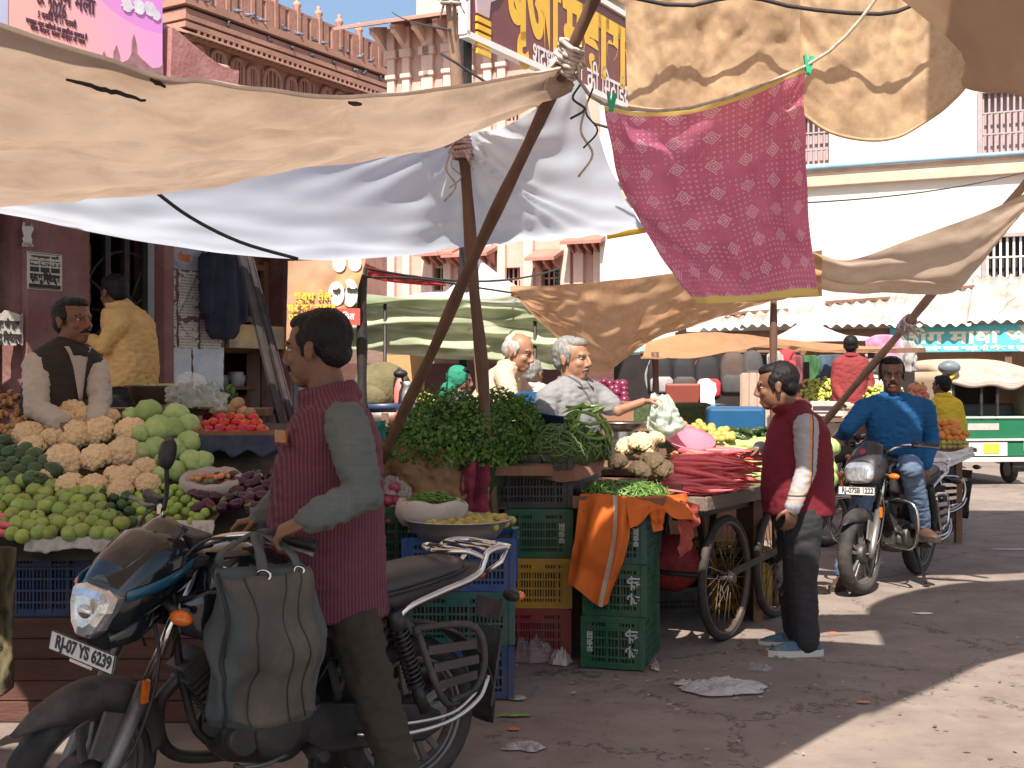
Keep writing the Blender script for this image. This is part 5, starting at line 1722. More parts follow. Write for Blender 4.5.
ppb = MB().grid(cloth([P(165, 388, 6.55), P(190, 372, 6.6), P(215, 385, 6.7), P(226, 402, 6.7)], [P(168, 412, 6.5), P(190, 408, 6.4), P(215, 408, 6.45), P(229, 412, 6.5)], 34, 18, .03, .06, (6, 5), sagdir=(0, -1, .5)))
solo('clear_plastic', ppb, mat('clear_plastic_film', (.6, .62, .62), .12, .05, 9, .4, 40, alpha=.38), 'crumpled clear plastic sheet over the green stalks', 'plastic sheet')
crate('black', V((-.46, 6.72, .0)), .05, (.60, .5, .42, 12), 'black crate on the ground under the sack covered stall', 'stacked crates')
crate('black', V((-.46, 6.72, .42)), .02, (.60, .5, .42, 12), 'black crate supporting the jute cover below the coriander', 'stacked crates')
solo('stall_board', MB().box((-.28, 6.85, 1.08), (1.0, .75, .05)), M_wood, 'plank top under the coriander heap', 'board')
jt = [P(384, 449, 6.42), P(410, 447, 6.40), P(440, 449, 6.38), P(470, 450, 6.4), P(494, 448, 6.5)]
jb = [P(381, 512, 6.42), P(405, 498, 6.33), P(430, 508, 6.32), P(455, 512, 6.3), P(490, 500, 6.45)]
jr = cloth(jt, jb, 60, 30, .0, .05, (6, 4), seed=3, fold=lambda u, v, p: .03 * math.sin(u * 19 + v * 3) * v)
top = [[p + V((0, .5 * (1 - k / 5), .015)) for p in jr[0]] for k in range(5)]
solo('jute_cover', MB().grid(top + jr), mat('brown_sacking', (.26, .16, .085), 1, .2, 6, .5, 120, stain=(.15, .09, .05), samt=.5, sscale=5), 'brown jute cloth draped below the coriander heap', 'cloth cover')
rag = cloth([P(462, 468, 6.34), P(478, 462, 6.34), P(492, 470, 6.4)], [P(456, 520, 6.3), P(470, 532, 6.28), P(490, 525, 6.35)], 26, 26, 0, .06, (4, 3), seed=8, fold=lambda u, v, p: .03 * math.sin(u * 14))
solo('maroon_rag', MB().grid(rag), mat('maroon_rag', (.16, .02, .045), .95, .3, 7, .3, 90), 'crumpled maroon rag hanging below the coriander by the dark post', 'rag')
M_wsack = mat('white_woven_sack', (.58, .53, .48), .7, .08, 9, .4, 160, trans=.2, stain=(.4, .34, .28), samt=.4, sscale=6)
sc_ = P(432, 519, 6.02)
ws = MB().lathe([(0, -.03), (.15, -.03), (.185, .02), (.185, .07), (.17, .095), (.15, .085), (.135, .055), (0, .05)], 44, Matrix.Translation(sc_) @ Matrix.Diagonal((1, .85, 1, 1)))
ws.v = [v + V((noise.noise(v * 12), noise.noise(v * 12 + V((5, 0, 0))), noise.noise(v * 14 + V((0, 5, 0))))) * .022 for v in ws.v]
solo('white_sack', ws, M_wsack, 'white woven sack rolled open around green chillies above the lemons', 'sack')
def chil(L_, r, cv=.012):
 return MB().tube([(-L_ / 2, 0, 0), (-L_ * .3, cv * .6, 0), (0, cv, .002), (L_ * .3, cv * .5, 0), (L_ / 2, 0, -.003)], [r * .7, r, r, r * .8, r * .15], 6).mesh()
chl = veg(chil(.075, .0055), M_chil, 'green_chilli', [('stem', MB().tube([(-.037, 0, 0), (-.055, -.006, .004)], [.003, .0015], 5).mesh(), M_stem)])
def mound(c, rx, ry, h, n, g=rnd):
 out = []
 for i in range(n):
  a, r = g.uniform(0, 2 * PI), math.sqrt(g.uniform(0, 1))
  out.append(V(c) + V((rx * r * math.cos(a), ry * r * math.sin(a), h * (1 - r * r) + g.uniform(-.01, .008))))
 return out
def flat_rot(i):
 return (rnd.uniform(-.3, .3), rnd.uniform(-.35, .35), rnd.uniform(0, 6.28))
solo('chilli_core', MB().ball(sc_ + V((0, 0, .035)), (.14, .115, .085), 16, 8), mat('chilli_heap', (.06, .12, .02), .6, .4, 60, .6, 90), 'packed green chillies filling the white woven sack', 'vegetables', loc=sc_)['kind'] = 'stuff'
strew(chl, mound(sc_ + V((0, 0, .075)), .135, .11, .052, 150), 'green chilli lying in the white woven sack', 'vegetable', 'green chillies in the white sack', rot=flat_rot)
pc = P(458, 541, 5.93)
pan = MB().lathe([(0, 0), (.20, 0), (.225, .035), (.262, .082), (.272, .084), (.27, .09), (.255, .088), (.215, .04), (.19, .012), (0, .012)], 48, Matrix.Translation(pc))
pan.xf(Matrix.Translation(V((0, 0, .8 - pc.z))))
pc.z = .8
solo('lemon_pan', pan, mat('dull_aluminium', (.42, .39, .37), .42, .12, 6, .1, 50, metal=.75), 'wide dull metal pan of lemons on the blue crate', 'pan')
lem = veg(bumpy((.026, .022, .022), lambda v: .003 * max(0, abs(v.x) / .026 - .7)), M_lemon, 'lemon')
strew(lem, [pc + V((.03 + .19 * (a + .5 * (b % 2) - 3.2) / 3.6 + rnd.uniform(-.008, .008), -.15 + .052 * b, .062 + rnd.uniform(0, .012) + .012 * (b > 2))) for b in range(6) for a in range(8) if abs(.03 + .19 * (a - 3.2) / 3.6) ** 2 + (-.15 + .052 * b) ** 2 < .058], 'yellow green lemon in the wide metal pan', 'fruit', 'lemons in the pan')
strew(veg(bumpy((.03, .03, .027), lambda v: .002 * noise.noise(v * 30)), M_onion, 'small_onion'), region([(376, 488), (398, 486), (400, 520), (376, 522)], 10, 8, .3, 0, lambda a, b, u: P(a, b, 6.2 - (b - 500) * .004)), 'small reddish onion heaped beside the white sack', 'vegetable', 'small onions beside the white sack')
cp = MB().grid(cloth([P(378, 480, 6.3), P(395, 476, 6.35), P(412, 488, 6.3)], [P(376, 500, 6.2), P(392, 494, 6.15), P(408, 500, 6.2)], 20, 12, .02, .05, (5, 4)))
solo('film_wrap', cp, MATS['clear_plastic_film'], 'clear plastic film tucked over the small onions', 'plastic sheet')
solo('brown_sack', MB().grid(cloth([P(494, 452, 6.95), P(530, 449, 7.0), P(580, 452, 7.0), P(612, 450, 7.05)], [P(497, 472, 6.68), P(530, 476, 6.66), P(570, 482, 6.64), P(603, 470, 6.75)], 50, 20, -.05, .03, (8, 3))), mat('red_brown_sacking', (.17, .085, .055), 1, .25, 8, .6, 110), 'red brown sack folded over the black crate under the green beans', 'sack')
bc_ = P(560, 450, 6.92)
solo('bean_core', MB().ball(bc_ + V((0, 0, -.01)), (.27, .22, .14), 18, 10), mat('bean_heap', (.045, .08, .02), .7, .4, 50, .7, 80), 'packed green beans inside the heap on the black crate', 'vegetables', loc=bc_)['kind'] = 'stuff'
bean = veg(chil(.13, .005, .02), M_bean, 'green_bean')
def on_ellip(c, r, n, lo=.0):
 out = []
 while len(out) < n:
  q = V((rnd.gauss(0, 1), rnd.gauss(0, 1), rnd.gauss(0, 1))).normalized()
  if q.z > lo and q.y < .5:
   out.append((V(c) + V((q.x * r[0], q.y * r[1], q.z * r[2])), q))
 return out
def lay(proto, pq, label, cat, group, sc=(.85, 1.15)):
 first = True
 for p, q in pq:
  o = proto if first and 'label' not in proto else dup(proto)
  first = False
  tag(o, label, cat, group, 'thing')
  o.location = p
  z = q
  x = (Matrix.Rotation(rnd.uniform(0, 6.28), 3, z) @ z.orthogonal().normalized())
  x = (x + V((rnd.uniform(-.2, .2), 0, rnd.uniform(-.1, .2)))).normalized()
  y = z.cross(x).normalized()
  o.rotation_euler = Matrix((x, y, x.cross(y))).transposed().to_euler()
  k = rnd.uniform(*sc)
  o.scale = (k, k, k)
lay(bean, on_ellip(bc_ + V((0, 0, -.005)), (.275, .225, .145), 190), 'slim green bean in the heap on the black crate', 'vegetable', 'green beans on the black crate')
lch = veg(chil(.22, .011, .05), mat('long_chilli_skin', (.14, .25, .04), .28, .2, 12, rand=.25), 'long_chilli')
lay(lch, on_ellip(P(586, 445, 6.95), (.13, .14, .235), 26, .15), 'long curved bright green chilli on top of the bean heap', 'vegetable', 'long green chillies on the bean heap')
btub = MB().lathe([(0, 0), (.15, 0), (.19, .16), (.205, .165), (.205, .175), (.185, .17), (.145, .012), (0, .012)], 36, Matrix.Translation(P(540, 430, 7.35)) @ Matrix.Rotation(R(14), 4, 'Y') @ Matrix.Rotation(R(16), 4, 'X'))
solo('blue_basin', btub, mat('blue_plastic', (.012, .07, .19), .35, .1, 5, stain=(.05, .09, .16), samt=.5, sscale=4), 'blue plastic basin tilted between the herbs and the grey haired vendor', 'basin')
tz = .87
solo('chilli_tray', MB().box((.63, 6.72, tz + .015), (.50, .42, .03), yawG).box(V((.63, 6.72, tz + .04)) - GY * .205, (.50, .012, .05), yawG).box(V((.63, 6.72, tz + .04)) + GX * .245, (.012, .42, .05), yawG), M_wood, 'shallow wooden tray of short green chillies on the green crates', 'tray')
hc_ = V((.64, 6.74, tz + .04))
solo('chilli_heap', MB().ball(hc_, (.235, .20, .085), 18, 10), MATS['chilli_heap'], 'packed short green chillies above the orange cloth', 'vegetables', loc=hc_)['kind'] = 'stuff'
lay(dup(chl), on_ellip(hc_, (.245, .205, .092), 230), 'short green chilli in the heap above the orange cloth', 'vegetable', 'short green chillies above the orange cloth')
M_or = mat('orange_cloth', (.60, .135, .018), .85, .12, 5, .25, 200, trans=.15, stain=(.42, .08, .012), samt=.4, sscale=4)
lt = V((-GY * .27).to_tuple())
e0, e1, e2 = V((.375, 6.50, tz + .055)), V((.64, 6.40, tz + .05)), V((.92, 6.58, tz + .05))
q0 = [e0 + V((0, .1, .02)), e0.lerp(e1, .35) + V((0, .06, .03)), e0.lerp(e1, .7) + V((0, .04, .03)), e1 + V((.0, .06, .02))]
q1 = [P(567, 582, 6.42), P(583, 594, 6.38), P(601, 607, 6.36), P(607, 600, 6.36)]
rows = cloth(q0, q1, 50, 70, 0, .02, (3, 3), seed=5, fold=lambda u, v, p: .028 * math.sin(u * 13 + v * 2) * min(1, v * 3 + .2), sagdir=(0, -1, 0))
for i, r in enumerate(rows):
 v = i / 69
 for j, p in enumerate(r):
  u = j / 49
  p.y -= .055 * math.sin(PI * min(1, v * 1.3))
  p.x += .045 * math.sin(v * PI) * (u - .2)
oc = solo('orange_cloth', MB().grid(rows), M_or, 'bright orange cloth with a pale band draped over the green crates', 'cloth')
band = [[rows[i][j] + V((0, -.006, 0)) for j in (29, 30, 31, 32, 33, 34)] for i in range(70)]
MB().grid(band).build('reflective_band', mat('grey_band', (.42, .36, .30), .5, .1, 20), oc, org=oc.location)
q0 = [e1 + V((-.03, .06, .02)), e1.lerp(e2, .5) + V((-.02, .05, .02)), e2 + V((-.01, .05, .02)), e2 + V((.07, .25, .01))]
q1 = [P(630, 528, 6.34), P(655, 512, 6.38), P(682, 518, 6.5), P(696, 524, 6.75)]
rows = cloth(q0, q1, 40, 30, 0, .012, (4, 3), seed=6, fold=lambda u, v, p: .018 * math.sin(u * 13) * v, sagdir=(0, -1, 0))
MB().grid(rows).build('side_fold', M_or, oc, org=oc.location)
rows = cloth([P(648, 506, 6.385), P(666, 506, 6.40)], [P(653, 532, 6.40), P(663, 530, 6.42)], 14, 14, 0, .02, (3, 3), seed=7)
MB().grid(rows).build('hanging_corner', M_or, oc, org=oc.location)
sash = cloth([P(680, 500, 6.6), P(700, 505, 6.8)], [P(678, 560, 6.75), P(692, 548, 6.85)], 16, 24, 0, .04, (3, 4), seed=9)
solo('red_net', MB().grid(sash), mat('red_net_cloth', (.36, .07, .05), .9, .3, 30, .4, 90), 'reddish net cloth hanging behind the stacked green crates', 'cloth')
NL = V((-.84, .54, 0)).normalized()
MC = frame((1.12, 7.88, 0), D)
cart = thing('hand_cart', 'wooden four wheeled hand cart loaded with red carrots and cabbages', 'cart', M=MC)
M_cartw = mat('cart_wood', (.19, .14, .11), .8, .3, 5, .5, 45, stretch=(.3, 2, 1), stain=(.08, .055, .045), samt=.6, sscale=3)
bd_ = MB()
for i in range(9):
 bd_.box((.05, -.48 + i * .12, .88), (1.86, .114, .03))
bd_.build('bed', M_cartw, cart, bevel=.004)
rl = MB()
rl.box((.05, -.55, .865), (1.9, .03, .08))
rl.box((.05, .55, .875), (1.9, .03, .12))
rl.box((-.89, 0, .865), (.03, 1.1, .08))
rl.box((.99, 0, .875), (.03, 1.1, .12))
rl.build('side_rail', M_cartw, cart, bevel=.006)
ch = MB()
for y in (-.36, .36):
 ch.bar((-.85, y, .80), (.95, y, .80), .07, .09)
for x in (-.43, .43):
 for y in (-.36, .36):
  ch.bar((x - .12, y, .77), (x, y, .40), .04, .03)
  ch.bar((x + .12, y, .77), (x, y, .40), .04, .03)
 ch.tube([(x, -.47, .375), (x, .47, .375)], .018, 8)
ch.build('undercarriage', M_iron, cart)
br_ = MB().bar((-.43, -.50, .40), (.75, -.50, .47), .012, .045)
br_.build('iron_strap', M_iron, cart)
M_rub = mat('tyre_rubber', (.028, .024, .022), .85, .3, 20, .3, 90, stain=(.10, .075, .06), samt=.5, sscale=6)
M_rimr = mat('rusty_rim', (.12, .085, .065), .55, .3, 14, .2, 60, metal=.5)
def ring(mb, R0, r, n=48, m=8, M=None, flat=1.):
 M = M or Matrix()
 vs, fs = [], []
 for i in range(n):
  a = 2 * PI * i / n
  for j in range(m):
   b = 2 * PI * j / m
   rr = R0 + r * math.cos(b)
   vs.append(M @ V((rr * math.cos(a), r * flat * math.sin(b), rr * math.sin(a))))
 for i in range(n):
  for j in range(m):
   fs.append((i * m + j, i * m + (j + 1) % m, ((i + 1) % n) * m + (j + 1) % m, ((i + 1) % n) * m + j))
 mb.add(vs, fs, True)
 return mb
for k, (x, y) in enumerate(((-.43, -.48), (.43, -.48), (-.43, .48), (.43, .48))):
 if k == 0:
  wt = ring(MB(), .355, .024, 56, 8).build('wheel', M_rub, cart)
  rm = ring(MB(), .333, .016, 56, 6, flat=1.4)
  rm.build('rim', M_rimr, wt)
  spk = MB()
  for i in range(28):
   a = 2 * PI * i / 28
   b = a + (.5 if i % 2 else -.5)
   spk.tube([(.03 * math.cos(b), .03 * (1 if i % 4 < 2 else -1), .03 * math.sin(b)), (.33 * math.cos(a), 0, .33 * math.sin(a))], .0028, 5)
  spk.build('spokes', M_rimr, wt)
  hb_ = MB()
  hb_.tube([(0, -.06, 0), (0, .06, 0)], .03, 12)
  hb_.tube([(0, -.04, 0), (0, -.034, 0)], .042, 12).tube([(0, .034, 0), (0, .04, 0)], .042, 12)
  hb_.build('hub', M_iron, wt)
  o = wt
 else:
  o = dup(wt, parent=cart)
 o.location = (x, y, .379)
 o.rotation_euler = (0, rnd.uniform(0, 3), 0)
def CP(x, y, z=.9):
 return MC @ V((x, y, z))
def carrot_mesh(L_, r, seed):
 g = random.Random(seed)
 pts = [V((L_ * t, .018 * math.sin(3 * t + seed) + g.uniform(-.003, .003), .012 * math.sin(4 * t + seed * 2))) for t in (0, .04, .15, .3, .5, .7, .85, 1)]
 return MB().tube(pts, [r * .5, r * .95, r, r * .93, r * .78, r * .55, r * .35, r * .1], 9).mesh()
cars = [veg(carrot_mesh(.37, .0195, s), M_carrot, 'carrot', [('stem', MB().tube([(.004, 0, 0), (-.03, .004, .01)], [.008, .005], 6).mesh(), M_stem)]) for s in (1, 2, 3)]
cen = CP(-.50, -.33, .90)
n = 0
for lay_ in range(7):
 for k in range(27 - 2 * lay_):
  o = cars[n % 3] if n < 3 else dup(cars[n % 3])
  n += 1
  tag(o, 'long red carrot in the pile on the hand cart', 'vegetable', 'red carrots piled on the hand cart', 'thing')
  t = (k + rnd.uniform(.2, .8)) / (27 - 2 * lay_) - .5
  ang = rnd.uniform(-.28, .28)
  d = (Matrix.Rotation(ang - .22, 3, 'Z') @ V((1, -.12, 0)))
  base = cen + D * (t * (.74 - .07 * lay_)) + V((-.17 + rnd.uniform(-.09, .09) + .02 * lay_, .04 * (lay_ - 2) * .5, .02 + lay_ * .034))
  o.location = base
  tilt = rnd.uniform(-.06, .12) - .05 * (lay_ < 2)
  o.rotation_euler = (rnd.uniform(0, 6.28), tilt, math.atan2(d.y, d.x))
  o.rotation_euler = (Euler((0, tilt, math.atan2(d.y, d.x))).to_matrix() @ Matrix.Rotation(rnd.uniform(0, 6.28), 3, 'X')).to_euler()
  kk = rnd.uniform(.85, 1.15)
  o.scale = (kk, kk, kk)
for i, (x, y, r, Y) in enumerate(((641, 444, 14, 7.1), (652, 462, 13, 6.95), (640, 470, 11, 6.9), (628, 447, 12, 7.15), (662, 470, 12, 6.95), (618, 462, 10, 7.05), (655, 440, 10, 7.25))):
 o = dup(caul[i % 3], label='cream cauliflower behind the short green chillies, near the pink bowl', group='cauliflowers near the pink bowl')
 o.location = P(x, y, Y)
 o.rotation_euler = (rnd.uniform(.0, .35), rnd.uniform(-.25, .25), 0)
 o.scale = (r / (F / Y) / .095,) * 3
solo('cauliflower_stand', MB().box(P(640, 482, 7.15) + V((0, 0, -.02)), (.55, .45, .05), yawG).box(P(622, 482, 7.25) + V((0, 0, -.49)), (.22, .3, .92), yawG), M_wood, 'wooden box stand under the cauliflowers near the pink bowl', 'stand')
pkb = MB().lathe([(0, 0), (.08, 0), (.15, .05), (.172, .062), (.172, .07), (.146, .058), (.078, .01), (0, .01)], 40, Matrix.Translation(P(686, 447, 7.45)) @ Matrix.Rotation(R(22), 4, 'X') @ Matrix.Rotation(R(8), 4, 'Y'))
solo('pink_bowl', pkb, mat('pink_plastic', (.62, .16, .22), .35, .05, 4), 'shallow pink plastic bowl propped behind the carrots', 'bowl')
solo('bowl_prop', MB().box(CP(.0, .15, .965), (.3, .3, .12), .9), M_cartw, 'small wooden box propping the pink bowl on the cart', 'box')
for i, (px, py, Y, s_, lab) in enumerate(((752, 463, 7.95, .9, ''), (738, 466, 8.0, .8, ''), (762, 478, 7.75, 1.0, ''), (746, 478, 7.8, .9, ''), (768, 462, 8.0, .9, ''), (822, 458, 8.35, .9, ''), (826, 470, 8.3, .9, ''), (830, 448, 8.5, .8, ''), (828, 480, 8.25, .8, ''))):
 o = dup(cab[i % 2], label='pale cabbage on the cart beside the hand of the man in maroon', group='cabbages on the hand cart')
 o.location = P(px, py, Y)
 o.scale = (s_,) * 3
gourd = veg(lambda: MB().tube([(-.13, 0, 0), (-.12, 0, 0), (-.08, 0, 0), (0, 0, .004), (.07, 0, .004), (.12, 0, 0), (.15, .004, 0)], [.01, .03, .045, .045, .034, .024, .012], 14).mesh(), mat('bottle_gourd_skin', (.32, .42, .14), .4, .1, 9, rand=.15), 'bottle_gourd', [('stem', MB().tube([(.148, .004, 0), (.175, .01, .006)], [.007, .004], 6).mesh(), M_stem)])
strew(gourd, [P(x, y, Y) for x, y, Y in ((735, 452, 8.2), (750, 447, 8.4), (762, 443, 8.5), (728, 446, 8.4), (746, 440, 8.6))], 'pale bottle gourd on the far part of the hand cart', 'vegetable', 'bottle gourds on the hand cart', rot=lambda i: (0, rnd.uniform(-.1, .1), rnd.uniform(-.5, .5)))
strew(dup(cuc), [P(720 + rnd.uniform(-10, 50), 434 + rnd.uniform(-5, 6), 8.7 + rnd.uniform(-.2, .2)) for i in range(34)], 'dark green gourd heaped in front of the blue tub', 'vegetable', 'dark gourds before the blue tub', sc=(.6, .8), rot=lambda i: (rnd.uniform(-.3, .3), rnd.uniform(-.4, .4), rnd.uniform(0, 6.28)))
crate('yellow', V((1.5, 8.45, .0)), .35, (.46, .4, .42, 14), 'yellow crate on the ground under the hand cart', 'crates under the cart')
crate('yellow', V((1.2, 8.75, .0)), .3, (.46, .4, .42, 14), 'yellow crate deeper in the shade under the hand cart', 'crates under the cart')
crate('black', V((1.05, 8.25, .0)), .2, (.5, .4, .18, 12), 'flat black crate under the red net bag below the cart', 'crates under the cart')
nb = MB().ball((0, 0, .17), (.2, .16, .19), 20, 14)
nb.v = [v + v.normalized() * .02 * noise.noise(v * 14) for v in nb.v]
nb.xf(Matrix.Translation(V((1.07, 8.05, .18))))
solo('net_bag', nb, mat('red_net_bag', (.40, .05, .05), .6, .35, 18, .7, 60), 'bulging red net bag of onions under the hand cart', 'bag', loc=V((1.07, 8.05, .18)))
ms = MB().lathe([(0, 0), (.10, .0), (.155, .035), (.165, .05), (.17, .05), (.17, .058), (.15, .045), (.1, .01), (0, .01)], 36, Matrix.Translation(P(620, 431, 7.5)))
ms.lathe([(.09, 0), (.10, -.14), (.10, -.18), (0, -.18)], 24, Matrix.Translation(P(620, 431, 7.5)))
solo('scale_pan', ms, M_steel, 'shiny steel weighing pan in front of the grey haired vendor', 'scale')
solo('vendor_table', MB().box((1.0, 8.1, .98), (1.5, .7, .04)).box((.4, 8.1, .48), (.06, .6, .96)).box((1.6, 8.1, .48), (.06, .6, .96)), M_wood, 'plank table between the vendor and the hand cart', 'table')
strew(dup(lem), region([(678, 428), (700, 422), (728, 428), (735, 440), (690, 440)], 7, 4, .3, 0, lambda a, b, u: P(a, b, 8.5 - (b - 430) * .02)), 'yellow lemon heaped behind the pink bowl', 'fruit', 'lemons behind the pink bowl', sc=(1.1, 1.4))
strew(veg(bumpy((.038, .034, .032), lambda v: .003 * noise.noise(v * 40)), M_potato, 'brown_potato'), region([(652, 428), (676, 420), (690, 424), (690, 434), (655, 440)], 9, 5, .3, 0, lambda a, b, u: P(a, b, 8.2 - (b - 430) * .02)), 'brown potato heaped between the vendor and the lemons', 'vegetable', 'potatoes near the scale pan')
tubm = MB()
tubm.box((0, 0, .11), (.42, .3, .22))
solo('blue_tub', tubm.xf(frame(P(735, 436, 8.95), (1, -.1, 0))), mat('blue_tub_plastic', (.010, .075, .18), .4, .08, 5), 'blue plastic box with rounded edges behind the gourds', 'tub', bevel=.03, seg=3)
pb2 = MB()
for i in range(4):
 pb2.box((-.09 + i * .06, .0, .26), (.055, .03, .52))
pb2.box((0, .06, .26), (.26, .08, .5))
solo('plank_box', pb2.xf(frame(P(757, 440, 9.3), (1, -.2, 0))), mat('pale_planks', (.42, .30, .23), .85, .2, 5, .4, 60, stretch=(1, 1, .2)), 'pale upright plank box behind the head of the man in maroon', 'box', bevel=.004)
solo('back_shelf', MB().box((1.82, 9.2, 1.06), (.8, .7, .04)).box((1.5, 9.3, .53), (.05, .5, 1.02)).box((2.1, 9.3, .53), (.05, .5, 1.02)), M_wood, 'wooden table behind the cart carrying the blue tub', 'table')
SKIN = [mat('skin_brown', (.165, .078, .047), .5, .12, 30, .12, 160, spec=.35), mat('skin_tan', (.30, .155, .095), .5, .12, 30, .12, 160, spec=.35), mat('skin_dark', (.15, .070, .043), .5, .12, 30, .12, 160, spec=.35)]
M_hairb = mat('black_hair', (.007, .006, .006), .6, .5, 60, .9, 120, spec=.25, stretch=(1, 1, .35))
M_hairg = mat('grey_hair', (.20, .19, .178), .6, .35, 70, .9, 120, stretch=(1, 1, .35))
M_hairw = mat('white_hair', (.36, .335, .31), .6, .25, 70, .9, 120, stretch=(1, 1, .35))
M_eye = mat('eye_white', (.30, .26, .24), .2, .05)
M_iris = mat('dark_iris', (.02, .012, .008), .15, .1)
M_lip = mat('lip_tone', (.20, .08, .06), .5, .1)
def cm(n, c, **k):
 return mat(n, c, .88, .14, 6, .3, 260, **k)
def head_parts(mb, M, hs):
 """skull, face, nose, ears in the head frame: x forward, y left, z up"""
 H = M @ Matrix.Diagonal((hs, hs, hs, 1))
 def b(c, r, n=16, m=10):
  mb.ball(c, r, n, m, H)
 b((-.012, 0, .03), (.096, .076, .086), 24, 14)
 b((.024, 0, -.038), (.068, .060, .078), 20, 12)
 b((.052, 0, -.092), (.036, .032, .026))
 b((.02, 0, -.075), (.05, .052, .04))
 b((.078, 0, .026), (.016, .05, .014))
 for q in (1, -1):
  b((.0735, q * .031, .0135), (.0115, .0165, .006), 10, 6)
  b((.0735, q * .031, -.0075), (.0095, .0155, .005), 10, 6)
 b((.058, .036, -.026), (.026, .022, .022))
 b((.058, -.036, -.026), (.026, .022, .022))
 b((.088, 0, -.068), (.010, .023, .006))
 b((.086, 0, -.078), (.010, .020, .007))
 mb.tube([H @ V((.086, 0, .022)), H @ V((.104, 0, -.01)), H @ V((.112, 0, -.034))], [.009 * hs, .011 * hs, .014 * hs], 10)
 b((.1, .012, -.036), (.012, .009, .008), 10, 6)
 b((.1, -.012, -.036), (.012, .009, .008), 10, 6)
 for s in (1, -1):
  b((-.012, s * .078, -.012), (.017, .009, .032), 12, 8)
  b((-.02, s * .083, .004), (.016, .006, .018), 10, 6)
def hand_parts(mb, wrist, d, n, t, curl=.5, s=1., spread=.1, grip=False):
 """palm and five unequal bent fingers; d along the hand, n out of the palm, t towards the thumb"""
 d, n = V(d).normalized(), V(n)
 n = (n - d * n.dot(d)).normalized()
 t0 = n.cross(d)
 t = t0 if t0.dot(V(t)) > 0 else -t0
 w_ = V(wrist)
 rings = []
 for u, a, b in ((-.01, .024, .018), (.02, .033, .016), (.055, .040, .015), (.088, .039, .012)):
  c = w_ + d * u * s
  rings.append([c + (t * a * math.cos(k * PI / 6) + n * b * math.sin(k * PI / 6)) * s for k in range(12)])
 mb.loft(rings)
 for off, L_, r in ((.030, .070, .0088), (.010, .080, .009), (-.010, .074, .0088), (-.029, .056, .008)):
  p = w_ + (d * .082 + t * off) * s
  dir_ = (d + t * off * spread * 10 * .3).normalized()
  pts = [p - d * .02 * s, p]
  ang = 0
  for k, f in enumerate((.42, .33, .25)):
   ang += curl * (.9 if k == 0 else 1.15)
   q = (dir_ * math.cos(ang) + n * math.sin(ang))
   p = p + q * L_ * f * s
   pts.append(p)
  mb.tube(pts, [r * s * 1.05, r * s * 1.1, r * s, r * s * .92, r * s * .72], 8)
 p = w_ + (d * .02 + t * .028 + n * .004) * s
 pts = [p]
 for k, (L_, q) in enumerate(((.035, d * .55 + t * .8 + n * .15), (.03, d * .8 + t * .35 + n * (.35 + curl * .4)), (.026, d * .85 + n * (.3 + curl * .5)))):
  p = p + q.normalized() * L_ * s
  pts.append(p)
 mb.tube(pts, [.013 * s, .012 * s, .0105 * s, .008 * s], 8)
def limb(mb, pts, rs, n=14):
 """tapering limb with rounded joints"""
 for p, r in zip(pts, rs):
  mb.ball(p, r, n, 8)
 return mb.tube(pts, rs, n)
def crease(amp, f=(13, 13, 30), seed=0):
 def g(c):
  a = noise.noise(V((c.x * f[0], c.y * f[1], c.z * f[2] + seed)))
  b = noise.noise(V((c.x * f[0] * 2.2 + 4, c.y * f[1] * 2.2, c.z * f[2] * 1.4 + seed)))
  e = noise.noise(V((c.x * f[0] * 1.6 + 9, c.y * f[1] * 1.6, c.z * f[2] * 1.9 + seed)))
  return amp * (1 - 2 * abs(a)) * .7 + amp * .3 * b + amp * .55 * (.5 - 2 * abs(e))
 return g
def ring_e(c, s, f, a, b, n=22, p=2.4, tilt=0):
 """superellipse section"""
 out = []
 for k in range(n):
  t = 2 * PI * k / n
  x, y = math.cos(t), math.sin(t)
  x = math.copysign(abs(x) ** (2 / p), x)
  y = math.copysign(abs(y) ** (2 / p), y)
  out.append(c + s * a * x + f * b * y)
 return out
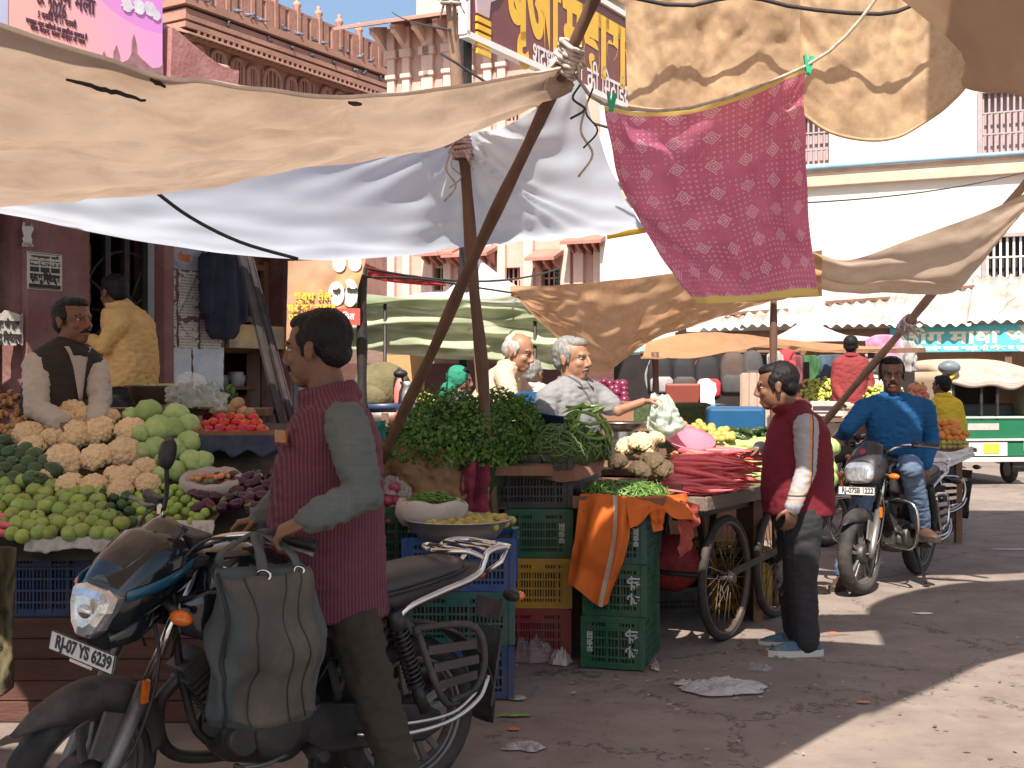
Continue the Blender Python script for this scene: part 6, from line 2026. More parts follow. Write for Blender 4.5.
def person(label, base, face, headc, neck, torso, side, arms, legs, skin, hair, shirt, vest=None, pants=None, hs=1., pitch=0, roll=0, vs=.008, hands=(), shoes=None, tache=0, collar=True,
 group=None, sleeve=1., wr=.008, veil=None, glasses=False, feet=(), vestlen=None, beard=False, front=0, front_len=3.2):
 """torso: list of (centre, half side, half depth); arms: [(shoulder, elbow, wrist, r0, r1, r2)]; legs: [(hip, knee, ankle, r0, r1, r2)]"""
 root = thing('person', label, 'person', base, group=group)
 org = V(base)
 f = V((face[0], face[1], 0)).normalized()
 Mh = frame(headc, f)
 Mh = Mh @ Matrix.Rotation(pitch, 4, 'Y') @ Matrix.Rotation(roll, 4, 'X')
 sd = V(side).normalized()
 fw = sd.cross(V((0, 0, 1))).normalized()
 if fw.dot(f) < 0:
  fw = -fw
 mb = MB()
 head_parts(mb, Mh, hs)
 jaw = Mh @ V((-.02, 0, -.06))
 limb(mb, [jaw, V(neck)], [.054 * hs, .062 * hs])
 mb.loft([ring_e(c, sd, fw, a * .72, b * .72) for c, a, b in torso])
 for s_, e_, w_, r0, r1, r2 in arms:
  limb(mb, [V(s_), V(e_), V(w_)], [.045, .036, .026])
  mb.tube([V(torso[0][0]), V(s_)], [.05, .045], 10)
 for h_, k_, a_, r0, r1, r2 in legs:
  limb(mb, [V(h_), V(k_), V(a_)], [.06, .045, .034])
  mb.tube([V(torso[-1][0]), V(h_)], [.07, .06], 10)
 for hnd in hands:
  hand_parts(mb, **hnd)
 for a_, d_ in feet:
  limb(mb, [V(a_), V(a_) + V(d_).normalized() * .10 + V((0, 0, -.062))], [.028, .016])
 me = shift(vox(mb, vs, 2, 'body'), org)
 body = place('body', me, skin, root)
 Hm = Mh @ Matrix.Diagonal((hs, hs, hs, 1))
 ey = MB()
 for s in (1, -1):
  ey.ball((.0715, s * .031, .0035), (.0112, .0125, .0075), 10, 8, Hm)
 eo = ey.build('eyes', M_eye, root, org=org)
 ir = MB()
 for s in (1, -1):
  ir.ball((.0795, s * .030, .0035), (.0042, .0066, .0064), 8, 6, Hm)
 ir.build('iris', M_iris, eo, org=(0, 0, 0)) if False else place('iris', ir.mesh('iris', org), M_iris, eo)
 hmat = hair[1]
 hb = MB()
 for s in (1, -1):
  hb.tube([Hm @ V((.083, s * .014, .024)), Hm @ V((.084, s * .033, .030)), Hm @ V((.068, s * .052, .022))], [.004 * hs, .0055 * hs, .003 * hs], 6)
 place('eyebrows', hb.mesh('b', org), hmat if hair[0] != 'bald' else M_hairb, root)
 lp = MB().ball((.0935, 0, -.0705), (.0055, .019, .004), 10, 6, Hm)
 place('lips', lp.mesh('l', org), M_lip, root)
 if tache:
  tb_ = MB()
  tb_.tube([Hm @ V((.082, .03, -.062)), Hm @ V((.098, .014, -.053)), Hm @ V((.101, 0, -.051)), Hm @ V((.098, -.014, -.053)), Hm @ V((.082, -.03, -.062))], [.003 * hs, .0075 * tache, .0075 * tache, .0075 * tache, .003 * hs], 8)
  place('moustache', tb_.mesh('t', org), hmat, root)
 hr = MB()
 k = hair[0]
 if k in ('full', 'bald'):
  if k == 'full':
   hr.ball((-.036, 0, .040), (.092, .084, .088), 20, 14, Hm)
   hr.ball((.010, 0, .086), (.068, .062, .036), 16, 10, Hm)
   hr.ball((-.066, 0, -.012), (.050, .070, .058), 16, 10, Hm)
  else:
   hr.ball((-.058, 0, .006), (.058, .080, .066), 18, 12, Hm)
   hr.ball((-.045, 0, .045), (.068, .070, .062), 16, 10, Hm)
  for s in (1, -1):
   hr.ball((-.012, s * .070, .030), (.046, .014, .038), 12, 8, Hm)
   hr.ball((.012, s * .069, .000), (.010, .008, .03), 10, 6, Hm)
 if hair[0] != 'none':
  hm = vox(hr, .0065 if vs < .012 else .011, 2, 'hair', lambda c: .0035 * noise.noise(V((c.x * 60, c.y * 60, c.z * 45))) + .003 * noise.noise(c * 24))
  place('hair', shift(hm, org), hmat, root)
 if beard:
  bd = MB()
  bd.ball((.07, 0, -.096), (.022, .03, .018), 12, 8, Hm)
  bd.ball((.05, .042, -.075), (.026, .010, .026), 10, 8, Hm)
  bd.ball((.05, -.042, -.075), (.026, .010, .026), 10, 8, Hm)
  place('beard', shift(vox(bd, .007, 1, 'beard', lambda c: .002 * noise.noise(c * 90)), org), hmat, root)
 cvs = max(vs, .010)
 if shirt is not None:
  sb = MB()
  sc_ = .87 if vest is not None else 1
  sb.loft([ring_e(c, sd, fw, a * sc_, b * sc_) for c, a, b in torso])
  for s_, e_, w_, r0, r1, r2 in arms:
   s_, e_, w_ = V(s_), V(e_), V(w_)
   if sleeve < 1:
    limb(sb, [s_, s_.lerp(e_, sleeve)], [r0, r1 * 1.12])
   else:
    m1, m2 = s_.lerp(e_, .5), e_.lerp(w_, .5)
    limb(sb, [s_, m1, e_, m2, w_], [r0, (r0 + r1) / 2, r1, (r1 + r2) / 2 * .98, r2])
   if vest is None:
    limb(sb, [V(torso[0][0]).lerp(V(torso[1][0]), .6), s_], [r0 * 1.05, r0])
  if collar and (vest is None or front):
   nk = V(neck)
   up = (Mh @ V((-.02, 0, -.08)) - nk).normalized()
   for dz in (-.006, .012):
    c = nk + up * dz
    sb.tube([c + (sd * math.cos(q * PI / 10) + fw * math.sin(q * PI / 10)) * .076 * hs - V((0, 0, .02)) * math.sin(q * PI / 10) for q in range(21)], .013, 8)
  place('shirt', shift(vox(sb, cvs, 2, 'shirt', crease(wr)), org), shirt, root)
 if shirt is not None and collar and (vest is None or front):
  nk = V(neck)
  up = (Mh @ V((-.02, 0, -.08)) - nk).normalized()
  rr = []
  for r0_, dz in ((.070, .040), (.078, .034), (.092, .006), (.098, -.010)):
   row = []
   for q in range(25):
    th = R(24) + (2 * PI - R(48)) * q / 24
    dn = .035 * max(0, math.cos(th) - .35) * (1 if dz < .03 else .4)
    row.append(nk + up * (dz - dn) + (fw * math.cos(th) + sd * math.sin(th)) * r0_ * hs)
   rr.append(row)
  cb = MB().grid(rr, uv=False)
  place('collar', cb.mesh('c', org), shirt, root, solid=.005)
 if front:
  cs = [(c, a, b) for c, a, b in torso]
  rows_ = []
  for i_ in range(14):
   t_ = i_ / 13 * (front_len)
   k_ = min(int(t_), len(cs) - 2)
   u_ = t_ - k_
   c_ = cs[k_][0].lerp(cs[k_ + 1][0], u_)
   b_ = cs[k_][2] * (1 - u_) + cs[k_ + 1][2] * u_
   w_ = front * (1 - i_ / 13) + .010
   rows_.append([c_ + sd * w_ * q + fw * (b_ * (1 - .12 * abs(q) * w_ / front) + .010) for q in (-1, -.5, 0, .5, 1)])
  place('shirt_front', MB().grid(rows_, uv=False).mesh('f', org), shirt, root, solid=.004)
 if vest is not None:
  vb = MB()
  vt = torso if vestlen is None else torso[:vestlen]
  vb.loft([ring_e(c, sd, fw, a, b) for c, a, b in vt])
  for s_, e_, w_, r0, r1, r2 in arms:
   s_ = V(s_)
   c = V(torso[0][0]).lerp(V(torso[1][0]), .55)
   limb(vb, [c, c.lerp(s_, .82)], [r0 * 1.15, r0 * 1.08])
  nk = V(neck)
  up = (Mh @ V((-.02, 0, -.08)) - nk).normalized()
  for dz in (-.012, .008, .026):
   c = nk + up * dz
   vb.tube([c + (sd * math.cos(q * PI / 10) + fw * math.sin(q * PI / 10)) * (.086 - dz * .2) * hs - V((0, 0, .018)) * math.sin(q * PI / 10) for q in range(21)], .014, 8)
  place('vest', shift(vox(vb, cvs, 2, 'vest', crease(wr * .7, (9, 9, 20))), org), vest, root)
 if pants is not None:
  for h_, k_, a_, r0, r1, r2 in legs:
   pass
  pb = MB()
  c, a, b = torso[-1]
  pb.ball(c - V((0, 0, .02)), (a * .8, a * .8, .12), 18, 10)
  for h_, k_, a_, r0, r1, r2 in legs:
   h_, k_, a_ = V(h_), V(k_), V(a_)
   limb(pb, [h_, h_.lerp(k_, .5), k_, k_.lerp(a_, .5), a_], [r0, (r0 + r1) / 2, r1, (r1 + r2) / 2, r2])
  place('trousers', shift(vox(pb, cvs, 2, 'trousers', crease(wr, (10, 10, 24), 7)), org), pants, root)
 if shoes is not None:
  for (a_, d_) in feet:
   a_, d_ = V(a_), V(d_).normalized()
   z0 = a_.z - .085
   s2 = V((-d_.y, d_.x, 0))
   fb = MB()
   g = V((a_.x, a_.y, z0))
   rings = []
   for u, wv, hv in ((-.085, .028, .06), (-.06, .042, .10), (.0, .045, .115), (.06, .048, .092), (.12, .053, .072), (.18, .047, .055), (.225, .022, .035)):
    c = g + d_ * u
    rings.append([c + s2 * wv * math.cos(q * PI / 8) + V((0, 0, .012 + (hv - .012) * max(0, math.sin(q * PI / 8)) )) for q in range(16)])
   fb.loft(rings)
   so_ = fb.build('shoe', shoes[0], root, org=org)
   sl_ = MB()
   prof = [(-.092, .033), (-.06, .047), (.0, .048), (.06, .052), (.12, .057), (.18, .051), (.23, .026)]
   pl_ = [(u, wv) for u, wv in prof] + [(u, -wv) for u, wv in prof[::-1]]
   Mx = Matrix((d_, s2, V((0, 0, 1)))).transposed().to_4x4()
   Mx.translation = g
   n_ = len(pl_)
   sl_.add([Mx @ V((x, y, -.004)) for x, y in pl_] + [Mx @ V((x, y, .034)) for x, y in pl_], [tuple(range(n_))[::-1], tuple(range(n_, 2 * n_))] + [(i, (i + 1) % n_, (i + 1) % n_ + n_, i + n_) for i in range(n_)])
   place('sole', sl_.mesh('sole', org), shoes[1], so_)
 if glasses:
  gl = MB()
  for s in (1, -1):
   gl.tube([Hm @ V((.095, s * (.033 + .024 * math.cos(q * PI / 8)), .002 + .017 * math.sin(q * PI / 8))) for q in range(17)], .0022, 6, cap=False)
   gl.tube([Hm @ V((.094, s * .057, .008)), Hm @ V((.0, s * .082, .008))], .002, 6)
  gl.tube([Hm @ V((.097, .01, .004)), Hm @ V((.097, -.01, .004))], .002, 6)
  place('glasses', gl.mesh('g', org), M_iron, root)
 return root, Hm, org
Yb = 4.33
vestm = cm('maroon_vest', (.095, .020, .033))
def stripes(N, L, old, tc):
 sep = N.new('ShaderNodeSeparateXYZ')
 L.new(tc.outputs['Object'], sep.inputs[0])
 a = N.new('ShaderNodeMath')
 a.operation = 'ARCTAN2'
 L.new(sep.outputs['X'], a.inputs[0])
 L.new(sep.outputs['Y'], a.inputs[1])
 w1 = mathn(N, L, 'GREATER_THAN', mathn(N, L, 'SINE', mathn(N, L, 'MULTIPLY', mathn(N, L, 'ADD', sep.outputs['X'], mathn(N, L, 'MULTIPLY', sep.outputs['Y'], .35)), 480)), .45)
 c = mixc(N, L, mathn(N, L, 'MULTIPLY', w1, .28), old, (.24, .12, .15))
 return c
recolor(vestm, stripes)
M_plaid = cm('grey_green_check', (.105, .115, .105))
def check(N, L, old, tc):
 sep = N.new('ShaderNodeSeparateXYZ')
 L.new(tc.outputs['Object'], sep.inputs[0])
 c = old
 for ax, fr in (('X', 380), ('Z', 300)):
  w1 = mathn(N, L, 'GREATER_THAN', mathn(N, L, 'SINE', mathn(N, L, 'MULTIPLY', sep.outputs[ax], fr)), .5)
  c = mixc(N, L, mathn(N, L, 'MULTIPLY', w1, .13), c, (.07, .085, .09))
 return c
recolor(M_plaid, check)
T = lambda y, x, b, a, Y=Yb: (P(x, y, Y), a, b * Y / F)
tor = [(P(331, 398, Yb), .10, .075), (P(333, 411, Yb), .185, .125), (P(331, 435, Yb), .225, .175), T(475, 328, 54, .225), T(520, 326, 57, .225), T(560, 327, 57, .22), T(590, 329, 57, .22), T(612, 331, 58, .22)]
Lsh, Lel, Lwr = P(346, 424, 4.12), P(364, 494, 3.98), P(311, 519, 3.86)
Rsh, Rel, Rwr = P(316, 424, 4.52), P(292, 490, 4.62), P(262, 520, 4.52)
hnd_grip = P(287, 528, 3.86)
man, Hm, org = person('man in a maroon striped vest and grey check shirt standing astride the parked motorcycle', (P(330, 384, Yb).x, Yb, 0), (-.95, .30), P(316, 349, Yb), P(329, 396, Yb), tor, (.22, -.97, 0),
 [(Lsh, Lel, Lwr, .076, .062, .046), (Rsh, Rel, Rwr, .078, .064, .045)],
 [(P(348, 606, 4.24), P(374, 690, 4.10), P(412, 815, 4.0), .098, .074, .060), (P(322, 606, 4.46), P(318, 700, 4.72), P(330, 800, 4.78), .098, .078, .062)],
 SKIN[0], ('full', M_hairb), M_plaid, vestm, cm('olive_brown_trousers', (.036, .029, .020)), hs=1.14, pitch=.10, vs=.0065, tache=1.15,
 hands=[dict(wrist=Lwr, d=hnd_grip - Lwr + V((-.02, 0, -.01)), n=(.1, .25, -1), t=(-.3, .9, 0), curl=.8, s=1.28), dict(wrist=Rwr, d=(-1, -.2, -.1), n=(0, 0, -1), t=(0, -1, 0), curl=.8, s=1.05)],
 feet=[(P(414, 815, 4.0), (-.75, -.6, 0)), (P(330, 800, 4.78), (-.8, -.6, 0))], shoes=(mat('black_shoe', (.02, .018, .018), .4), mat('sole_rubber', (.05, .045, .04), .8)), wr=.012)
pk_ = MB()
c = P(281, 437, 4.16)
pk_.box((0, 0, 0), (.075, .012, .045), 0, frame(c, (.62, -.78, 0)))
place('phone', pk_.mesh('p', org), mat('amber_screen_phone', (.35, .13, .03), .2, .3, 30), man, bevel=.003)
pkt = MB().box((0, 0, 0), (.105, .014, .012), 0, frame(c + V((0, -.004, -.024)), (.62, -.78, 0))).box((0, 0, 0), (.016, .018, .05), 0, frame(c + V((.05, -.0, .004)) , (.62, -.78, 0)))
place('pocket_trim', pkt.mesh('p', org), vestm, man, bevel=.003)
Y2 = 7.0
T = lambda y, x, b, a, Y=Y2: (P(x, y, Y), a, b * Y / F)
M_mvest = cm('wine_red_vest', (.13, .007, .016))
M_sleeve = cm('grey_sleeve', (.32, .30, .31))
def sleevest(N, L, old, tc):
 sep = N.new('ShaderNodeSeparateXYZ')
 L.new(tc.outputs['Object'], sep.inputs[0])
 q = mathn(N, L, 'ADD', sep.outputs['X'], mathn(N, L, 'MULTIPLY', sep.outputs['Z'], -.04))
 c = old
 for x0_, wd, col in ((-.058, .007, (.50, .24, .09)), (-.046, .004, (.06, .03, .05)), (.004, .006, (.52, .27, .10)), (.015, .004, (.07, .03, .05))):
  f = mathn(N, L, 'LESS_THAN', mathn(N, L, 'ABSOLUTE', mathn(N, L, 'SUBTRACT', q, x0_)), wd)
  c = mixc(N, L, f, c, col)
 for z0_, col in ((.905, (.42, .2, .10)), (.925, (.06, .05, .06)), (.945, (.5, .28, .12))):
  f = mathn(N, L, 'LESS_THAN', mathn(N, L, 'ABSOLUTE', mathn(N, L, 'SUBTRACT', sep.outputs['Z'], z0_)), .005)
  c = mixc(N, L, f, c, col)
 return c
recolor(M_sleeve, sleevest)
tor = [(P(794, 407, Y2), .08, .06), (P(797, 416, Y2), .17, .11), T(430, 798, 27, .205), T(455, 798, 32, .205), T(485, 797, 34.5, .205), T(502, 798, 34, .205), T(514, 799, 33, .20)]
ls, le, lw = P(806, 426, 6.78), P(806, 470, 6.75), P(793, 507, 6.72)
rs_, re, rw = P(790, 426, 7.2), P(775, 456, 7.3), P(760, 449, 7.28)
blue_shoe = mat('blue_shoe', (.045, .10, .17), .7, .2, 30, .3, 120, stain=(.25, .3, .12), samt=.5, sscale=20)
person('man in a wine red sleeveless jacket with striped grey sleeves standing at the hand cart', (1.68, Y2, 0), (-.93, .25), P(776, 386, Y2), P(791, 407, Y2), tor, (.25, -.95, 0),
 [(ls, le, lw, .072, .056, .045), (rs_, re, rw, .072, .056, .045)],
 [(P(803, 516, 6.9), P(802, 580, 6.88), P(806, 641, 6.86), .115, .085, .075), (P(797, 516, 7.1), P(791, 577, 7.12), P(797, 633, 7.14), .115, .085, .075)],
 SKIN[0], ('full', M_hairb), M_sleeve, M_mvest, cm('charcoal_trousers', (.022, .021, .023)), hs=1.12, pitch=.16, vs=.008,
 hands=[dict(wrist=lw, d=(-.15, 0, -1), n=(-.4, .9, 0), t=(-1, -.2, 0), curl=.42, s=1.05), dict(wrist=rw, d=(-1, -.1, -.12), n=(0, -.1, -1), t=(0, -1, 0), curl=.45, s=1.0)],
 feet=[(P(806, 640, 6.86), (-1, -.1, 0)), (P(797, 632, 7.14), (-1, .05, 0))], shoes=(blue_shoe, mat('white_sole', (.5, .47, .44), .7, .1, 9)), wr=.006)
Y4 = 7.4
T = lambda y, x, b, a, Y=Y4: (P(x, y, Y), a, b)
M_gsh = cm('grey_polo', (.20, .20, .205))
tor = [(P(574, 381, Y4), .08, .07), (P(572, 387, Y4), .17, .10), (P(571, 398, Y4), .205, .13), (P(570, 420, Y4), .21, .15), (P(570, 450, Y4), .21, .16), (P(570, 490, Y4 + .05), .2, .16)]
ls, le, lw = P(598, 396, 7.5), P(618, 411, 7.4), P(643, 402, 7.36)
rs_, re, rw = P(548, 399, 7.25), P(545, 432, 7.2), P(560, 455, 7.05)
person('grey haired vendor in a grey shirt reaching out over the vegetables with a plastic bag', (P(570, 384, Y4).x, Y4, 0), (.82, -.57), P(573, 359, Y4), P(574, 383, Y4), tor, (.70, .71, 0),
 [(ls, le, lw, .075, .060, .045), (rs_, re, rw, .075, .06, .04)],
 [(P(556, 500, 7.5), P(548, 510, 7.1), P(552, 585, 7.2), .1, .085, .06), (P(588, 500, 7.5), P(598, 510, 7.15), P(594, 585, 7.3), .1, .085, .06)],
 SKIN[1], ('full', M_hairg), M_gsh, None, cm('grey_brown_trousers', (.09, .075, .065)), hs=1.13, pitch=.04, vs=.008, tache=.7, beard=False, sleeve=.62,
 hands=[dict(wrist=lw, d=(1, 0, .1), n=(0, -.2, -1), t=(0, -1, 0), curl=.8, s=1.05), dict(wrist=rw, d=(.7, -.3, -.5), n=(0, 0, -1), t=(0, -1, 0), curl=.4, s=1)], wr=.007)
solo('wooden_stool', MB().box(V((P(570, 384, Y4).x, 7.5, .40)), (.9, .6, .8)), M_wood, 'wooden box seat under the grey haired vendor', 'seat')
bgp = P(661, 398, 7.36)
bt = [bgp + V((-.06, 0, .03)), bgp + V((0, .02, .02)), bgp + V((.05, 0, .02))]
bb2 = [bgp + V((-.09, -.05, -.19)), bgp + V((.03, -.08, -.24)), bgp + V((.15, -.02, -.18))]
pl1 = cloth(bt, bb2, 26, 26, .06, .05, (4, 4), seed=4, sagdir=(0, -1, 0))
pl2 = cloth(bt, bb2, 26, 26, .07, .05, (4, 4), seed=14, sagdir=(0, 1, 0))
solo('carrier_bag', MB().grid(pl1).grid(pl2), mat('pale_green_film', (.52, .60, .52), .3, .05, 9, .2, 60, trans=.45), 'pale translucent carrier bag hanging from the hand of the grey haired vendor', 'bag')
Y5 = 8.5
M_beige = cm('beige_kurta', (.50, .38, .28))
tor = [(P(512, 364, Y5), .08, .07), (P(507, 369, Y5), .16, .10), (P(502, 379, Y5), .19, .13), (P(495, 395, Y5), .2, .15), (P(490, 412, Y5), .21, .17), (P(488, 428, Y5), .2, .17)]
person('old man in a beige kurta sitting bent forward behind the coriander', (P(490, 384, Y5).x, Y5, 0), (.88, -.45), P(519, 352, Y5 - .05), P(511, 366, Y5), tor, (.35, .93, 0),
 [(P(504, 376, Y5 - .2), P(513, 402, Y5 - .3), P(541, 400, Y5 - .3), .07, .06, .045), (P(509, 375, Y5 + .2), P(530, 398, Y5 + .1), P(546, 399, Y5 - .1), .07, .055, .042)],
 [(P(488, 432, Y5 - .1), P(530, 415, Y5 - .25), P(535, 470, Y5 - .2), .1, .08, .06), (P(490, 432, Y5 + .1), P(535, 415, Y5 + .1), P(538, 470, Y5 + .1), .1, .08, .06)],
 SKIN[1], ('bald', M_hairw), M_beige, None, cm('white_dhoti', (.55, .5, .47)), hs=1.12, pitch=.30, vs=.009,
 hands=[dict(wrist=P(541, 400, Y5 - .3), d=(1, .2, -.1), n=(0, 0, -1), t=(0, -1, .2), curl=.5, s=1)], wr=.007, tache=0)
solo('dark_bench', MB().box(V((P(500, 384, Y5).x, Y5 + .05, .56)), (1.0, .6, 1.1)), M_wood, 'tall dark bench under the old man in beige', 'bench')
Y6 = 9.6
tor = [(P(534, 386, Y6), .08, .07), (P(534, 391, Y6), .17, .10), (P(534, 402, Y6), .2, .12), (P(533, 425, Y6), .2, .14), (P(533, 450, Y6), .2, .15)]
person('person with grey hair and a pale shirt between the old man and the vendor', (P(533, 384, Y6).x, Y6, 0), (.5, .8), P(533, 374, Y6), P(534, 387, Y6), tor, (-.8, .5, 0),
 [(P(519, 396, Y6), P(516, 425, Y6), P(524, 440, Y6 - .1), .07, .055, .04), (P(548, 396, Y6), P(551, 420, Y6), P(545, 440, Y6), .07, .055, .04)], [], SKIN[1], ('full', M_hairg), cm('pale_check_shirt', (.45, .40, .35)), hs=.98, vs=.011)
Y7 = 10.5
tor = [(P(462, 393, Y7), .07, .06), (P(461, 398, Y7), .15, .10), (P(459, 408, Y7), .18, .12), (P(457, 430, Y7), .19, .15), (P(456, 455, Y7), .2, .16)]
wm, Hm7, org7 = person('woman with a green scarf over her head sitting behind the leaning pole', (P(458, 384, Y7).x, Y7, 0), (.95, -.25), P(461, 381, Y7), P(461, 394, Y7), tor, (.3, .95, 0),
 [(P(452, 402, Y7 - .15), P(455, 425, Y7 - .2), P(468, 432, Y7 - .2), .06, .05, .04)], [], SKIN[2], ('full', M_hairb), cm('lilac_sari', (.20, .17, .24)), hs=1.0, vs=.011, pitch=.1)
vb = MB()
vb.ball((-.03, 0, .03), (.108, .094, .106), 18, 12, Hm7)
vb.ball((-.075, 0, -.07), (.06, .095, .10), 14, 10, Hm7)
vb.cap(Hm7 @ V((-.09, 0, -.1)), Hm7 @ V((-.10, 0, -.32)), .09, .12)
place('scarf', shift(vox(vb, .011, 1, 'scarf', crease(.007)), org7), cm('green_scarf', (.02, .20, .12)), wm)
Y8 = 6.45
M_khv = cm('dark_brown_vest', (.026, .019, .017))
M_cshirt = cm('cream_shirt', (.40, .345, .30))
tor = [(P(70, 347, Y8), .085, .07), (P(67, 354, Y8), .175, .10), (P(64, 368, Y8), .21, .13), (P(62, 395, Y8), .215, .15), (P(60, 425, Y8), .22, .17), (P(60, 450, Y8 + .05), .2, .17)]
person('vendor in a dark vest over a cream shirt sitting behind the heaped cauliflowers', (P(62, 384, Y8).x, Y8, 0), (.86, -.5), P(74, 321, Y8), P(69, 349, Y8), tor, (.55, .83, 0),
 [(P(38, 366, Y8 - .12), P(36, 408, Y8 - .25), P(62, 422, Y8 - .35), .078, .062, .047), (P(93, 368, Y8 + .1), P(101, 398, Y8 - .05), P(96, 417, Y8 - .3), .078, .058, .046)],
 [(P(50, 455, Y8), P(35, 450, Y8 - .3), P(80, 455, Y8 - .3), .1, .08, .06), (P(75, 455, Y8), P(95, 450, Y8 - .2), P(60, 458, Y8 - .25), .1, .08, .06)],
 SKIN[2], ('full', M_hairb), M_cshirt, M_khv, cm('brown_trousers', (.05, .04, .035)), hs=1.07, vs=.0075, pitch=.0, tache=.6, front=.075,
 hands=[dict(wrist=P(96, 417, Y8 - .3), d=(.1, -.6, -.7), n=(0, .6, -.7), t=(-1, 0, 0), curl=.3, s=1.02), dict(wrist=P(62, 422, Y8 - .35), d=(.9, -.2, -.3), n=(0, 0, -1), t=(0, -1, 0), curl=.4, s=1.0)], wr=.008)
solo('wooden_stool', MB().box(V((P(60, 384, Y8).x, Y8 + .25, .8)), (.8, .5, .68)), M_wood, 'dark box seat under the vendor in the dark vest', 'seat')
Y9 = 8.55
tor = [(P(121, 306, Y9), .08, .07), (P(124, 311, Y9), .17, .10), (P(128, 322, Y9), .205, .13), (P(131, 345, Y9), .20, .14), (P(132, 368, Y9), .20, .15), (P(131, 386, Y9), .195, .145)]
person('man in a yellow ochre shirt with his back turned at the iron door', (P(128, 384, Y9).x, Y9, .54), (-.72, .55), P(113, 293, Y9), P(120, 307, Y9), tor, (-.5, -.86, 0),
 [(P(118, 325, Y9 - .18), P(104, 346, Y9 - .2), P(90, 340, Y9 - .1), .075, .06, .046), (P(140, 322, Y9 + .15), P(136, 352, Y9 + .25), P(112, 352, Y9 + .3), .075, .06, .046)],
 [(P(124, 390, Y9 - .05), P(122, 440, Y9), P(124, 505, Y9), .105, .08, .065), (P(138, 390, Y9 + .05), P(139, 440, Y9 + .05), P(138, 505, Y9 + .05), .105, .08, .065)],
 SKIN[2], ('full', M_hairb), cm('ochre_shirt', (.55, .33, .12)), None, cm('black_trousers', (.015, .015, .017)), hs=1.05, vs=.009, pitch=.15,
 hands=[dict(wrist=P(90, 340, Y9 - .1), d=(-1, .2, 0), n=(0, .3, -1), t=(0, 0, 1), curl=.5, s=1)], wr=.008, feet=[(V((P(124, 505, Y9).x, Y9, .63)), (-.5, .6, 0)), (V((P(138, 505, Y9).x, Y9 + .05, .63)), (-.5, .6, 0))], shoes=(mat('black_shoe', (.02, .018, .018)), mat('sole_rubber', (.05, .045, .04))))
YA = 14.5
tor = [(P(851, 355, YA), .08, .07), (P(851, 359, YA), .17, .10), (P(851, 366, YA), .21, .13), (P(850, 382, YA), .2, .14), (P(849, 398, YA), .2, .14), (P(849, 404, YA), .19, .14)]
person('man in a brick red shirt standing at the grapes with his back turned', (P(849, 384, YA).x, YA, .35), (.35, .9), P(851, 346, YA), P(851, 356, YA), tor, (-.9, .35, 0),
 [(P(838, 364, YA), P(835, 385, YA), P(841, 397, YA - .1), .07, .058, .045), (P(864, 364, YA), P(870, 382, YA), P(868, 395, YA - .1), .07, .058, .045)],
 [(P(844, 408, YA), P(843, 440, YA), P(843, 478, YA), .11, .085, .07), (P(855, 408, YA), P(856, 440, YA), P(856, 478, YA), .11, .085, .07)],
 SKIN[2], ('full', M_hairb), cm('brick_red_shirt', (.21, .03, .03)), None, cm('cream_trousers', (.46, .37, .28)), hs=1.05, vs=.012,
 hands=[dict(wrist=P(841, 397, YA - .1), d=(.2, -.3, -1), n=(1, 0, 0), t=(0, 1, 0), curl=.4), dict(wrist=P(868, 395, YA - .1), d=(-.2, -.3, -1), n=(-1, 0, 0), t=(0, 1, 0), curl=.4)])
YB = 15.2
tor = [(P(871, 377, YB), .08, .07), (P(871, 381, YB), .17, .10), (P(870, 390, YB), .2, .13), (P(870, 410, YB), .2, .14)]
person('man with cropped grey hair bending behind the grapes', (P(870, 384, YB).x, YB, 0), (-.5, .8), P(869, 369, YB), P(871, 378, YB), tor, (-.85, -.5, 0),
 [(P(859, 386, YB), P(856, 402, YB), P(862, 408, YB), .07, .055, .04), (P(882, 386, YB), P(886, 402, YB), P(880, 410, YB), .07, .055, .04)], [], SKIN[1], ('full', mat('salt_pepper_hair', (.16, .14, .13), .6, .4, 70, .8, 120)), cm('pale_cream_shirt', (.52, .46, .38)), hs=1.05, vs=.012)
YC = 13.2
tor = [(P(943, 395, YC), .06, .06), (P(945, 399, YC), .14, .09), (P(947, 408, YC), .17, .11), (P(948, 425, YC), .17, .12), (P(948, 445, YC), .17, .12)]
person('boy in a bright yellow shirt seen from behind beside the fruit', (P(947, 384, YC).x, YC, 0), (-.55, .8), P(941, 386, YC), P(943, 396, YC), tor, (-.8, -.55, 0),
 [(P(934, 405, YC), P(932, 422, YC), P(938, 432, YC), .06, .05, .04), (P(957, 405, YC), P(962, 424, YC), P(958, 438, YC), .06, .05, .04)],
 [(P(943, 450, YC), P(942, 480, YC), P(942, 515, YC), .085, .065, .05), (P(953, 450, YC), P(953, 480, YC), P(953, 515, YC), .085, .065, .05)],
 SKIN[2], ('full', M_hairb), cm('bright_yellow_shirt', (.62, .42, .03)), None, cm('grey_trousers', (.06, .06, .065)), hs=.98, vs=.012)
Y3 = 9.3
M_blue = cm('royal_blue_shirt', (.006, .075, .20))
M_jean = cm('faded_jeans', (.10, .15, .235), stain=(.20, .25, .33), samt=.6, sscale=5)
tor = [(P(893, 397, Y3), .085, .07), (P(893, 402, Y3), .185, .10), (P(893, 412, Y3), .225, .125), (P(894, 432, Y3), .205, .135), (P(895, 452, Y3 + .02), .20, .15), (P(896, 464, Y3 + .05), .20, .16)]
rs_, re, rw = P(864, 409, Y3), P(848, 428, Y3 - .05), P(842, 438, Y3 + .08)
ls, le, lw = P(925, 409, Y3), P(931, 441, Y3 + .02), P(925, 464, Y3 - .10)
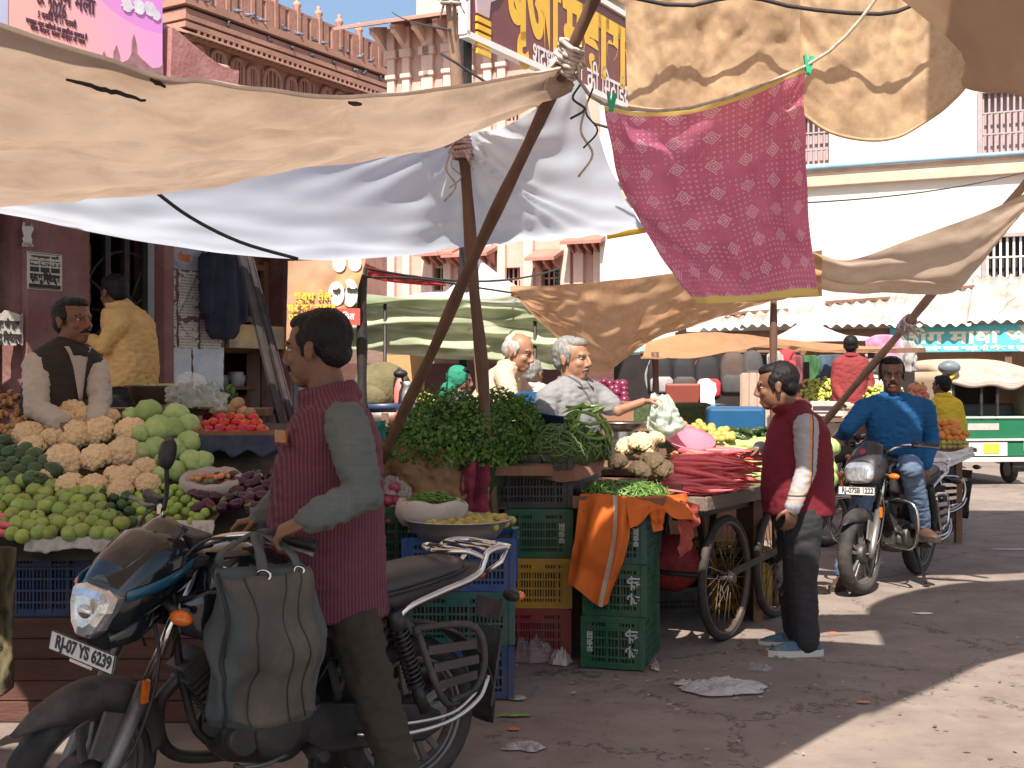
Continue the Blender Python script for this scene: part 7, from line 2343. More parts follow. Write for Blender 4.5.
person('rider in a royal blue shirt and jeans sitting upright on the black motorcycle', (P(895, 384, Y3).x, Y3, 0), (-.25, -.97), P(892, 375, Y3 - .03), P(893, 397, Y3), tor, (.97, -.22, 0),
 [(rs_, re, rw, .078, .062, .05), (ls, le, lw, .078, .064, .05)],
 [(P(905, 468, Y3 + .05), P(911, 467, Y3 - .38), P(922, 524, Y3 - .12), .115, .088, .066), (P(885, 468, Y3 + .05), P(868, 482, Y3 - .25), P(842, 570, Y3 - .15), .115, .085, .06)],
 SKIN[0], ('full', M_hairb), M_blue, None, M_jean, hs=1.17, vs=.008, tache=.6, glasses=True, pitch=.02,
 hands=[dict(wrist=rw, d=(-.35, -.75, -.25), n=(0, .3, -1), t=(1, -.3, 0), curl=.85, s=1.05), dict(wrist=lw, d=(0, -.25, -1), n=(-.2, 1, 0), t=(-1, 0, 0), curl=.4, s=1.05)],
 feet=[(P(922, 527, Y3 - .12), (.2, -1, 0)), (V((P(842, 560, Y3 - .15).x, Y3 - .15, .085)), (-.5, -.8, 0))], shoes=(mat('brown_sandal', (.07, .035, .022), .6, .2, 20), mat('sandal_sole', (.04, .03, .025), .8)), wr=.008)
M_blkpl = mat('black_plastic', (.022, .021, .021), .5, .2, 12, .1, 120, stain=(.075, .062, .055), samt=.5, sscale=6)
M_dusty = mat('dusty_black', (.045, .038, .034), .62, .25, 7, .1, 90, stain=(.13, .10, .085), samt=.7, sscale=4)
M_paint = mat('dark_teal_paint', (.006, .010, .015), .18, .2, 6, coat=.6, stain=(.05, .042, .038), samt=.35, sscale=5)
M_blueacc = mat('blue_accent', (.012, .085, .14), .25, .1, 6, coat=.5)
M_chrome = mat('chrome', (.62, .60, .58), .18, .1, 14, .03, 90, metal=1)
M_alloy = mat('grey_alloy', (.20, .185, .175), .42, .15, 14, .06, 120, metal=.6, stain=(.10, .08, .07), samt=.4, sscale=9)
M_engine = mat('engine_metal', (.075, .068, .062), .5, .3, 12, .2, 90, metal=.6, stain=(.03, .024, .02), samt=.6, sscale=6)
M_seat = mat('seat_leather', (.045, .038, .036), .42, .15, 8, .2, 240, stain=(.10, .085, .075), samt=.4, sscale=4)
M_amber = mat('amber_lens', (.62, .13, .012), .2, .25, 60, coat=.5)
M_redl = mat('red_lens', (.45, .02, .02), .2, .2, 60, coat=.5)
M_lamp = mat('headlamp_glass', (.62, .62, .64), .10, .3, 18, .12, 30, metal=.75)
M_plate = mat('number_plate_white', (.62, .60, .57), .5, .06, 12)
M_bikerub = mat('bike_tyre', (.026, .023, .022), .8, .3, 20, .3, 90, stain=(.085, .066, .055), samt=.6, sscale=5)
def tyre_mesh(R0, r, n=96, wide=1.15):
 mb = MB()
 vs, fs = [], []
 m = 12
 for i in range(n):
  a = 2 * PI * i / n
  for j in range(m):
   b = 2 * PI * j / m
   k = r
   if abs(((j + 6) % m) - 6) <= 2 and (i + (j if j < 6 else m - j) * 1) % 4 == 0:
    k = r * .90
   rr = R0 + k * math.cos(b)
   vs.append(V((rr * math.cos(a), k * wide * math.sin(b), rr * math.sin(a))))
 for i in range(n):
  for j in range(m):
   fs.append((i * m + j, i * m + (j + 1) % m, ((i + 1) % n) * m + (j + 1) % m, ((i + 1) % n) * m + j))
 return mb.add(vs, fs, True)
def wheel(parent, x, spokes=5, drum=.075):
 t = tyre_mesh(.254, .046).build('wheel', M_bikerub, parent)
 t.location = (x, 0, .30)
 r = MB()
 for rr, yy, w_ in ((.222, .03, .012), (.222, -.03, .012)):
  ring(r, rr, w_, 64, 6, Matrix.Translation(V((0, yy, 0))))
 ring(r, .212, .016, 64, 6, flat=1.8)
 for i in range(spokes):
  a = 2 * PI * i / spokes + .35
  for s in (-.16, .16):
   p0 = V((.06 * math.cos(a + s * 1.2), .012, .06 * math.sin(a + s * 1.2)))
   p1 = V((.208 * math.cos(a + s), .0, .208 * math.sin(a + s)))
   r.bar(p0, p1, .026, .018, (0, 1, 0))
 r.build('rim', M_alloy, t, bevel=.003)
 h = MB().tube([(0, -.055, 0), (0, -.045, 0), (0, .045, 0), (0, .055, 0)], [drum * .8, drum, drum, drum * .8], 28)
 h.tube([(0, -.10, 0), (0, .10, 0)], .011, 10)
 h.build('hub', M_engine, t)
 return t
def side_loft(secs, n=18, p=2.6):
 """sections along x: (x, z, half width, half height[, squareness])"""
 return [ring_e(V((s[0], s[4] if len(s) > 4 else 0, s[1])), V((0, 1, 0)), V((0, 0, 1)), s[2], s[3], n, p) for s in secs]
def steering(st):
 a0, a1 = V((.61, 0, .30)), V((.285, 0, 1.0))
 return Matrix.Translation(a1) @ Matrix.Rotation(st, 4, (a1 - a0).normalized()) @ Matrix.Translation(-a1)
def motorcycle(label, M, plate, style=0, steer=0., guard=True, group=None):
 root = thing('motorcycle', label, 'motorcycle', M=M, group=group)
 b = lambda n, mb, m, par=root, **k: mb.build(n, m, par, **k)
 ax0, ax1 = .61, -.61
 a0, a1 = V((.61, 0, .30)), V((.285, 0, 1.0))
 S = steering(steer)
 def f(n, mb, m, par=root, **k):
  return mb.xf(S).build(n, m, par, **k)
 w_ = wheel(root, ax0)
 w_.matrix_local = S @ Matrix.Translation(V((ax0, 0, .30)))
 rw_ = wheel(root, ax1, drum=.085)
 fd = MB()
 rows = []
 for i in range(30):
  a = R(40) + R(132) * i / 29
  wd = .062 * (1 - .8 * max(0, 1 - i / 7) ** 1.6)
  rr = .334 + .022 * max(0, 1 - i / 8) ** 2
  row = []
  for j in range(9):
   u = -1 + 2 * j / 8
   k = rr - .045 * abs(u) ** 3 * min(1, i / 6) - (.05 if abs(u) == 1 else 0) * min(1, i / 9)
   row.append(V((.61 - k * math.cos(PI - a), u * wd, .30 + k * math.sin(a))))
  rows.append(row)
 f('front_fender', MB().grid(rows, uv=False), M_dusty if style == 0 else M_blkpl, solid=.004)
 up = (a1 - a0).normalized()
 for s in (1, -1):
  lo = MB().tube([a0 + V((0, s * .085, -.03)), a0 + V((-.01, s * .085, 0)) + up * .05, a0 + V((-.012, s * .085, 0)) + up * .34], [.022, .028, .027], 14)
  if s == 1:
   lo.bar(a0 + V((.0, .075, .10)), a0 + up * .26 + V((.06, .07, 0)), .012, .10)
  o = f('fork_leg', lo, M_alloy)
  f('fork_tube', MB().tube([a0 + V((-.012, s * .085, 0)) + up * .33, a0 + V((-.012, s * .085, 0)) + up * .76], .0165, 12), M_chrome, o)
 f('fork_reflector', MB().box((.49, .118, .60), (.022, .014, .075)), M_amber)
 f('triple_clamp', MB().box((.33, 0, .86), (.07, .22, .04)).box((.29, 0, .985), (.08, .22, .035)), M_blkpl, bevel=.008)
 if style == 0:
  cw = MB().loft(side_loft([(.22, .955, .06, .055), (.29, .965, .095, .085), (.38, .975, .120, .120), (.47, .955, .128, .135), (.545, .915, .118, .118), (.60, .88, .098, .095), (.618, .87, .08, .075)], 22, 2.5))
  c = f('headlight_cowl', cw, M_paint)
  vz = []
  for i in range(12):
   t = i / 11
   vz.append([V((.615 - .245 * t - .05 * u * u * (1 - t * .3), u * (.108 - .03 * t), .955 + .175 * t ** .85 - .035 * u * u)) for u in [-1 + 2 * j / 10 for j in range(11)]])
  f('visor', MB().grid(vz, uv=False), mat('smoked_visor', (.035, .032, .028), .12, .2, 7, coat=.7, stain=(.10, .085, .07), samt=.4, sscale=5), c, solid=.005)
  lp_ = [(-.096, .055), (-.05, .072), (.05, .072), (.096, .055), (.09, .01), (.058, -.055), (.02, -.088), (-.02, -.088), (-.058, -.055), (-.09, .01)]
  lens = MB().loft([[V((x + .5 * (z * k) * -.5, y * k, .868 + z * k)) for y, z in lp_] for x, k in ((.60, 1.0), (.634, .97), (.652, .86), (.660, .55))], smooth=False)
  hl = f('headlight', lens, M_lamp, c)
  f('bulb_shield', MB().ball((.66, 0, .865), (.012, .03, .022)).box((.655, .03, .885), (.01, .02, .05)), M_chrome, c)
  for s in (1, -1):
   st_ = MB().grid([[V((.60 - .30 * t, s * (.108 + .024 * math.sin(PI * min(1, t * 1.1)) - .02 * max(0, t - .7)), .945 - .035 * v + .065 * t)) for t in [q / 10 for q in range(11)]] for v in (0, .5, 1)], uv=False)
   f('side_stripe', st_, M_blueacc, c, solid=.004)
  f('chin_cover', MB().loft(side_loft([(.40, .83, .07, .05), (.50, .79, .085, .055), (.60, .765, .06, .03)])), M_paint, c)
 else:
  c = f('headlight_cowl', MB().loft(side_loft([(.28, .94, .07, .06), (.36, .94, .13, .11), (.46, .925, .145, .13), (.54, .90, .13, .115), (.575, .89, .11, .095)], 22, 2.8)), M_blkpl)
  vz = []
  for i in range(12):
   t = i / 11
   vz.append([V((.585 - .16 * t - .05 * u * u, u * (.135 - .045 * t * t), .965 + .165 * t - .02 * u * u)) for u in [-1 + 2 * j / 10 for j in range(11)]])
  vo = f('visor', MB().grid(vz, uv=False), mat('dark_visor', (.03, .028, .03), .2, .2, 7, coat=.5), c, solid=.005)
  f('round_sticker', MB().tube([(.52, 0, 1.045), (.527, 0, 1.048)], .024, 16), M_redl, vo)
  f('headlight', MB().loft([ring_e(V((.57, 0, .895)), V((0, 1, 0)), V((-.1, 0, 1)), .118, .085, 22, 3.4), ring_e(V((.61, 0, .892)), V((0, 1, 0)), V((-.15, 0, 1)), .108, .075, 22, 3.2), ring_e(V((.63, 0, .888)), V((0, 1, 0)), V((-.2, 0, 1)), .075, .05, 22, 3)]), M_lamp, c)
 pz, pxx = (.735, .655) if style == 0 else (.765, .64)
 Mp = S @ face_matrix((pxx, 0, pz), (0, 1, -.0), (-.10, 0, 1))
 pm = MB().box((0, 0, 0), (.285, .062, .004)).xf(Mp)
 po = pm.build('number_plate', M_plate, root, bevel=.0015)
 text(plate, .056, Mp @ Matrix.Translation(V((.008, 0, .0035))), M_ink, parent=po, bold=.0018, width=.245, depth=.0008)
 MB().box((0, -.038, -.006), (.10, .012, .004)).xf(Mp).build('plate_bracket', M_chrome, po)
 bx = MB()
 for x0_, y0_, w0, h0 in ((0, .0295, .285, .003), (0, -.0295, .285, .003), (-.141, 0, .003, .062), (.141, 0, .003, .062)):
  bx.box((x0_, y0_, .002), (w0, h0, .004))
 bx.xf(Mp).build('plate_border', M_ink, po)
 for s in (1, -1):
  f('turn_signal', MB().ball((.47, s * .215, .865), (.030, .042, .024), 16, 10), M_amber)
  f('signal_stalk', MB().tube([(.44, s * .10, .88), (.455, s * .19, .868)], .012, 8), M_blkpl)
 hbp = [(.30, .0, 1.0), (.28, .05, 1.01), (.25, .13, 1.065), (.19, .20, 1.085), (.11, .30, 1.085), (.065, .385, 1.075)]
 pts = [V((x, -y, z)) for x, y, z in hbp[:0:-1]] + [V(p) for p in hbp]
 ho = f('handlebar', MB().tube(curve_pts(pts, 40), .0125, 10), M_chrome)
 for s in (1, -1):
  f('grip', MB().tube([(.125, s * .275, 1.086), (.115, s * .29, 1.086), (.07, s * .375, 1.077), (.06, s * .392, 1.074)], [.022, .0185, .0185, .021], 12), M_blkpl, ho)
  f('lever', MB().tube(curve_pts([(.17, s * .235, 1.085), (.19, s * .27, 1.08), (.14, s * .35, 1.07), (.11, s * .42, 1.06)], 10), [.008] * 9 + [.011], 8), M_alloy, ho)
  f('switch_box', MB().box((.155, s * .25, 1.086), (.05, .055, .05)), M_blkpl, ho, bevel=.008)
 for s in ((-1,) if style == 0 else ()):
  ml = f('mirror', MB().loft([ring_e(V((.22 + q, s * .165, 1.285)), V((0, 1, 0)), V((-.1, 0, 1)), aa, bb, 20, 2.4) for q, aa, bb in ((-.022, .024, .045), (-.01, .032, .056), (.012, .026, .045), (.022, .012, .018))]), M_blkpl, ho)
  f('mirror_stalk', MB().tube(curve_pts([(.20, s * .17, 1.085), (.20, s * .165, 1.15), (.215, s * .165, 1.25)], 10), .008, 8), M_blkpl, ml)
 for k, s in enumerate((1, -1)):
  f('cable', MB().tube(curve_pts([(.19, s * .22, 1.08), (.33, s * .14, 1.07), (.40, s * .10, .95), (.37, s * .11, .80), (.33, s * .06, .66)], 20), .005, 6), M_blkpl)
 f('brake_hose', MB().tube(curve_pts([(.18, -.2, 1.08), (.40, -.08, .98), (.44, .11, .72), (.50, .12, .45), (.585, .10, .33)], 20), .006, 6), M_blkpl)
 f('instrument_panel', MB().box((.27, 0, 1.045), (.1, .2, .05)), M_blkpl, bevel=.015)
 b('fuel_tank', MB().loft(side_loft([(.25, .86, .07, .07), (.21, .88, .135, .115), (.10, .90, .155, .125), (-.02, .885, .14, .105), (-.11, .85, .10, .07), (-.15, .835, .06, .04)], 22, 2.7)), M_paint)
 b('tank_cap', MB().tube([(.08, 0, 1.022), (.08, 0, 1.034)], .035, 18), M_chrome)
 for s in (1, -1):
  b('tank_shroud', MB().loft([ring_e(V((x, s * y, z)), V((0, 1, 0)), V((0, 0, 1)), w0, h0, 14, 3) for x, y, z, w0, h0 in ((.34, .135, .80, .012, .05), (.25, .155, .80, .018, .085), (.10, .15, .79, .018, .07), (-.02, .13, .78, .010, .03))]), M_paint if style == 0 else M_blkpl)
  b('side_panel', MB().loft([ring_e(V((x, s * y, z)), V((0, 1, 0)), V((0, 0, 1)), w0, h0, 14, 3) for x, y, z, w0, h0 in ((-.06, .11, .70, .012, .05), (-.16, .13, .67, .02, .09), (-.30, .135, .68, .018, .085), (-.40, .12, .72, .010, .03))]), M_paint if style == 0 else M_blkpl)
 st_ = b('seat', MB().loft(side_loft([(-.08, .83, .07, .03), (-.13, .825, .105, .045), (-.26, .81, .13, .05), (-.40, .805, .14, .055), (-.52, .82, .142, .055), (-.66, .835, .135, .055), (-.78, .845, .115, .048), (-.84, .85, .06, .03)], 22, 2.6)), M_seat)
 b('seat_piping', MB().tube(curve_pts([(-.12, .112, .80), (-.3, .137, .785), (-.5, .148, .80), (-.7, .138, .83), (-.84, .09, .85)], 20), .006, 6), M_blkpl, st_)
 tl = b('tail_panel', MB().loft(side_loft([(-.36, .75, .11, .035), (-.50, .765, .135, .05), (-.70, .795, .13, .05), (-.88, .815, .09, .036), (-.95, .825, .05, .022)], 20, 2.8)), M_dusty if style == 0 else M_blkpl)
 b('tail_light', MB().loft(side_loft([(-.90, .80, .05, .022), (-.95, .805, .045, .02), (-.965, .81, .03, .012)])), M_redl, tl)
 gr = MB()
 for s in (1, -1):
  gr.tube(curve_pts([(-.46, s * .15, .69), (-.52, s * .165, .745), (-.66, s * .165, .785), (-.82, s * .16, .825), (-.86, s * .155, .87), (-.88, s * .15, .905), (-.92, s * .145, .92), (-.98, s * .13, .92), (-1.03, s * .09, .912), (-1.04, 0, .910)], 40), .0125, 10)
  gr.tube(curve_pts([(-.86, s * .15, .89), (-.80, s * .13, .915), (-.74, s * .08, .915), (-.72, 0, .912)], 14), .011, 8)
  gr.tube([(-1.01, s * .11, .915), (-.97, s * .12, .86), (-.91, s * .10, .82)], .010, 8)
 for x in (-.80, -.88, -.94, -.99):
  gr.tube([(x, -.14, .918), (x, .14, .918)], .007, 8)
 b('carrier_rail', gr, M_chrome)
 for s in (1, -1):
  b('rear_turn_signal', MB().ball((-.97, s * .19, .74), (.030, .045, .024), 14, 8), M_blkpl)
  b('rear_signal_lens', MB().ball((-.985, s * .21, .74), (.022, .03, .018), 12, 8), M_amber)
 fr = MB()
 fr.tube(curve_pts([(.31, 0, .90), (.30, 0, .75), (.27, 0, .55), (.20, 0, .36), (.0, 0, .30), (-.2, 0, .33)], 24), .015, 10)
 for s in (1, -1):
  fr.tube(curve_pts([(.31, s * .03, .88), (.1, s * .09, .74), (-.2, s * .10, .70), (-.5, s * .11, .72), (-.85, s * .09, .80)], 24), .015, 8)
  fr.tube([(-.2, s * .1, .70), (-.26, s * .10, .45), (-.2, s * .09, .33)], .015, 8)
  fr.tube([(-.28, s * .10, .42), (-.5, s * .115, .72)], .012, 8)
 b('frame', fr, M_blkpl)
 en = MB()
 en.loft(side_loft([(.17, .38, .08, .07), (.14, .38, .115, .10), (.0, .37, .13, .125), (-.12, .38, .13, .115), (-.20, .38, .10, .085)], 20, 3.2))
 for s in (1, -1):
  en.tube([(-.02, s * .12, .375), (-.02, s * .155, .375), (-.02, s * .165, .375)], [.105, .10, .06], 28)
  en.tube([(.115, s * .11, .37), (.115, s * .145, .37)], [.065, .055], 20)
 en.box((.10, 0, .45), (.10, .13, .12))
 e_ = b('engine', en, M_engine, bevel=.006)
 cyl = MB()
 for i in range(9):
  d = V((.13 + i * .013, 0, .47 + i * .017))
  cyl.box((0, 0, 0), (.13, .18 - .004 * i, .008), 0, frame(d, (math.cos(-.65), 0, math.sin(-.65)) if False else (.80, 0, -.60), (0, 0, 1)) @ Matrix())
 cyl.box((0, 0, 0), (.11, .13, .17), 0, frame((.185, 0, .54), (.80, 0, -.60)))
 cyl.box((0, 0, 0), (.10, .14, .06), 0, frame((.245, 0, .62), (.80, 0, -.60)))
 b('cylinder', cyl, M_engine, e_)
 b('carburettor', MB().box((.03, 0, .58), (.11, .09, .09)).tube([(.0, 0, .6), (-.14, 0, .62)], .04, 12), M_engine, e_, bevel=.01)
 b('gear_lever', MB().tube(curve_pts([(-.03, .16, .30), (.06, .18, .29), (.16, .19, .30)], 10), .008, 8).tube([(.16, .165, .30), (.16, .23, .30)], .011, 8), M_alloy, e_)
 b('exhaust', MB().tube(curve_pts([(.26, -.03, .58), (.33, -.06, .48), (.27, -.12, .30), (.05, -.15, .24), (-.2, -.16, .26)], 24), .022, 10).tube(curve_pts([(-.2, -.16, .26), (-.3, -.165, .28), (-.75, -.175, .36), (-.86, -.18, .38)], 12), [.025] * 2 + [.045] * 9 + [.03], 16), M_chrome if style else M_engine)
 b('footpegs', MB().tube([(-.10, -.27, .31), (-.10, .27, .31)], .014, 8).tube([(-.10, .17, .31), (-.10, .29, .31)], .02, 10).tube([(-.10, -.17, .31), (-.10, -.29, .31)], .02, 10), M_blkpl)
 b('kick_lever', MB().tube(curve_pts([(-.14, -.17, .36), (-.2, -.20, .42), (-.24, -.21, .52)], 8), .011, 8), M_alloy)
 sw = MB()
 for s in (1, -1):
  sw.bar((-.2, s * .09, .35), (-.64, s * .095, .30), .03, .045)
 b('swing_arm', sw, M_blkpl)
 cc_ = MB()
 cc_.prism([(-.12, .42), (-.16, .45), (-.60, .375), (-.68, .33), (-.68, .27), (-.60, .235), (-.16, .27), (-.10, .32)], .035, Matrix.Translation(V((0, .125, 0))))
 b('chain_case', cc_, M_blkpl, bevel=.012)
 for s in (1, -1):
  p0, p1 = V((-.60, s * .135, .345)), V((-.46, s * .145, .735))
  so_ = b('shock_absorber', MB().tube([p0, p0.lerp(p1, .3)], .023, 12).tube([p0.lerp(p1, .25), p1], .014, 10).tube([p0.lerp(p1, .82), p1], .032, 14), M_blkpl)
  sp_ = []
  d = (p1 - p0).normalized()
  n1 = d.orthogonal().normalized()
  n2 = d.cross(n1)
  for q in range(234):
   t = q / 233
   sp_.append(p0.lerp(p1, .24 + .58 * t) + (n1 * math.cos(q * 2 * PI / 18) + n2 * math.sin(q * 2 * PI / 18)) * .030)
  b('spring', MB().tube(sp_, .0048, 6), mat('spring_steel', (.05, .046, .045), .4, .2, 9, metal=.5), so_)
 rows = []
 for i in range(26):
  a = R(30) + R(165) * i / 25
  k = .345
  rows.append([V((-.61 + k * math.cos(a) - .02, u * .075, .31 + (k - .02 * abs(u) ** 3) * math.sin(a))) for u in (-1, -.6, 0, .6, 1)])
 rf = b('rear_fender', MB().grid(rows, uv=False), M_blkpl, solid=.004)
 b('mud_flap', MB().box((0, 0, 0), (.012, .15, .30), 0, frame((-.985, 0, .44), (1, 0, .18))), M_blkpl, rf)
 b('rear_plate', MB().box((0, 0, 0), (.004, .17, .08), 0, frame((-1.0, 0, .66), (1, 0, .2))), M_dusty, rf)
 sg = MB()
 z0, z1 = .36, .66
 for pts in ([(-.56, .64), (-.56, .66), (-.80, .64), (-.86, .52), (-.82, .40), (-.70, .37)], [(-.56, .64), (-.62, .48), (-.68, .37), (-.74, .36)]):
  sg.tube(curve_pts([V((x, .16, z)) for x, z in pts], 22), .014, 8)
 for t in (.25, .5, .75):
  sg.bar((-.575 - .1 * t, .16, .64 - .27 * t), (-.80 - .03 * math.sin(t * 3), .16, .625 - .23 * t), .012, .032)
 sg.bar((-.56, .155, .64), (-.48, .13, .72), .014, .03)
 b('saree_guard', sg, M_dusty if style == 0 else M_chrome)
 b('foot_guard', MB().tube(curve_pts([(-.30, .16, .32), (-.46, .20, .30), (-.66, .21, .315), (-.80, .20, .37), (-.87, .17, .44)], 20), .010, 8).tube(curve_pts([(-.34, .17, .345), (-.52, .205, .335), (-.68, .21, .345), (-.80, .19, .395)], 20), .007, 8), M_chrome)
 b('rear_footrest', MB().bar((-.30, .12, .36), (-.44, .16, .36), .02, .05).tube([(-.42, .15, .37), (-.42, .25, .37)], .016, 8), M_alloy)
 b('side_stand', MB().tube([(-.16, .12, .30), (-.05, .26, .02)], .013, 8).box((-.045, .265, .012), (.06, .04, .012)), M_blkpl)
 if guard:
  cg = MB()
  for s in (1, -1):
   cg.tube(curve_pts([(.27, s * .03, .68), (.33, s * .14, .69), (.36, s * .29, .67), (.37, s * .34, .58), (.35, s * .33, .40), (.30, s * .26, .33), (.20, s * .10, .32), (.18, s * .02, .33)], 36), .0135, 10)
  b('crash_guard', cg, M_chrome if style else M_blkpl)
 return root
Hd1 = V((-.787, -.617, 0))
MB1 = frame((-.88, 4.155, 0), Hd1)
ST1 = R(25)
bike1 = motorcycle('black motorcycle with blue stripes and a grey bag on its handlebar, parked before the display', MB1, 'RJ-07 YS 6239', 0, ST1, guard=False)
Hd2 = V((-.62, -.785, 0))
MB2 = frame((2.94, 9.32, 0), Hd2)
bike2 = motorcycle('black motorcycle with chrome crash guard under the rider in blue', MB2, 'RJ-07SB 1222', 1, R(-3))
b3 = dup(bike2, label='black motorcycle parked deep behind the man in the wine red jacket')
b3.matrix_world = frame((3.55, 11.6, 0), (-.95, -.3, 0))
b4 = dup(bike2, label='dark motorcycle parked behind the fruit table near the green auto rickshaw')
b4.matrix_world = frame((4.8, 15.07, 0), (.8, -.6, 0))
M_bag = mat('grey_green_canvas', (.058, .070, .070), .8, .12, 5, .35, 220, stain=(.05, .055, .055), samt=.5, sscale=5)
M_bagbr = mat('brownish_canvas', (.070, .061, .052), .8, .12, 5, .35, 220, stain=(.15, .12, .09), samt=.5, sscale=4)
M_pip = mat('black_piping', (.015, .014, .015), .6, .2, 20)
ang = R(26)
fx, fy = V((math.cos(ang), math.sin(ang), 0)), V((-math.sin(ang), math.cos(ang), 0))
btop = P(258, 568, 3.80)
bloc = V((btop.x, btop.y, btop.z - .49))
bag = thing('shopping_bag', 'large grey green canvas shopping bag with dark piping hanging from the motorcycle handlebar', 'bag', bloc)
Bf = Matrix((fx, fy, V((0, 0, 1)))).transposed().to_4x4()
def bag_ring(z, wx, dy, ox=0, oy=0, wrk=0):
 return [Bf @ (V(q) + V((ox, oy, z)) + V((.012 * noise.noise(V((q[0] * 14, q[1] * 14, z * 12 + wrk))), .034 * noise.noise(V((q[0] * 8 + 3, z * 7, wrk))), 0))) for q in [(p.x, p.y, 0) for p in ring_e(V((0, 0, 0)), V((1, 0, 0)), V((0, 1, 0)), wx, dy, 48, 4)]]
bk = [V(q) for q in ((-.005, .12, .055), (.0, .152, .085), (.05, .172, .100), (.16, .176, .105), (.26, .172, .098), (.37, .163, .080), (.45, .152, .062), (.49, .140, .045))]
bm = MB().loft([bag_ring(-.005, .12, .055)] + [bag_ring(q.x, q.y, q.z) for q in curve_pts(bk[1:], 34)])
body = bm.build('body', M_bag, bag)
for (xx, nm) in ((-.148, 'piping'),):
 pp = []
 for t in range(20):
  z = .0 + .49 * t / 19
  wv = .168 - .02 * max(0, (z - .2) / .33)
  dv = .098 - .046 * max(0, (z - .2) / .33)
  pp.append(Bf @ V((-wv + .018, -dv - .0 + .006 * math.sin(z * 11), z)))
 MB().tube(pp, .0065, 8).build(nm, M_pip, bag)
 pp2 = [p + Bf @ V((-.012, .16 - .06 * (i / 19), 0)) for i, p in enumerate(pp)]
 MB().tube(pp2, .006, 8).build(nm, M_pip, bag)
rows = []
for t in range(24):
 z = .02 + .455 * t / 23
 dv = .104 - .046 * max(0, (z - .2) / .33)
 rows.append([Bf @ V((-.125 + .275 * u, -dv - .006 + .02 * (abs(u - .5) * 2) ** 4 + .034 * noise.noise(V(((-.125 + .275 * u) * 8 + 3, z * 7, 0))), z + .012 * noise.noise(V((u * 3, z * 4, 8))))) for u in [q / 12 for q in range(13)]])
fp = MB().grid(rows, uv=False).build('front_panel', M_bagbr, bag, solid=.002)
for u in (3, 8, 10):
 MB().tube([r[u] + Bf @ V((0, -.004, 0)) for r in rows], .0018, 6).build('seam', M_pip, fp)
for k, (xa, xb, dy_) in enumerate(((.01, .11, -.055), (-.10, .02, .045))):
 hx_ = [Bf @ V((xa, dy_, .465)), Bf @ V((xa - .01, dy_ * .8, .53)), V((0, 0, 0)), Bf @ V((xb - .01, dy_ * .8, .53)), Bf @ V((xb, dy_, .465))]
 hx_[2] = (MB1 @ steering(ST1) @ V((.17, .225, 1.10))) - bloc
 m1_ = hx_[1].lerp(hx_[2], .75) + V((-.012, 0, 0))
 m2_ = hx_[3].lerp(hx_[2], .75) + V((.012, 0, 0))
 cp_ = curve_pts([hx_[0], hx_[1], m1_, hx_[2], m2_, hx_[3], hx_[4]], 40)
 sb_ = MB()
 sb_.grid([[p + Bf @ V((-.014, 0, 0)) for p in cp_], [p + Bf @ V((.014, 0, .0)) for p in cp_]], uv=False)
 sb_.build('strap', mat('strap_web', (.075, .082, .08), .85, .1, 30, .3, 200), bag, solid=.005)
 for q in (cp_[1], cp_[-2]):
  ring(MB(), .016, .0035, 18, 6, Matrix.Translation(q + V((0, -.008, 0)))).build('buckle_ring', M_chrome, bag)
for ch_ in bag.children_recursive:
 for v in ch_.data.vertices:
  c = v.co.copy()
  k = min(1, max(0, (.56 - c.z) / .12))
  d = V((noise.noise(c * 6), noise.noise(c * 5 + V((9, 0, 0))), .7 * noise.noise(c * 6 + V((0, 9, 0))))) * .040
  d += V((noise.noise(c * 15), noise.noise(c * 15 + V((3, 0, 0))), 0)) * .010
  d += fx * (.022 * math.sin((.5 - c.z) * 5)) + V((0, 0, -.025 * max(0, c.dot(fx)) / .15 * -1))
  v.co += d * k
 ch_.data.update()
Ha = V((-.13, .99, 0))
MA = frame((7.28, 18.3, 0), Ha)
au = thing('auto_rickshaw', 'green auto rickshaw with cream canvas top seen from behind at the street corner', 'auto rickshaw', M=MA)
M_agr = mat('auto_green', (.010, .125, .055), .4, .12, 3, .0, 30, stain=(.03, .09, .05), samt=.5, sscale=3)
M_canv = mat('cream_canvas', (.46, .345, .24), .85, .08, 2, .2, 60, stain=(.45, .32, .22), samt=.4, sscale=2)
HW = .68
b = lambda n, mb, m, par=au, **k: mb.build(n, m, par, **k)
tub = MB()
tub.prism([(0, .42), (0, 1.06), (1.35, 1.06), (1.5, .62), (2.0, .60), (2.25, 1.0), (2.5, .95), (2.62, .5), (2.5, .36), (.1, .36)], HW * 2)
b('body', tub, M_agr, bevel=.03)
rp_ = MB()
rp_.box((-.02, 0, .86), (.03, 1.2, .30)).box((-.02, 0, .55), (.03, 1.2, .20))
b('rear_panel', rp_, M_agr, bevel=.01)
tr_ = MB()
tr_.bar((-.045, -HW, .70), (-.045, HW, .70), .03, .035).bar((-.06, -HW - .02, .40), (-.06, HW + .02, .40), .06, .07).bar((-.045, -HW, 1.04), (-.045, HW, 1.04), .03, .03)
b('bumper', tr_, mat('pale_trim', (.5, .48, .45), .5, .1), bevel=.008)
b('number_plate', MB().box((-.05, .05, .56), (.01, .62, .20)), M_plate)
b('yellow_plate', MB().box((-.058, .0, .57), (.01, .26, .15)), mat('yellow_plate', (.60, .40, .05), .5, .1))
b('sticker', MB().box((-.04, .12, .90), (.006, .5, .10)), mat('pinkish_sticker', (.55, .36, .34), .5, .2, 20))
for y in (HW - .1, -HW + .1):
 b('tail_light', MB().box((-.045, y, .60), (.03, .10, .16)), mat('tail_lamp', (.35, .28, .26), .3, .3, 30), bevel=.01)
 b('reflector', MB().box((-.043, y * .98, .80), (.02, .06, .05)), M_amber)
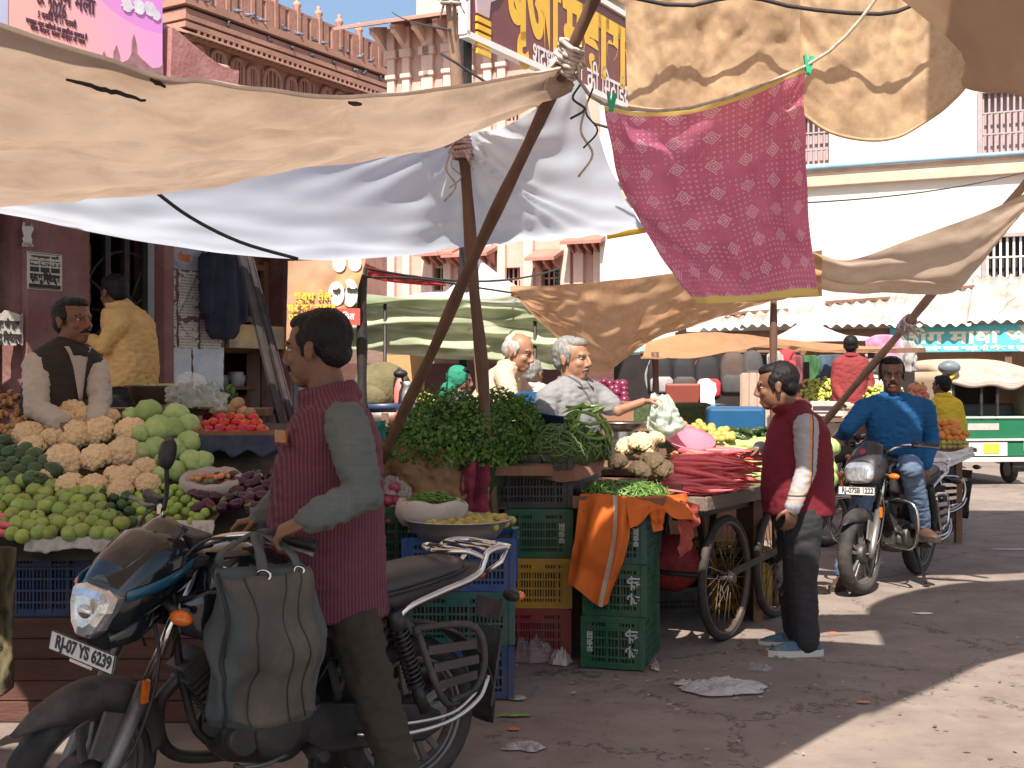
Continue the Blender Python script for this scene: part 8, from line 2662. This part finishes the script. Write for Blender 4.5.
fmn = Matrix(((0, 0, -1, -.040), (-1, 0, 0, 0), (0, 1, 0, 0), (0, 0, 0, 1)))
text('MAGIC LINE', .09, Matrix.Translation(V((0, .1, .985))) @ fmn, mat('pale_letter', (.45, .5, .42), .6, .1), parent=au, depth=.002) if False else None
hood = MB()
prof = [(-.02, 1.72), (.1, 1.86), (.6, 1.94), (1.3, 1.95), (1.9, 1.88), (2.2, 1.72)]
rows = []
for x, z in prof:
 rows.append([V((x, HW * 1.02 * math.cos(PI * q / 14) if 0 < q < 14 else HW * 1.02 * (1 if q == 0 else -1), z - .16 + .16 * math.sin(PI * q / 14) ** .55 if 0 < q < 14 else z - .22)) for q in range(15)])
hood.grid(rows, uv=False)
for s in (1, -1):
 hood.grid([[V((x, s * HW * (1.02), z0)) for x in (-.02, .3, .6, .9, 1.25, 1.6, 1.95)] for z0 in (1.02, 1.2, 1.4, 1.6, 1.74)], uv=False)
 hood.grid([[V((-.02, s * y, z0)) for y in (HW * 1.02, HW - .10)] for z0 in (1.04, 1.3, 1.6)], uv=False)
hd_ = b('canvas_hood', hood, M_canv, solid=.012)
rolled = MB()
for k in range(3):
 rolled.tube(curve_pts([(-.05 - .02 * k, HW, 1.66 - .03 * k), (-.08, HW * .5, 1.56 - .035 * k + .02 * k), (-.08, 0, 1.60 - .02 * k), (-.08, -HW * .5, 1.56 - .03 * k), (-.05, -HW, 1.66)], 24), .04, 8)
rolled.grid(cloth([V((-.03, HW, 1.75)), V((-.03, 0, 1.80)), V((-.03, -HW, 1.75))], [V((-.09, HW, 1.60)), V((-.11, 0, 1.54)), V((-.09, -HW, 1.60))], 30, 8, 0, .03, (5, 2)), uv=False)
b('rolled_curtain', rolled, mat('pale_curtain', (.42, .33, .28), .85, .15, 6, .2, 60), hd_)
for y in (HW - .08, -HW + .08, .14, -.12):
 pil_ = MB().bar((-.01, y, 1.04), (-.01, y, 1.76), .05 if abs(y) > .3 else .035, .04)
 b('hood_post', pil_, M_iron)
b('interior', MB().box((.75, 0, 1.35), (.06, 1.1, .8)).box((.45, 0, 1.0), (.5, 1.2, .12)), M_dark)
b('back_seat', MB().box((.35, 0, 1.1), (.14, 1.15, .3)), mat('black_rexine', (.03, .028, .03), .5, .2, 9), bevel=.04)
b('lamp_bundle', MB().ball((-.1, HW + .02, 1.80), (.14, .17, .11), 16, 10), mat('grey_tarpaulin_roll', (.13, .15, .17), .45, .3, 9, .3, 30), bevel=0)
b('yellow_tie', MB().tube(curve_pts([(-.1, HW - .1, 1.73), (-.14, HW + .0, 1.66), (-.1, HW + .05, 1.60)], 8), .03, 8), MATS['yellow_cloth'])
for x, y in ((.42, HW - .12), (.42, -HW + .12), (2.35, 0)):
 w0 = ring(MB(), .165, .055, 36, 8).build('wheel', M_bikerub, au)
 w0.location = (x, y, .22)
 MB().tube([(0, -.03, 0), (0, .03, 0)], .13, 24).build('rim', M_alloy, w0)
b('mud_guard', MB().box((.1, HW - .12, .30), (.02, .25, .2)).box((.1, -HW + .12, .30), (.02, .25, .2)), M_blkpl)
def bxt(name, mb, m, label, cat, **k):
 return solo(name, mb, m, label, cat, **k)
tdx0, tz1 = hit(MW, 616, 392)
tdx1, _ = hit(MW, 706, 392)
tdz = hit(MW, 660, 388)[1]
cxd, wdd = (tdx0 + tdx1) / 2, (tdx1 - tdx0)
M_teal = mat('pale_teal_paint', (.20, .42, .37), .6, .1, 2, .2, 20, stain=(.5, .52, .48), samt=.5, sscale=1.5)
fan = MB()
pts = [(cxd - wdd / 2, 0), (cxd + wdd / 2, 0)] + [(cxd + wdd / 2 * math.cos(a * PI / 14), tdz - wdd * .30 + wdd * .30 * math.sin(a * PI / 14)) for a in range(15)]
fan.prism(pts, .08, Matrix.Translation(V((0, -.04, 0))))
o = fan.build('arched_door', M_teal, wb)
tr = MB()
tr.tube([V((cxd + wdd / 2 * math.cos(a * PI / 20), -.1, tdz - wdd * .30 + wdd * .30 * math.sin(a * PI / 20))) for a in range(21)], .09, 8)
for a in range(1, 6):
 tr.bar((cxd, -.1, tdz - wdd * .3), (cxd + wdd / 2 * math.cos(a * PI / 6), -.1, tdz - wdd * .30 + wdd * .30 * math.sin(a * PI / 6)), .05, .04)
tr.bar((cxd - wdd / 2, -.1, tdz - wdd * .3), (cxd + wdd / 2, -.1, tdz - wdd * .3), .1, .06)
tr.build('fanlight_bars', mat('dark_teal', (.05, .16, .15), .6, .1), o)
bnd = MB()
for py, th in ((349, .16), (372, .22), (358, .1)):
 z = hit(MW, 640, py)[1]
 bnd.box(((hit(MW, 602, py)[0] + hit(MW, 712, py)[0]) / 2, -.07, z), (hit(MW, 712, py)[0] - hit(MW, 602, py)[0], .14, th))
bnd.build('green_band', M_teal, wb)
bxt('brown_partition', MB().box(P(470, 420, 13.8), (3.3, .12, 1.3), .0), mat('brown_brick_cloth', (.11, .05, .042), .9, .2, 4, .4, 30), 'low brown partition wall behind the woman in the green scarf', 'partition')
bxt('ochre_panel', MB().box(P(405, 405, 13.2), (.42, .06, 1.1)), mat('ochre_board', (.46, .27, .12), .8, .1, 3), 'upright ochre board behind the steel jug', 'board')
bxt('side_partition', MB().box((-2.35, 12.6, 1.2), (.12, 3.4, 2.4)), mat('grey_brown_boards', (.17, .12, .10), .9, .2, 3, .3, 30), 'grey brown board wall beyond the steel post', 'partition')
bxt('back_wall_boards', MB().box((-1.6, 15.2, 1.25), (3.2, .12, 2.5)), mat('dim_brown_boards', (.16, .10, .075), .9, .3, 3, .3, 30, stain=(.3, .2, .16), samt=.6, sscale=2), 'dim brown boarded wall under the white tent', 'partition')
bxt('pot_table', MB().box(P(400, 428, 8.3), (.9, .5, .04)).box(P(388, 470, 8.3), (.05, .4, .8)).box(P(425, 470, 8.3), (.05, .4, .8)), M_wood, 'small table with pots behind the leaning pole', 'table')
tz_ = P(400, 428, 8.3).z + .02
def lath(name, px, Y, z, prof, m, label, cat, sc=1.):
 c = V(((px - 512) * Y / F, Y, z))
 return solo(name, MB().lathe([(r * sc, h * sc) for r, h in prof], 28, Matrix.Translation(c)), m, label, cat, loc=c)
pot = [(0, 0), (.16, 0), (.2, .05), (.2, .09), (.19, .095), (.15, .02), (0, .02)]
lath('cooking_pot', 388, 8.3, tz_, pot, mat('dull_tin', (.30, .25, .22), .5, .2, 9, metal=.5), 'dull tin basin with a dark blue tray on it behind the leaning pole', 'pot')
lath('blue_tray', 386, 8.3, tz_ + .10, [(0, 0), (.2, 0), (.22, .05), (.21, .05), (.18, .01), (0, .01)], mat('dark_blue_enamel', (.03, .05, .10), .4, .1), 'dark blue tray resting on the tin basin', 'tray')
sca = thing('weighing_scale', 'red weighing scale with a steel jug on top behind the leaning pole', 'scale', P(411, 424, 8.2))
MB().box((0, 0, .0), (.22, .2, .16)).build('body', mat('red_enamel', (.35, .03, .04), .4, .1), sca, bevel=.02)
MB().box((0, -.105, .0), (.14, .01, .11)).build('dial', mat('grey_dial', (.2, .2, .22), .4, .1), sca)
MB().lathe([(0, .085), (.12, .085), (.13, .1), (0, .1)], 24).build('plate', M_steel, sca)
lath('steel_jug', 408, 8.2, P(411, 424, 8.2).z + .10, [(0, 0), (.06, 0), (.07, .03), (.062, .12), (.045, .16), (.06, .19), (.052, .19), (.04, .16), (.055, .1), (0, .01)], M_steel, 'steel jug with a dark ladle standing on the red scale', 'jug')
a = P(402, 400, 8.2)
solo('ladle', MB().tube([a + V((.03, 0, 0)), a + V((-.0, 0, .16))], .008, 6).ball(a + V((-.01, 0, .18)), (.05, .05, .03)), M_iron, 'black ladle sticking out of the steel jug', 'ladle')
solo('cloth_bundle', MB().ball(P(382, 388, 9.0), (.22, .2, .20), 18, 12).ball(P(372, 398, 8.9), (.15, .15, .12)), mat('khaki_bundle', (.13, .11, .055), .9, .3, 7, .5, 40), 'khaki cloth bundle heaped behind the steel post', 'bundle')
solo('pink_packet', MB().ball(P(400, 396, 8.6), (.045, .04, .13), 12, 8), mat('coral_pink', (.65, .18, .16), .6, .1), 'coral pink packet standing beside the steel jug', 'packet')
solo('teal_rag', MB().grid(cloth([P(374, 422, 6.9), P(386, 420, 6.9)], [P(374, 452, 6.85), P(385, 450, 6.85)], 12, 14, 0, .03)), mat('teal_cloth', (.02, .22, .21), .9, .1), 'teal cloth hanging behind the man in the vest', 'cloth')
strew(dup(lem), [P(x, y, 9.4) for x, y in ((424, 396), (429, 398), (426, 401), (432, 402), (421, 401))], 'yellow fruit behind the leaning pole', 'fruit', 'yellow fruit behind the leaning pole', sc=(1.5, 1.9))
rail0, rail1 = P(640, 353, 16.2), P(900, 351, 16.2)
rope('hanging_rail', [rail0, rail0.lerp(rail1, .5), rail1], .025, M_wood, 'wooden rail carrying bags under the pale orange awning', cat='rail', k=4)
solo('shop_backdrop', MB().box((rail0.lerp(rail1, .55)) + V((0, 1.6, -1.0)), (4.6, .1, 2.0)), mat('dark_stall_cloth', (.022, .017, .016), .95, .3, 3), 'dark cloth wall behind the hanging bags', 'cloth wall')
def backpack(px, py, w_, h_, cols, label, Y=16.1):
 c = P(px, py, Y)
 root = thing('backpack', label, 'backpack', c + V((0, 0, -h_ / 2)), rnd.uniform(-.3, .3), 'bags hung under the orange awning')
 m0 = mat('bag_' + cols[0], COLS[cols[0]], .8, .2, 9, .2, 60)
 m1 = mat('bag_' + cols[1], COLS[cols[1]], .8, .2, 9, .2, 60)
 rg = [ring_e(V((0, 0, z * h_)), V((1, 0, 0)), V((0, 1, 0)), w_ / 2 * a * .82, .11 * a, 20, 3.2) for z, a in ((0, .75), (.06, .95), (.4, 1), (.75, .94), (.93, .72), (1, .35))]
 MB().loft(rg).build('body', m0, root)
 MB().loft([ring_e(V((0, -.11, z * h_)), V((1, 0, 0)), V((0, 1, 0)), w_ / 2 * .74 * a, .045 * a, 16, 3) for z, a in ((.07, .8), (.12, 1), (.4, 1), (.48, .7))]).build('pocket', m1, root)
 MB().tube([(-.06, 0, h_ * .97), (-.03, 0, h_ + .08), (.03, 0, h_ + .08), (.06, 0, h_ * .97)], .012, 6).build('loop', m1, root)
 MB().tube(curve_pts([(-w_ * .25, .1, h_ * .9), (-w_ * .4, .13, h_ * .5), (-w_ * .3, .1, .03)], 8), .018, 6).build('strap', m1, root)
 return root
COLS = {'black': (.018, .017, .018), 'grey': (.06, .055, .055), 'red': (.45, .035, .045), 'brown': (.075, .05, .042), 'white': (.3, .28, .27), 'blue': (.06, .10, .14), 'pink': (.55, .22, .34), 'green': (.04, .12, .05), 'maroon': (.16, .05, .055)}
for px, py, w_, h_, cs, lb_ in ((660, 376, .42, .52, ('black', 'white'), 'black backpack with a pale printed pocket under the orange awning'), (684, 376, .40, .5, ('black', 'grey'), 'plain black backpack next to the red pocketed backpack'),
 (707, 378, .44, .58, ('black', 'red'), 'black backpack with a red pocket under the orange awning'), (733, 374, .44, .60, ('brown', 'grey'), 'brownish grey bag right beside the red pocketed backpack'),
 (752, 370, .36, .52, ('grey', 'brown'), 'grey bag hung close to the dark upright stick'), (760, 386, .28, .42, ('grey', 'white'), 'small grey and white bag hung low by the dark upright stick'),
 (787, 360, .30, .3, ('red', 'red'), 'bright red cap bag hung above the bald man')):
 backpack(px, py, w_, h_, cs, lb_)
def garment(px, py, w_, h_, col, label, Y=16.0):
 c = P(px, py, Y)
 t0 = [c + V((-w_ / 2, 0, h_ / 2 - .06)), c + V((-w_ * .2, 0, h_ / 2)), c + V((w_ * .2, 0, h_ / 2)), c + V((w_ / 2, 0, h_ / 2 - .06))]
 t1 = [c + V((-w_ * .46, 0, -h_ / 2)), c + V((0, 0, -h_ / 2 - .02)), c + V((w_ * .46, 0, -h_ / 2))]
 return solo('garment', MB().grid(cloth(t0, t1, 24, 20, 0, .05, (4, 3), fold=lambda u, v, p: .03 * math.sin(u * 16) * v)), mat('garment_' + col, COLS[col], .9, .2, 6, .2, 90), label, 'garment', group='garments hung under the orange awning', solid=.02)
for px, py, w_, h_, cl_, lb_ in ((831, 379, .46, .68, 'blue', 'steel blue jacket on a hanger above the yellow green grapes'), (810, 380, .26, .7, 'green', 'narrow dark green cloth hung beside the steel blue jacket'), (797, 378, .24, .6, 'maroon', 'faded maroon cloth hung between the red cap bag and green cloth'),
 (884, 352, .5, .45, 'pink', 'pink blouse hung behind the brick red shirt'), (906, 356, .3, .4, 'white', 'pale blouse hung next to the pink blouse'), (775, 372, .22, .55, 'white', 'pale cloth hung behind the dark upright stick')):
 garment(px, py, w_, h_, cl_, lb_)
for a_, b_ in (((806, 362), (806, 470)), ((871, 351), (871, 470))):
 solo('awning_post', MB().bar(P(a_[0], a_[1], 15.6), V((P(b_[0], 384, 15.6).x, 15.6, 0)), .07), M_iron, 'thin iron post of the orange awning ' + ('by the green cloth' if a_[0] < 850 else 'behind the brick red shirt'), 'post')
solo('awning_bar', MB().bar(P(800, 353, 15.6), P(925, 350, 15.6), .06), M_wood, 'horizontal bar of the orange awning above the grapes', 'bar')
gp_ = veg(bumpy((.022, .022, .026), lambda v: 0), mat('grape_skin', (.42, .42, .10), .35, .15, 20, rand=.2), 'grape_cluster') if False else None
gcl = MB()
g = random.Random(5)
for i in range(26):
 t = i / 26
 r = .07 * (1 - t) + .015
 gcl.ball((g.uniform(-r, r), g.uniform(-r, r), -.16 * t + g.uniform(-.01, .01)), .022, 8, 6)
gcl = veg(gcl.mesh(), mat('grape_skin', (.40, .42, .09), .35, .15, 20, rand=.2, huer=.01), 'grape_bunch')
strew(gcl, [P(x, y, 14.6 + (410 - y) * .02) for x, y in [(808 + 9 * (k % 4) + rnd.uniform(-3, 3), 397 - 5 * (k // 4) + rnd.uniform(-2, 2)) for k in range(16)]], 'yellow green bunch of grapes heaped on the printed carton', 'fruit', 'grape bunches on the printed carton', sc=(.9, 1.3), rot=lambda i: (rnd.uniform(-1, 1), rnd.uniform(-1, 1), rnd.uniform(0, 6)))
strew(dup(gcl), [P(x, y, 14.4) for x, y in [(872 + 8 * (k % 4) + rnd.uniform(-3, 3), 402 - 5 * (k // 4) + rnd.uniform(-2, 2)) for k in range(12)]], 'green bunch of grapes heaped in front of the cropped grey hair', 'fruit', 'grape bunches behind the rider', sc=(.9, 1.3), rot=lambda i: (rnd.uniform(-1, 1), rnd.uniform(-1, 1), rnd.uniform(0, 6)))
ctn = thing('printed_carton', 'pale printed fruit carton under the yellow green grapes', 'carton', (P(825, 410, 14.6).x, 14.6, P(825, 416, 14.6).z))
MB().box((0, 0, .09), (.62, .4, .18)).build('box', mat('pale_carton', (.50, .42, .40), .8, .1, 6), ctn, bevel=.006)
MB().box((0, -.203, .10), (.40, .004, .05)).box((-.05, -.203, .045), (.26, .004, .015)).build('print', M_ink, ctn)
solo('grape_table', MB().box((P(840, 384, 14.6).x + .1, 14.75, 1.12), (1.5, .7, .05)).box((P(815, 384, 14.6).x, 14.8, .55), (.06, .5, 1.1)).box((P(880, 384, 14.6).x, 14.8, .55), (.06, .5, 1.1)), M_wood, 'wooden table under the grapes', 'table')
solo('cloth_skirt', MB().box((P(825, 384, 14.6).x, 14.42, .75), (.9, .03, .66)), mat('dark_skirt_cloth', (.06, .045, .04), .95, .3, 6), 'dark cloth hanging below the grape carton', 'cloth')
wht = thing('white_cloth_heap', 'bright white cloth draped over boxes below the hanging backpacks', 'cloth', (P(692, 384, 12.6).x, 12.6, 0))
wr_ = cloth([P(700, 379, 12.6), P(708, 379, 12.7), P(716, 384, 12.7)], [P(674, 425, 12.3), P(698, 430, 12.2), P(712, 424, 12.3)], 24, 24, 0, .06, (3, 3), fold=lambda u, v, p: .05 * math.sin(u * 12) * v)
MB().grid(wr_).build('sheet', mat('bright_white_cloth', (.74, .74, .74), .9, .04, 4), wht, org=wht.location)
MB().box((.05, .25, .62), (.5, .4, 1.24)).build('box_stack', mat('brown_carton', (.25, .17, .11), .85, .2, 4), wht)
for px, py, w_, h_, cl_, lb_ in ((712, 409, .22, .10, (.2, .3, .4), 'blue and white packet on the red carton'), (725, 416, .3, .14, (.62, .5, .46), 'pale pink packet in front of the white cloth heap'), (738, 413, .2, .12, (.6, .55, .52), 'cream packet next to the pale pink packet'), (716, 429, .3, .15, (.62, .5, .5), 'white and red carton stacked above the red carton'), (722, 446, .34, .18, (.38, .06, .06), 'red carton in the middle of the stalls'), (706, 418, .16, .12, (.65, .3, .12), 'orange and white packet by the white cloth heap')):
 solo('packet', MB().box(P(px, py, 12.0), (w_, .25, h_)).box(P(px, py, 12.0) + V((0, -.13, 0)), (w_ * .7, .006, h_ * .5)), mat('packet_%d' % px, cl_, .6, .3, 12), lb_, 'packet', bevel=.01)
solo('brick_red_chair', MB().box(P(683, 418, 11.5), (.34, .3, .05)).box(P(683, 402, 11.6) , (.34, .05, .36)).box(P(676, 440, 11.5), (.05, .25, .42)).box(P(691, 440, 11.5), (.05, .25, .42)), mat('brick_red_plastic', (.20, .045, .03), .45, .1, 4), 'brick red plastic chair in front of the white cloth heap', 'chair', bevel=.02)
solo('stall_counter', MB().box(P(700, 468, 12.2), (2.3, .8, .5)).box(V((P(700, 384, 12.2).x, 12.2, .25)), (2.1, .7, .5)), M_wood, 'dark wooden counter below the packets', 'counter')
solo('onion_table', MB().box(P(614, 432, 9.6), (.8, .6, .04)).box(V((P(604, 384, 9.6).x, 9.6, .55)), (.06, .5, 1.1)).box(V((P(626, 384, 9.6).x, 9.6, .55)), (.06, .5, 1.1)), M_wood, 'table of red onions behind the vendor in grey', 'table')
strew(veg(bumpy((.034, .034, .03), lambda v: .001 * noise.noise(v * 30)), mat('red_onion_skin', (.13, .018, .045), .3, .2, 12, rand=.2), 'red_onion'), [P(x, y, 9.6 + (400 - y) * .01) for x, y in [(598 + 6.4 * (k % 5) + rnd.uniform(-2, 2), 404 - 5.2 * (k // 5) + rnd.uniform(-1, 1)) for k in range(25)]], 'dark red onion heaped behind the shoulder of the vendor in grey', 'vegetable', 'red onions behind the vendor', sc=(1., 1.25))
solo('orange_crate_board', MB().box(P(607, 415, 9.55), (.42, .04, .22)), mat('salmon_board', (.26, .13, .08), .8, .15, 5), 'salmon coloured board in front of the red onions', 'board')
solo('teal_counter', MB().box(P(655, 425, 11.2), (1.0, .4, .42)), mat('dark_green_basket', (.05, .075, .03), .9, .4, 30, .5, 40), 'dark green woven basket beyond the outstretched hand', 'basket', bevel=.04)
fc = thing('fruit_table', 'dark wooden fruit table with sloping sides behind the rider in blue', 'table', (4.05, 12.0, 0))
ft = P(938, 448, 12.0)
MB().box((.05, 0, ft.z), (.8, .8, .04)).box((-.30, .0, ft.z + .18), (.5, .6, .36)).build('top', M_wood, fc, bevel=.01)
for x in (-.25, .3):
 for y in (-.3, .3):
  MB().bar((x, y, 0), (x, y, ft.z), .06).build('leg', M_wood, fc)
pom = veg(bumpy((.045, .045, .043), lambda v: .001 * noise.noise(v * 40)), M_pome, 'pomegranate', [('crown', MB().lathe([(.008, .04), (.012, .055), (.016, .062), (.01, .062), (.0, .045)], 8).mesh(), M_pome)])
strew(pom, [P(918 + (k % 4 - 1.5) * (8 - 1.3 * (k // 4)) + rnd.uniform(-1.5, 1.5), 420 - (k // 4) * 8 + rnd.uniform(-1, 1), 11.9 + .05 * (k // 4)) for k in range(20)], 'reddish yellow pomegranate piled beside the boy in yellow', 'fruit', 'pomegranates piled behind the rider', sc=(.95, 1.15))
orn = veg(bumpy((.037, .037, .035), lambda v: .0005 * noise.noise(v * 90)), M_orange, 'orange')
strew(orn, [P(946 + (k % 6 - 2.5 + .5 * (k // 6 % 2)) * 7.2 * (1 - .17 * (k // 6)) + rnd.uniform(-2, 2), 438 - (k // 6) * 4.6 + rnd.uniform(-1.5, 1.5), 11.75 + .09 * (k // 6)) for k in range(24)], 'bright orange fruit in the heap beside the auto rickshaw', 'fruit', 'oranges heaped on the fruit table', sc=(1.0, 1.15))
strew(dup(lem), [P(946 + (k % 8 - 3.5) * 5.6 + rnd.uniform(-1, 1), 447 - (k // 8) * 4.2, 11.6) for k in range(16)], 'yellow green lime along the edge of the orange heap', 'fruit', 'limes along the orange heap', sc=(1.0, 1.2))
solo('white_wrap', MB().grid(cloth([P(928, 449, 11.5), P(950, 452, 11.45), P(972, 446, 11.5)], [P(934, 474, 11.45), P(952, 466, 11.4), P(975, 456, 11.5)], 26, 12, 0, .04, (4, 3))), mat('white_wrap_cloth', (.60, .57, .55), .9, .08, 6), 'white cloth edge hanging below the oranges', 'cloth', solid=.003)
solo('khaki_cloth', MB().grid(cloth([P(-40, 548, 5.0), P(-10, 546, 5.0), P(16, 548, 5.02)], [P(-40, 705, 4.95), P(-8, 700, 4.98), P(13, 688, 5.0)], 26, 50, 0, .06, (4, 5), fold=lambda u, v, p: .03 * math.sin(u * 9 + v * 4))), mat('khaki_olive', (.085, .075, .04), .95, .25, 5, .4, 60, stain=(.12, .055, .03), samt=.5, sscale=5), 'khaki olive cloth hanging at the open end of the long display', 'cloth', solid=.004)
def litter(name, px, py, w_, h_, m, label, cat, crumple=.02, seed=1, flat=False, tall=0.):
 c = G(px, py)
 n = 26
 rows = []
 for i in range(n):
  row = []
  for j in range(n):
   u, v = -1 + 2 * j / (n - 1), -1 + 2 * i / (n - 1)
   k = 1 + .45 * noise.noise(V((math.atan2(v, u) * 1.3, seed, 0)))
   rr = max(abs(u), abs(v))
   a = math.atan2(v, u)
   x, y = rr * math.cos(a) * w_ / 2 * k, rr * math.sin(a) * h_ / 2 * k
   z = .006 + crumple * (1 - rr ** 4) * (.6 + noise.noise(V((u * 2.6 + seed, v * 2.6, 1))) + .6 * noise.noise(V((u * 6, v * 6, seed)))) + tall * (1 - rr * rr)
   row.append(c + V((x, y, max(.004, z))))
  rows.append(row)
 return solo(name, MB().grid(rows, uv=False), m, label, cat, loc=c)
M_lbag = mat('litter_bag', (.52, .47, .45), .4, .12, 9, .3, 60, trans=.25)
litter('plastic_litter', 722, 690, .42, .26, M_lbag, 'crumpled white plastic bag lying on the road', 'litter', .045, 1)
litter('plastic_litter', 685, 685, .12, .05, M_lbag, 'thin tail of plastic beside the crumpled white bag', 'litter', .02, 2)
litter('plastic_litter', 760, 670, .14, .1, mat('clear_litter', (.4, .36, .34), .2, .2, 9, .3, 60, alpha=.35), 'clear plastic scrap near the blue shoes', 'litter', .03, 3)
litter('plastic_litter', 532, 660, .26, .2, MATS['clear_litter'], 'heap of clear plastic bags beside the dark red crate', 'litter', .06, 4, tall=.09)
litter('plastic_litter', 560, 664, .13, .12, M_lbag, 'knotted small white bag beside the dark red crate', 'litter', .04, 5, tall=.04)
litter('paper_litter', 525, 748, .17, .13, mat('printed_scrap', (.42, .36, .36), .8, .5, 18, stain=(.06, .06, .09), samt=.8, sscale=14), 'torn printed paper on the road near the crates', 'litter', .02, 6)
litter('leaf_litter', 515, 716, .15, .05, mat('wilted_leaf', (.16, .22, .07), .7, .2, 9), 'wilted pale green leaf on the road', 'litter', .01, 7)
litter('paper_litter', 513, 730, .06, .04, mat('orange_scrap', (.50, .13, .06), .7, .1), 'small orange scrap on the road by the wilted leaf', 'litter', .008, 8)
litter('paper_litter', 518, 699, .09, .08, mat('buff_scrap', (.36, .29, .24), .8, .1), 'buff paper scrap at the foot of the blue crates', 'litter', .01, 9)
litter('paper_litter', 863, 703, .07, .04, mat('terracotta_scrap', (.42, .17, .11), .8, .1), 'terracotta scrap at the edge of the sunny patch', 'litter', .01, 10)
litter('paper_litter', 923, 614, .13, .07, mat('light_spot', (.68, .64, .6), .8, .1), 'flat white sheet painted as a light spot in the middle of the road', 'litter', .004, 11)  # pale sheet standing for a spot of light on the road
litter('paper_litter', 833, 634, .06, .04, MATS['orange_scrap'], 'orange scrap behind the blue shoes', 'litter', .008, 12)
litter('plastic_litter', 874, 564, .16, .12, M_lbag, 'white plastic scrap beside the rider', 'litter', .03, 13)
litter('paper_litter', 1012, 550, .36, .10, mat('grey_scrap', (.36, .32, .3), .8, .2, 12), 'flat grey cardboard on the far side of the road', 'litter', .01, 14)
litter('paper_litter', 655, 668, .05, .16, M_lbag, 'white paper folded under the corner of the green crates', 'litter', .03, 15)
lm = [mat('litter_brown', (.16, .11, .085), .9, .3), mat('litter_pale', (.34, .28, .25), .9, .2), mat('litter_green', (.09, .13, .05), .8, .3)]
mb = MB()
g = random.Random(9)
for i in range(260):
 px, py = g.uniform(480, 1020), g.uniform(600, 765)
 if g.random() < .55:
  px, py = g.uniform(490, 850), g.uniform(645, 700)
 c = G(px, py)
 s_ = g.uniform(.006, .022)
 a = g.uniform(0, 6.28)
 mb.m = g.choice((0, 0, 1, 2))
 q = [c + V((math.cos(a + t) * s_ * k, math.sin(a + t) * s_ * k, .006 + g.uniform(0, .008))) for t, k in ((0, 1), (1.4, .5), (3.1, 1), (4.6, .6))]
 mb.add(q, [(0, 1, 2, 3)])
tr_ = solo('road_litter', mb, lm, 'tiny bits of leaves and trodden waste scattered over the road', 'litter', fix=False)
tr_['kind'] = 'stuff'
for i, (a, b_, s_) in enumerate(((P(450, 30, 7.5), P(392, 12, 30), .05), (P(365, 268, 8.0), P(560, 268, 14), .12), (P(640, 205, 12), P(1040, 168, 22), .2))):
 rope('wire', [a, b_], .01, ROPE, ('thin wire running from the pale bamboo pole to the pink building', 'thin wire from the steel post under the white tarp', 'thin wire across the front of the white building')[i], sag=s_, cat='wire')
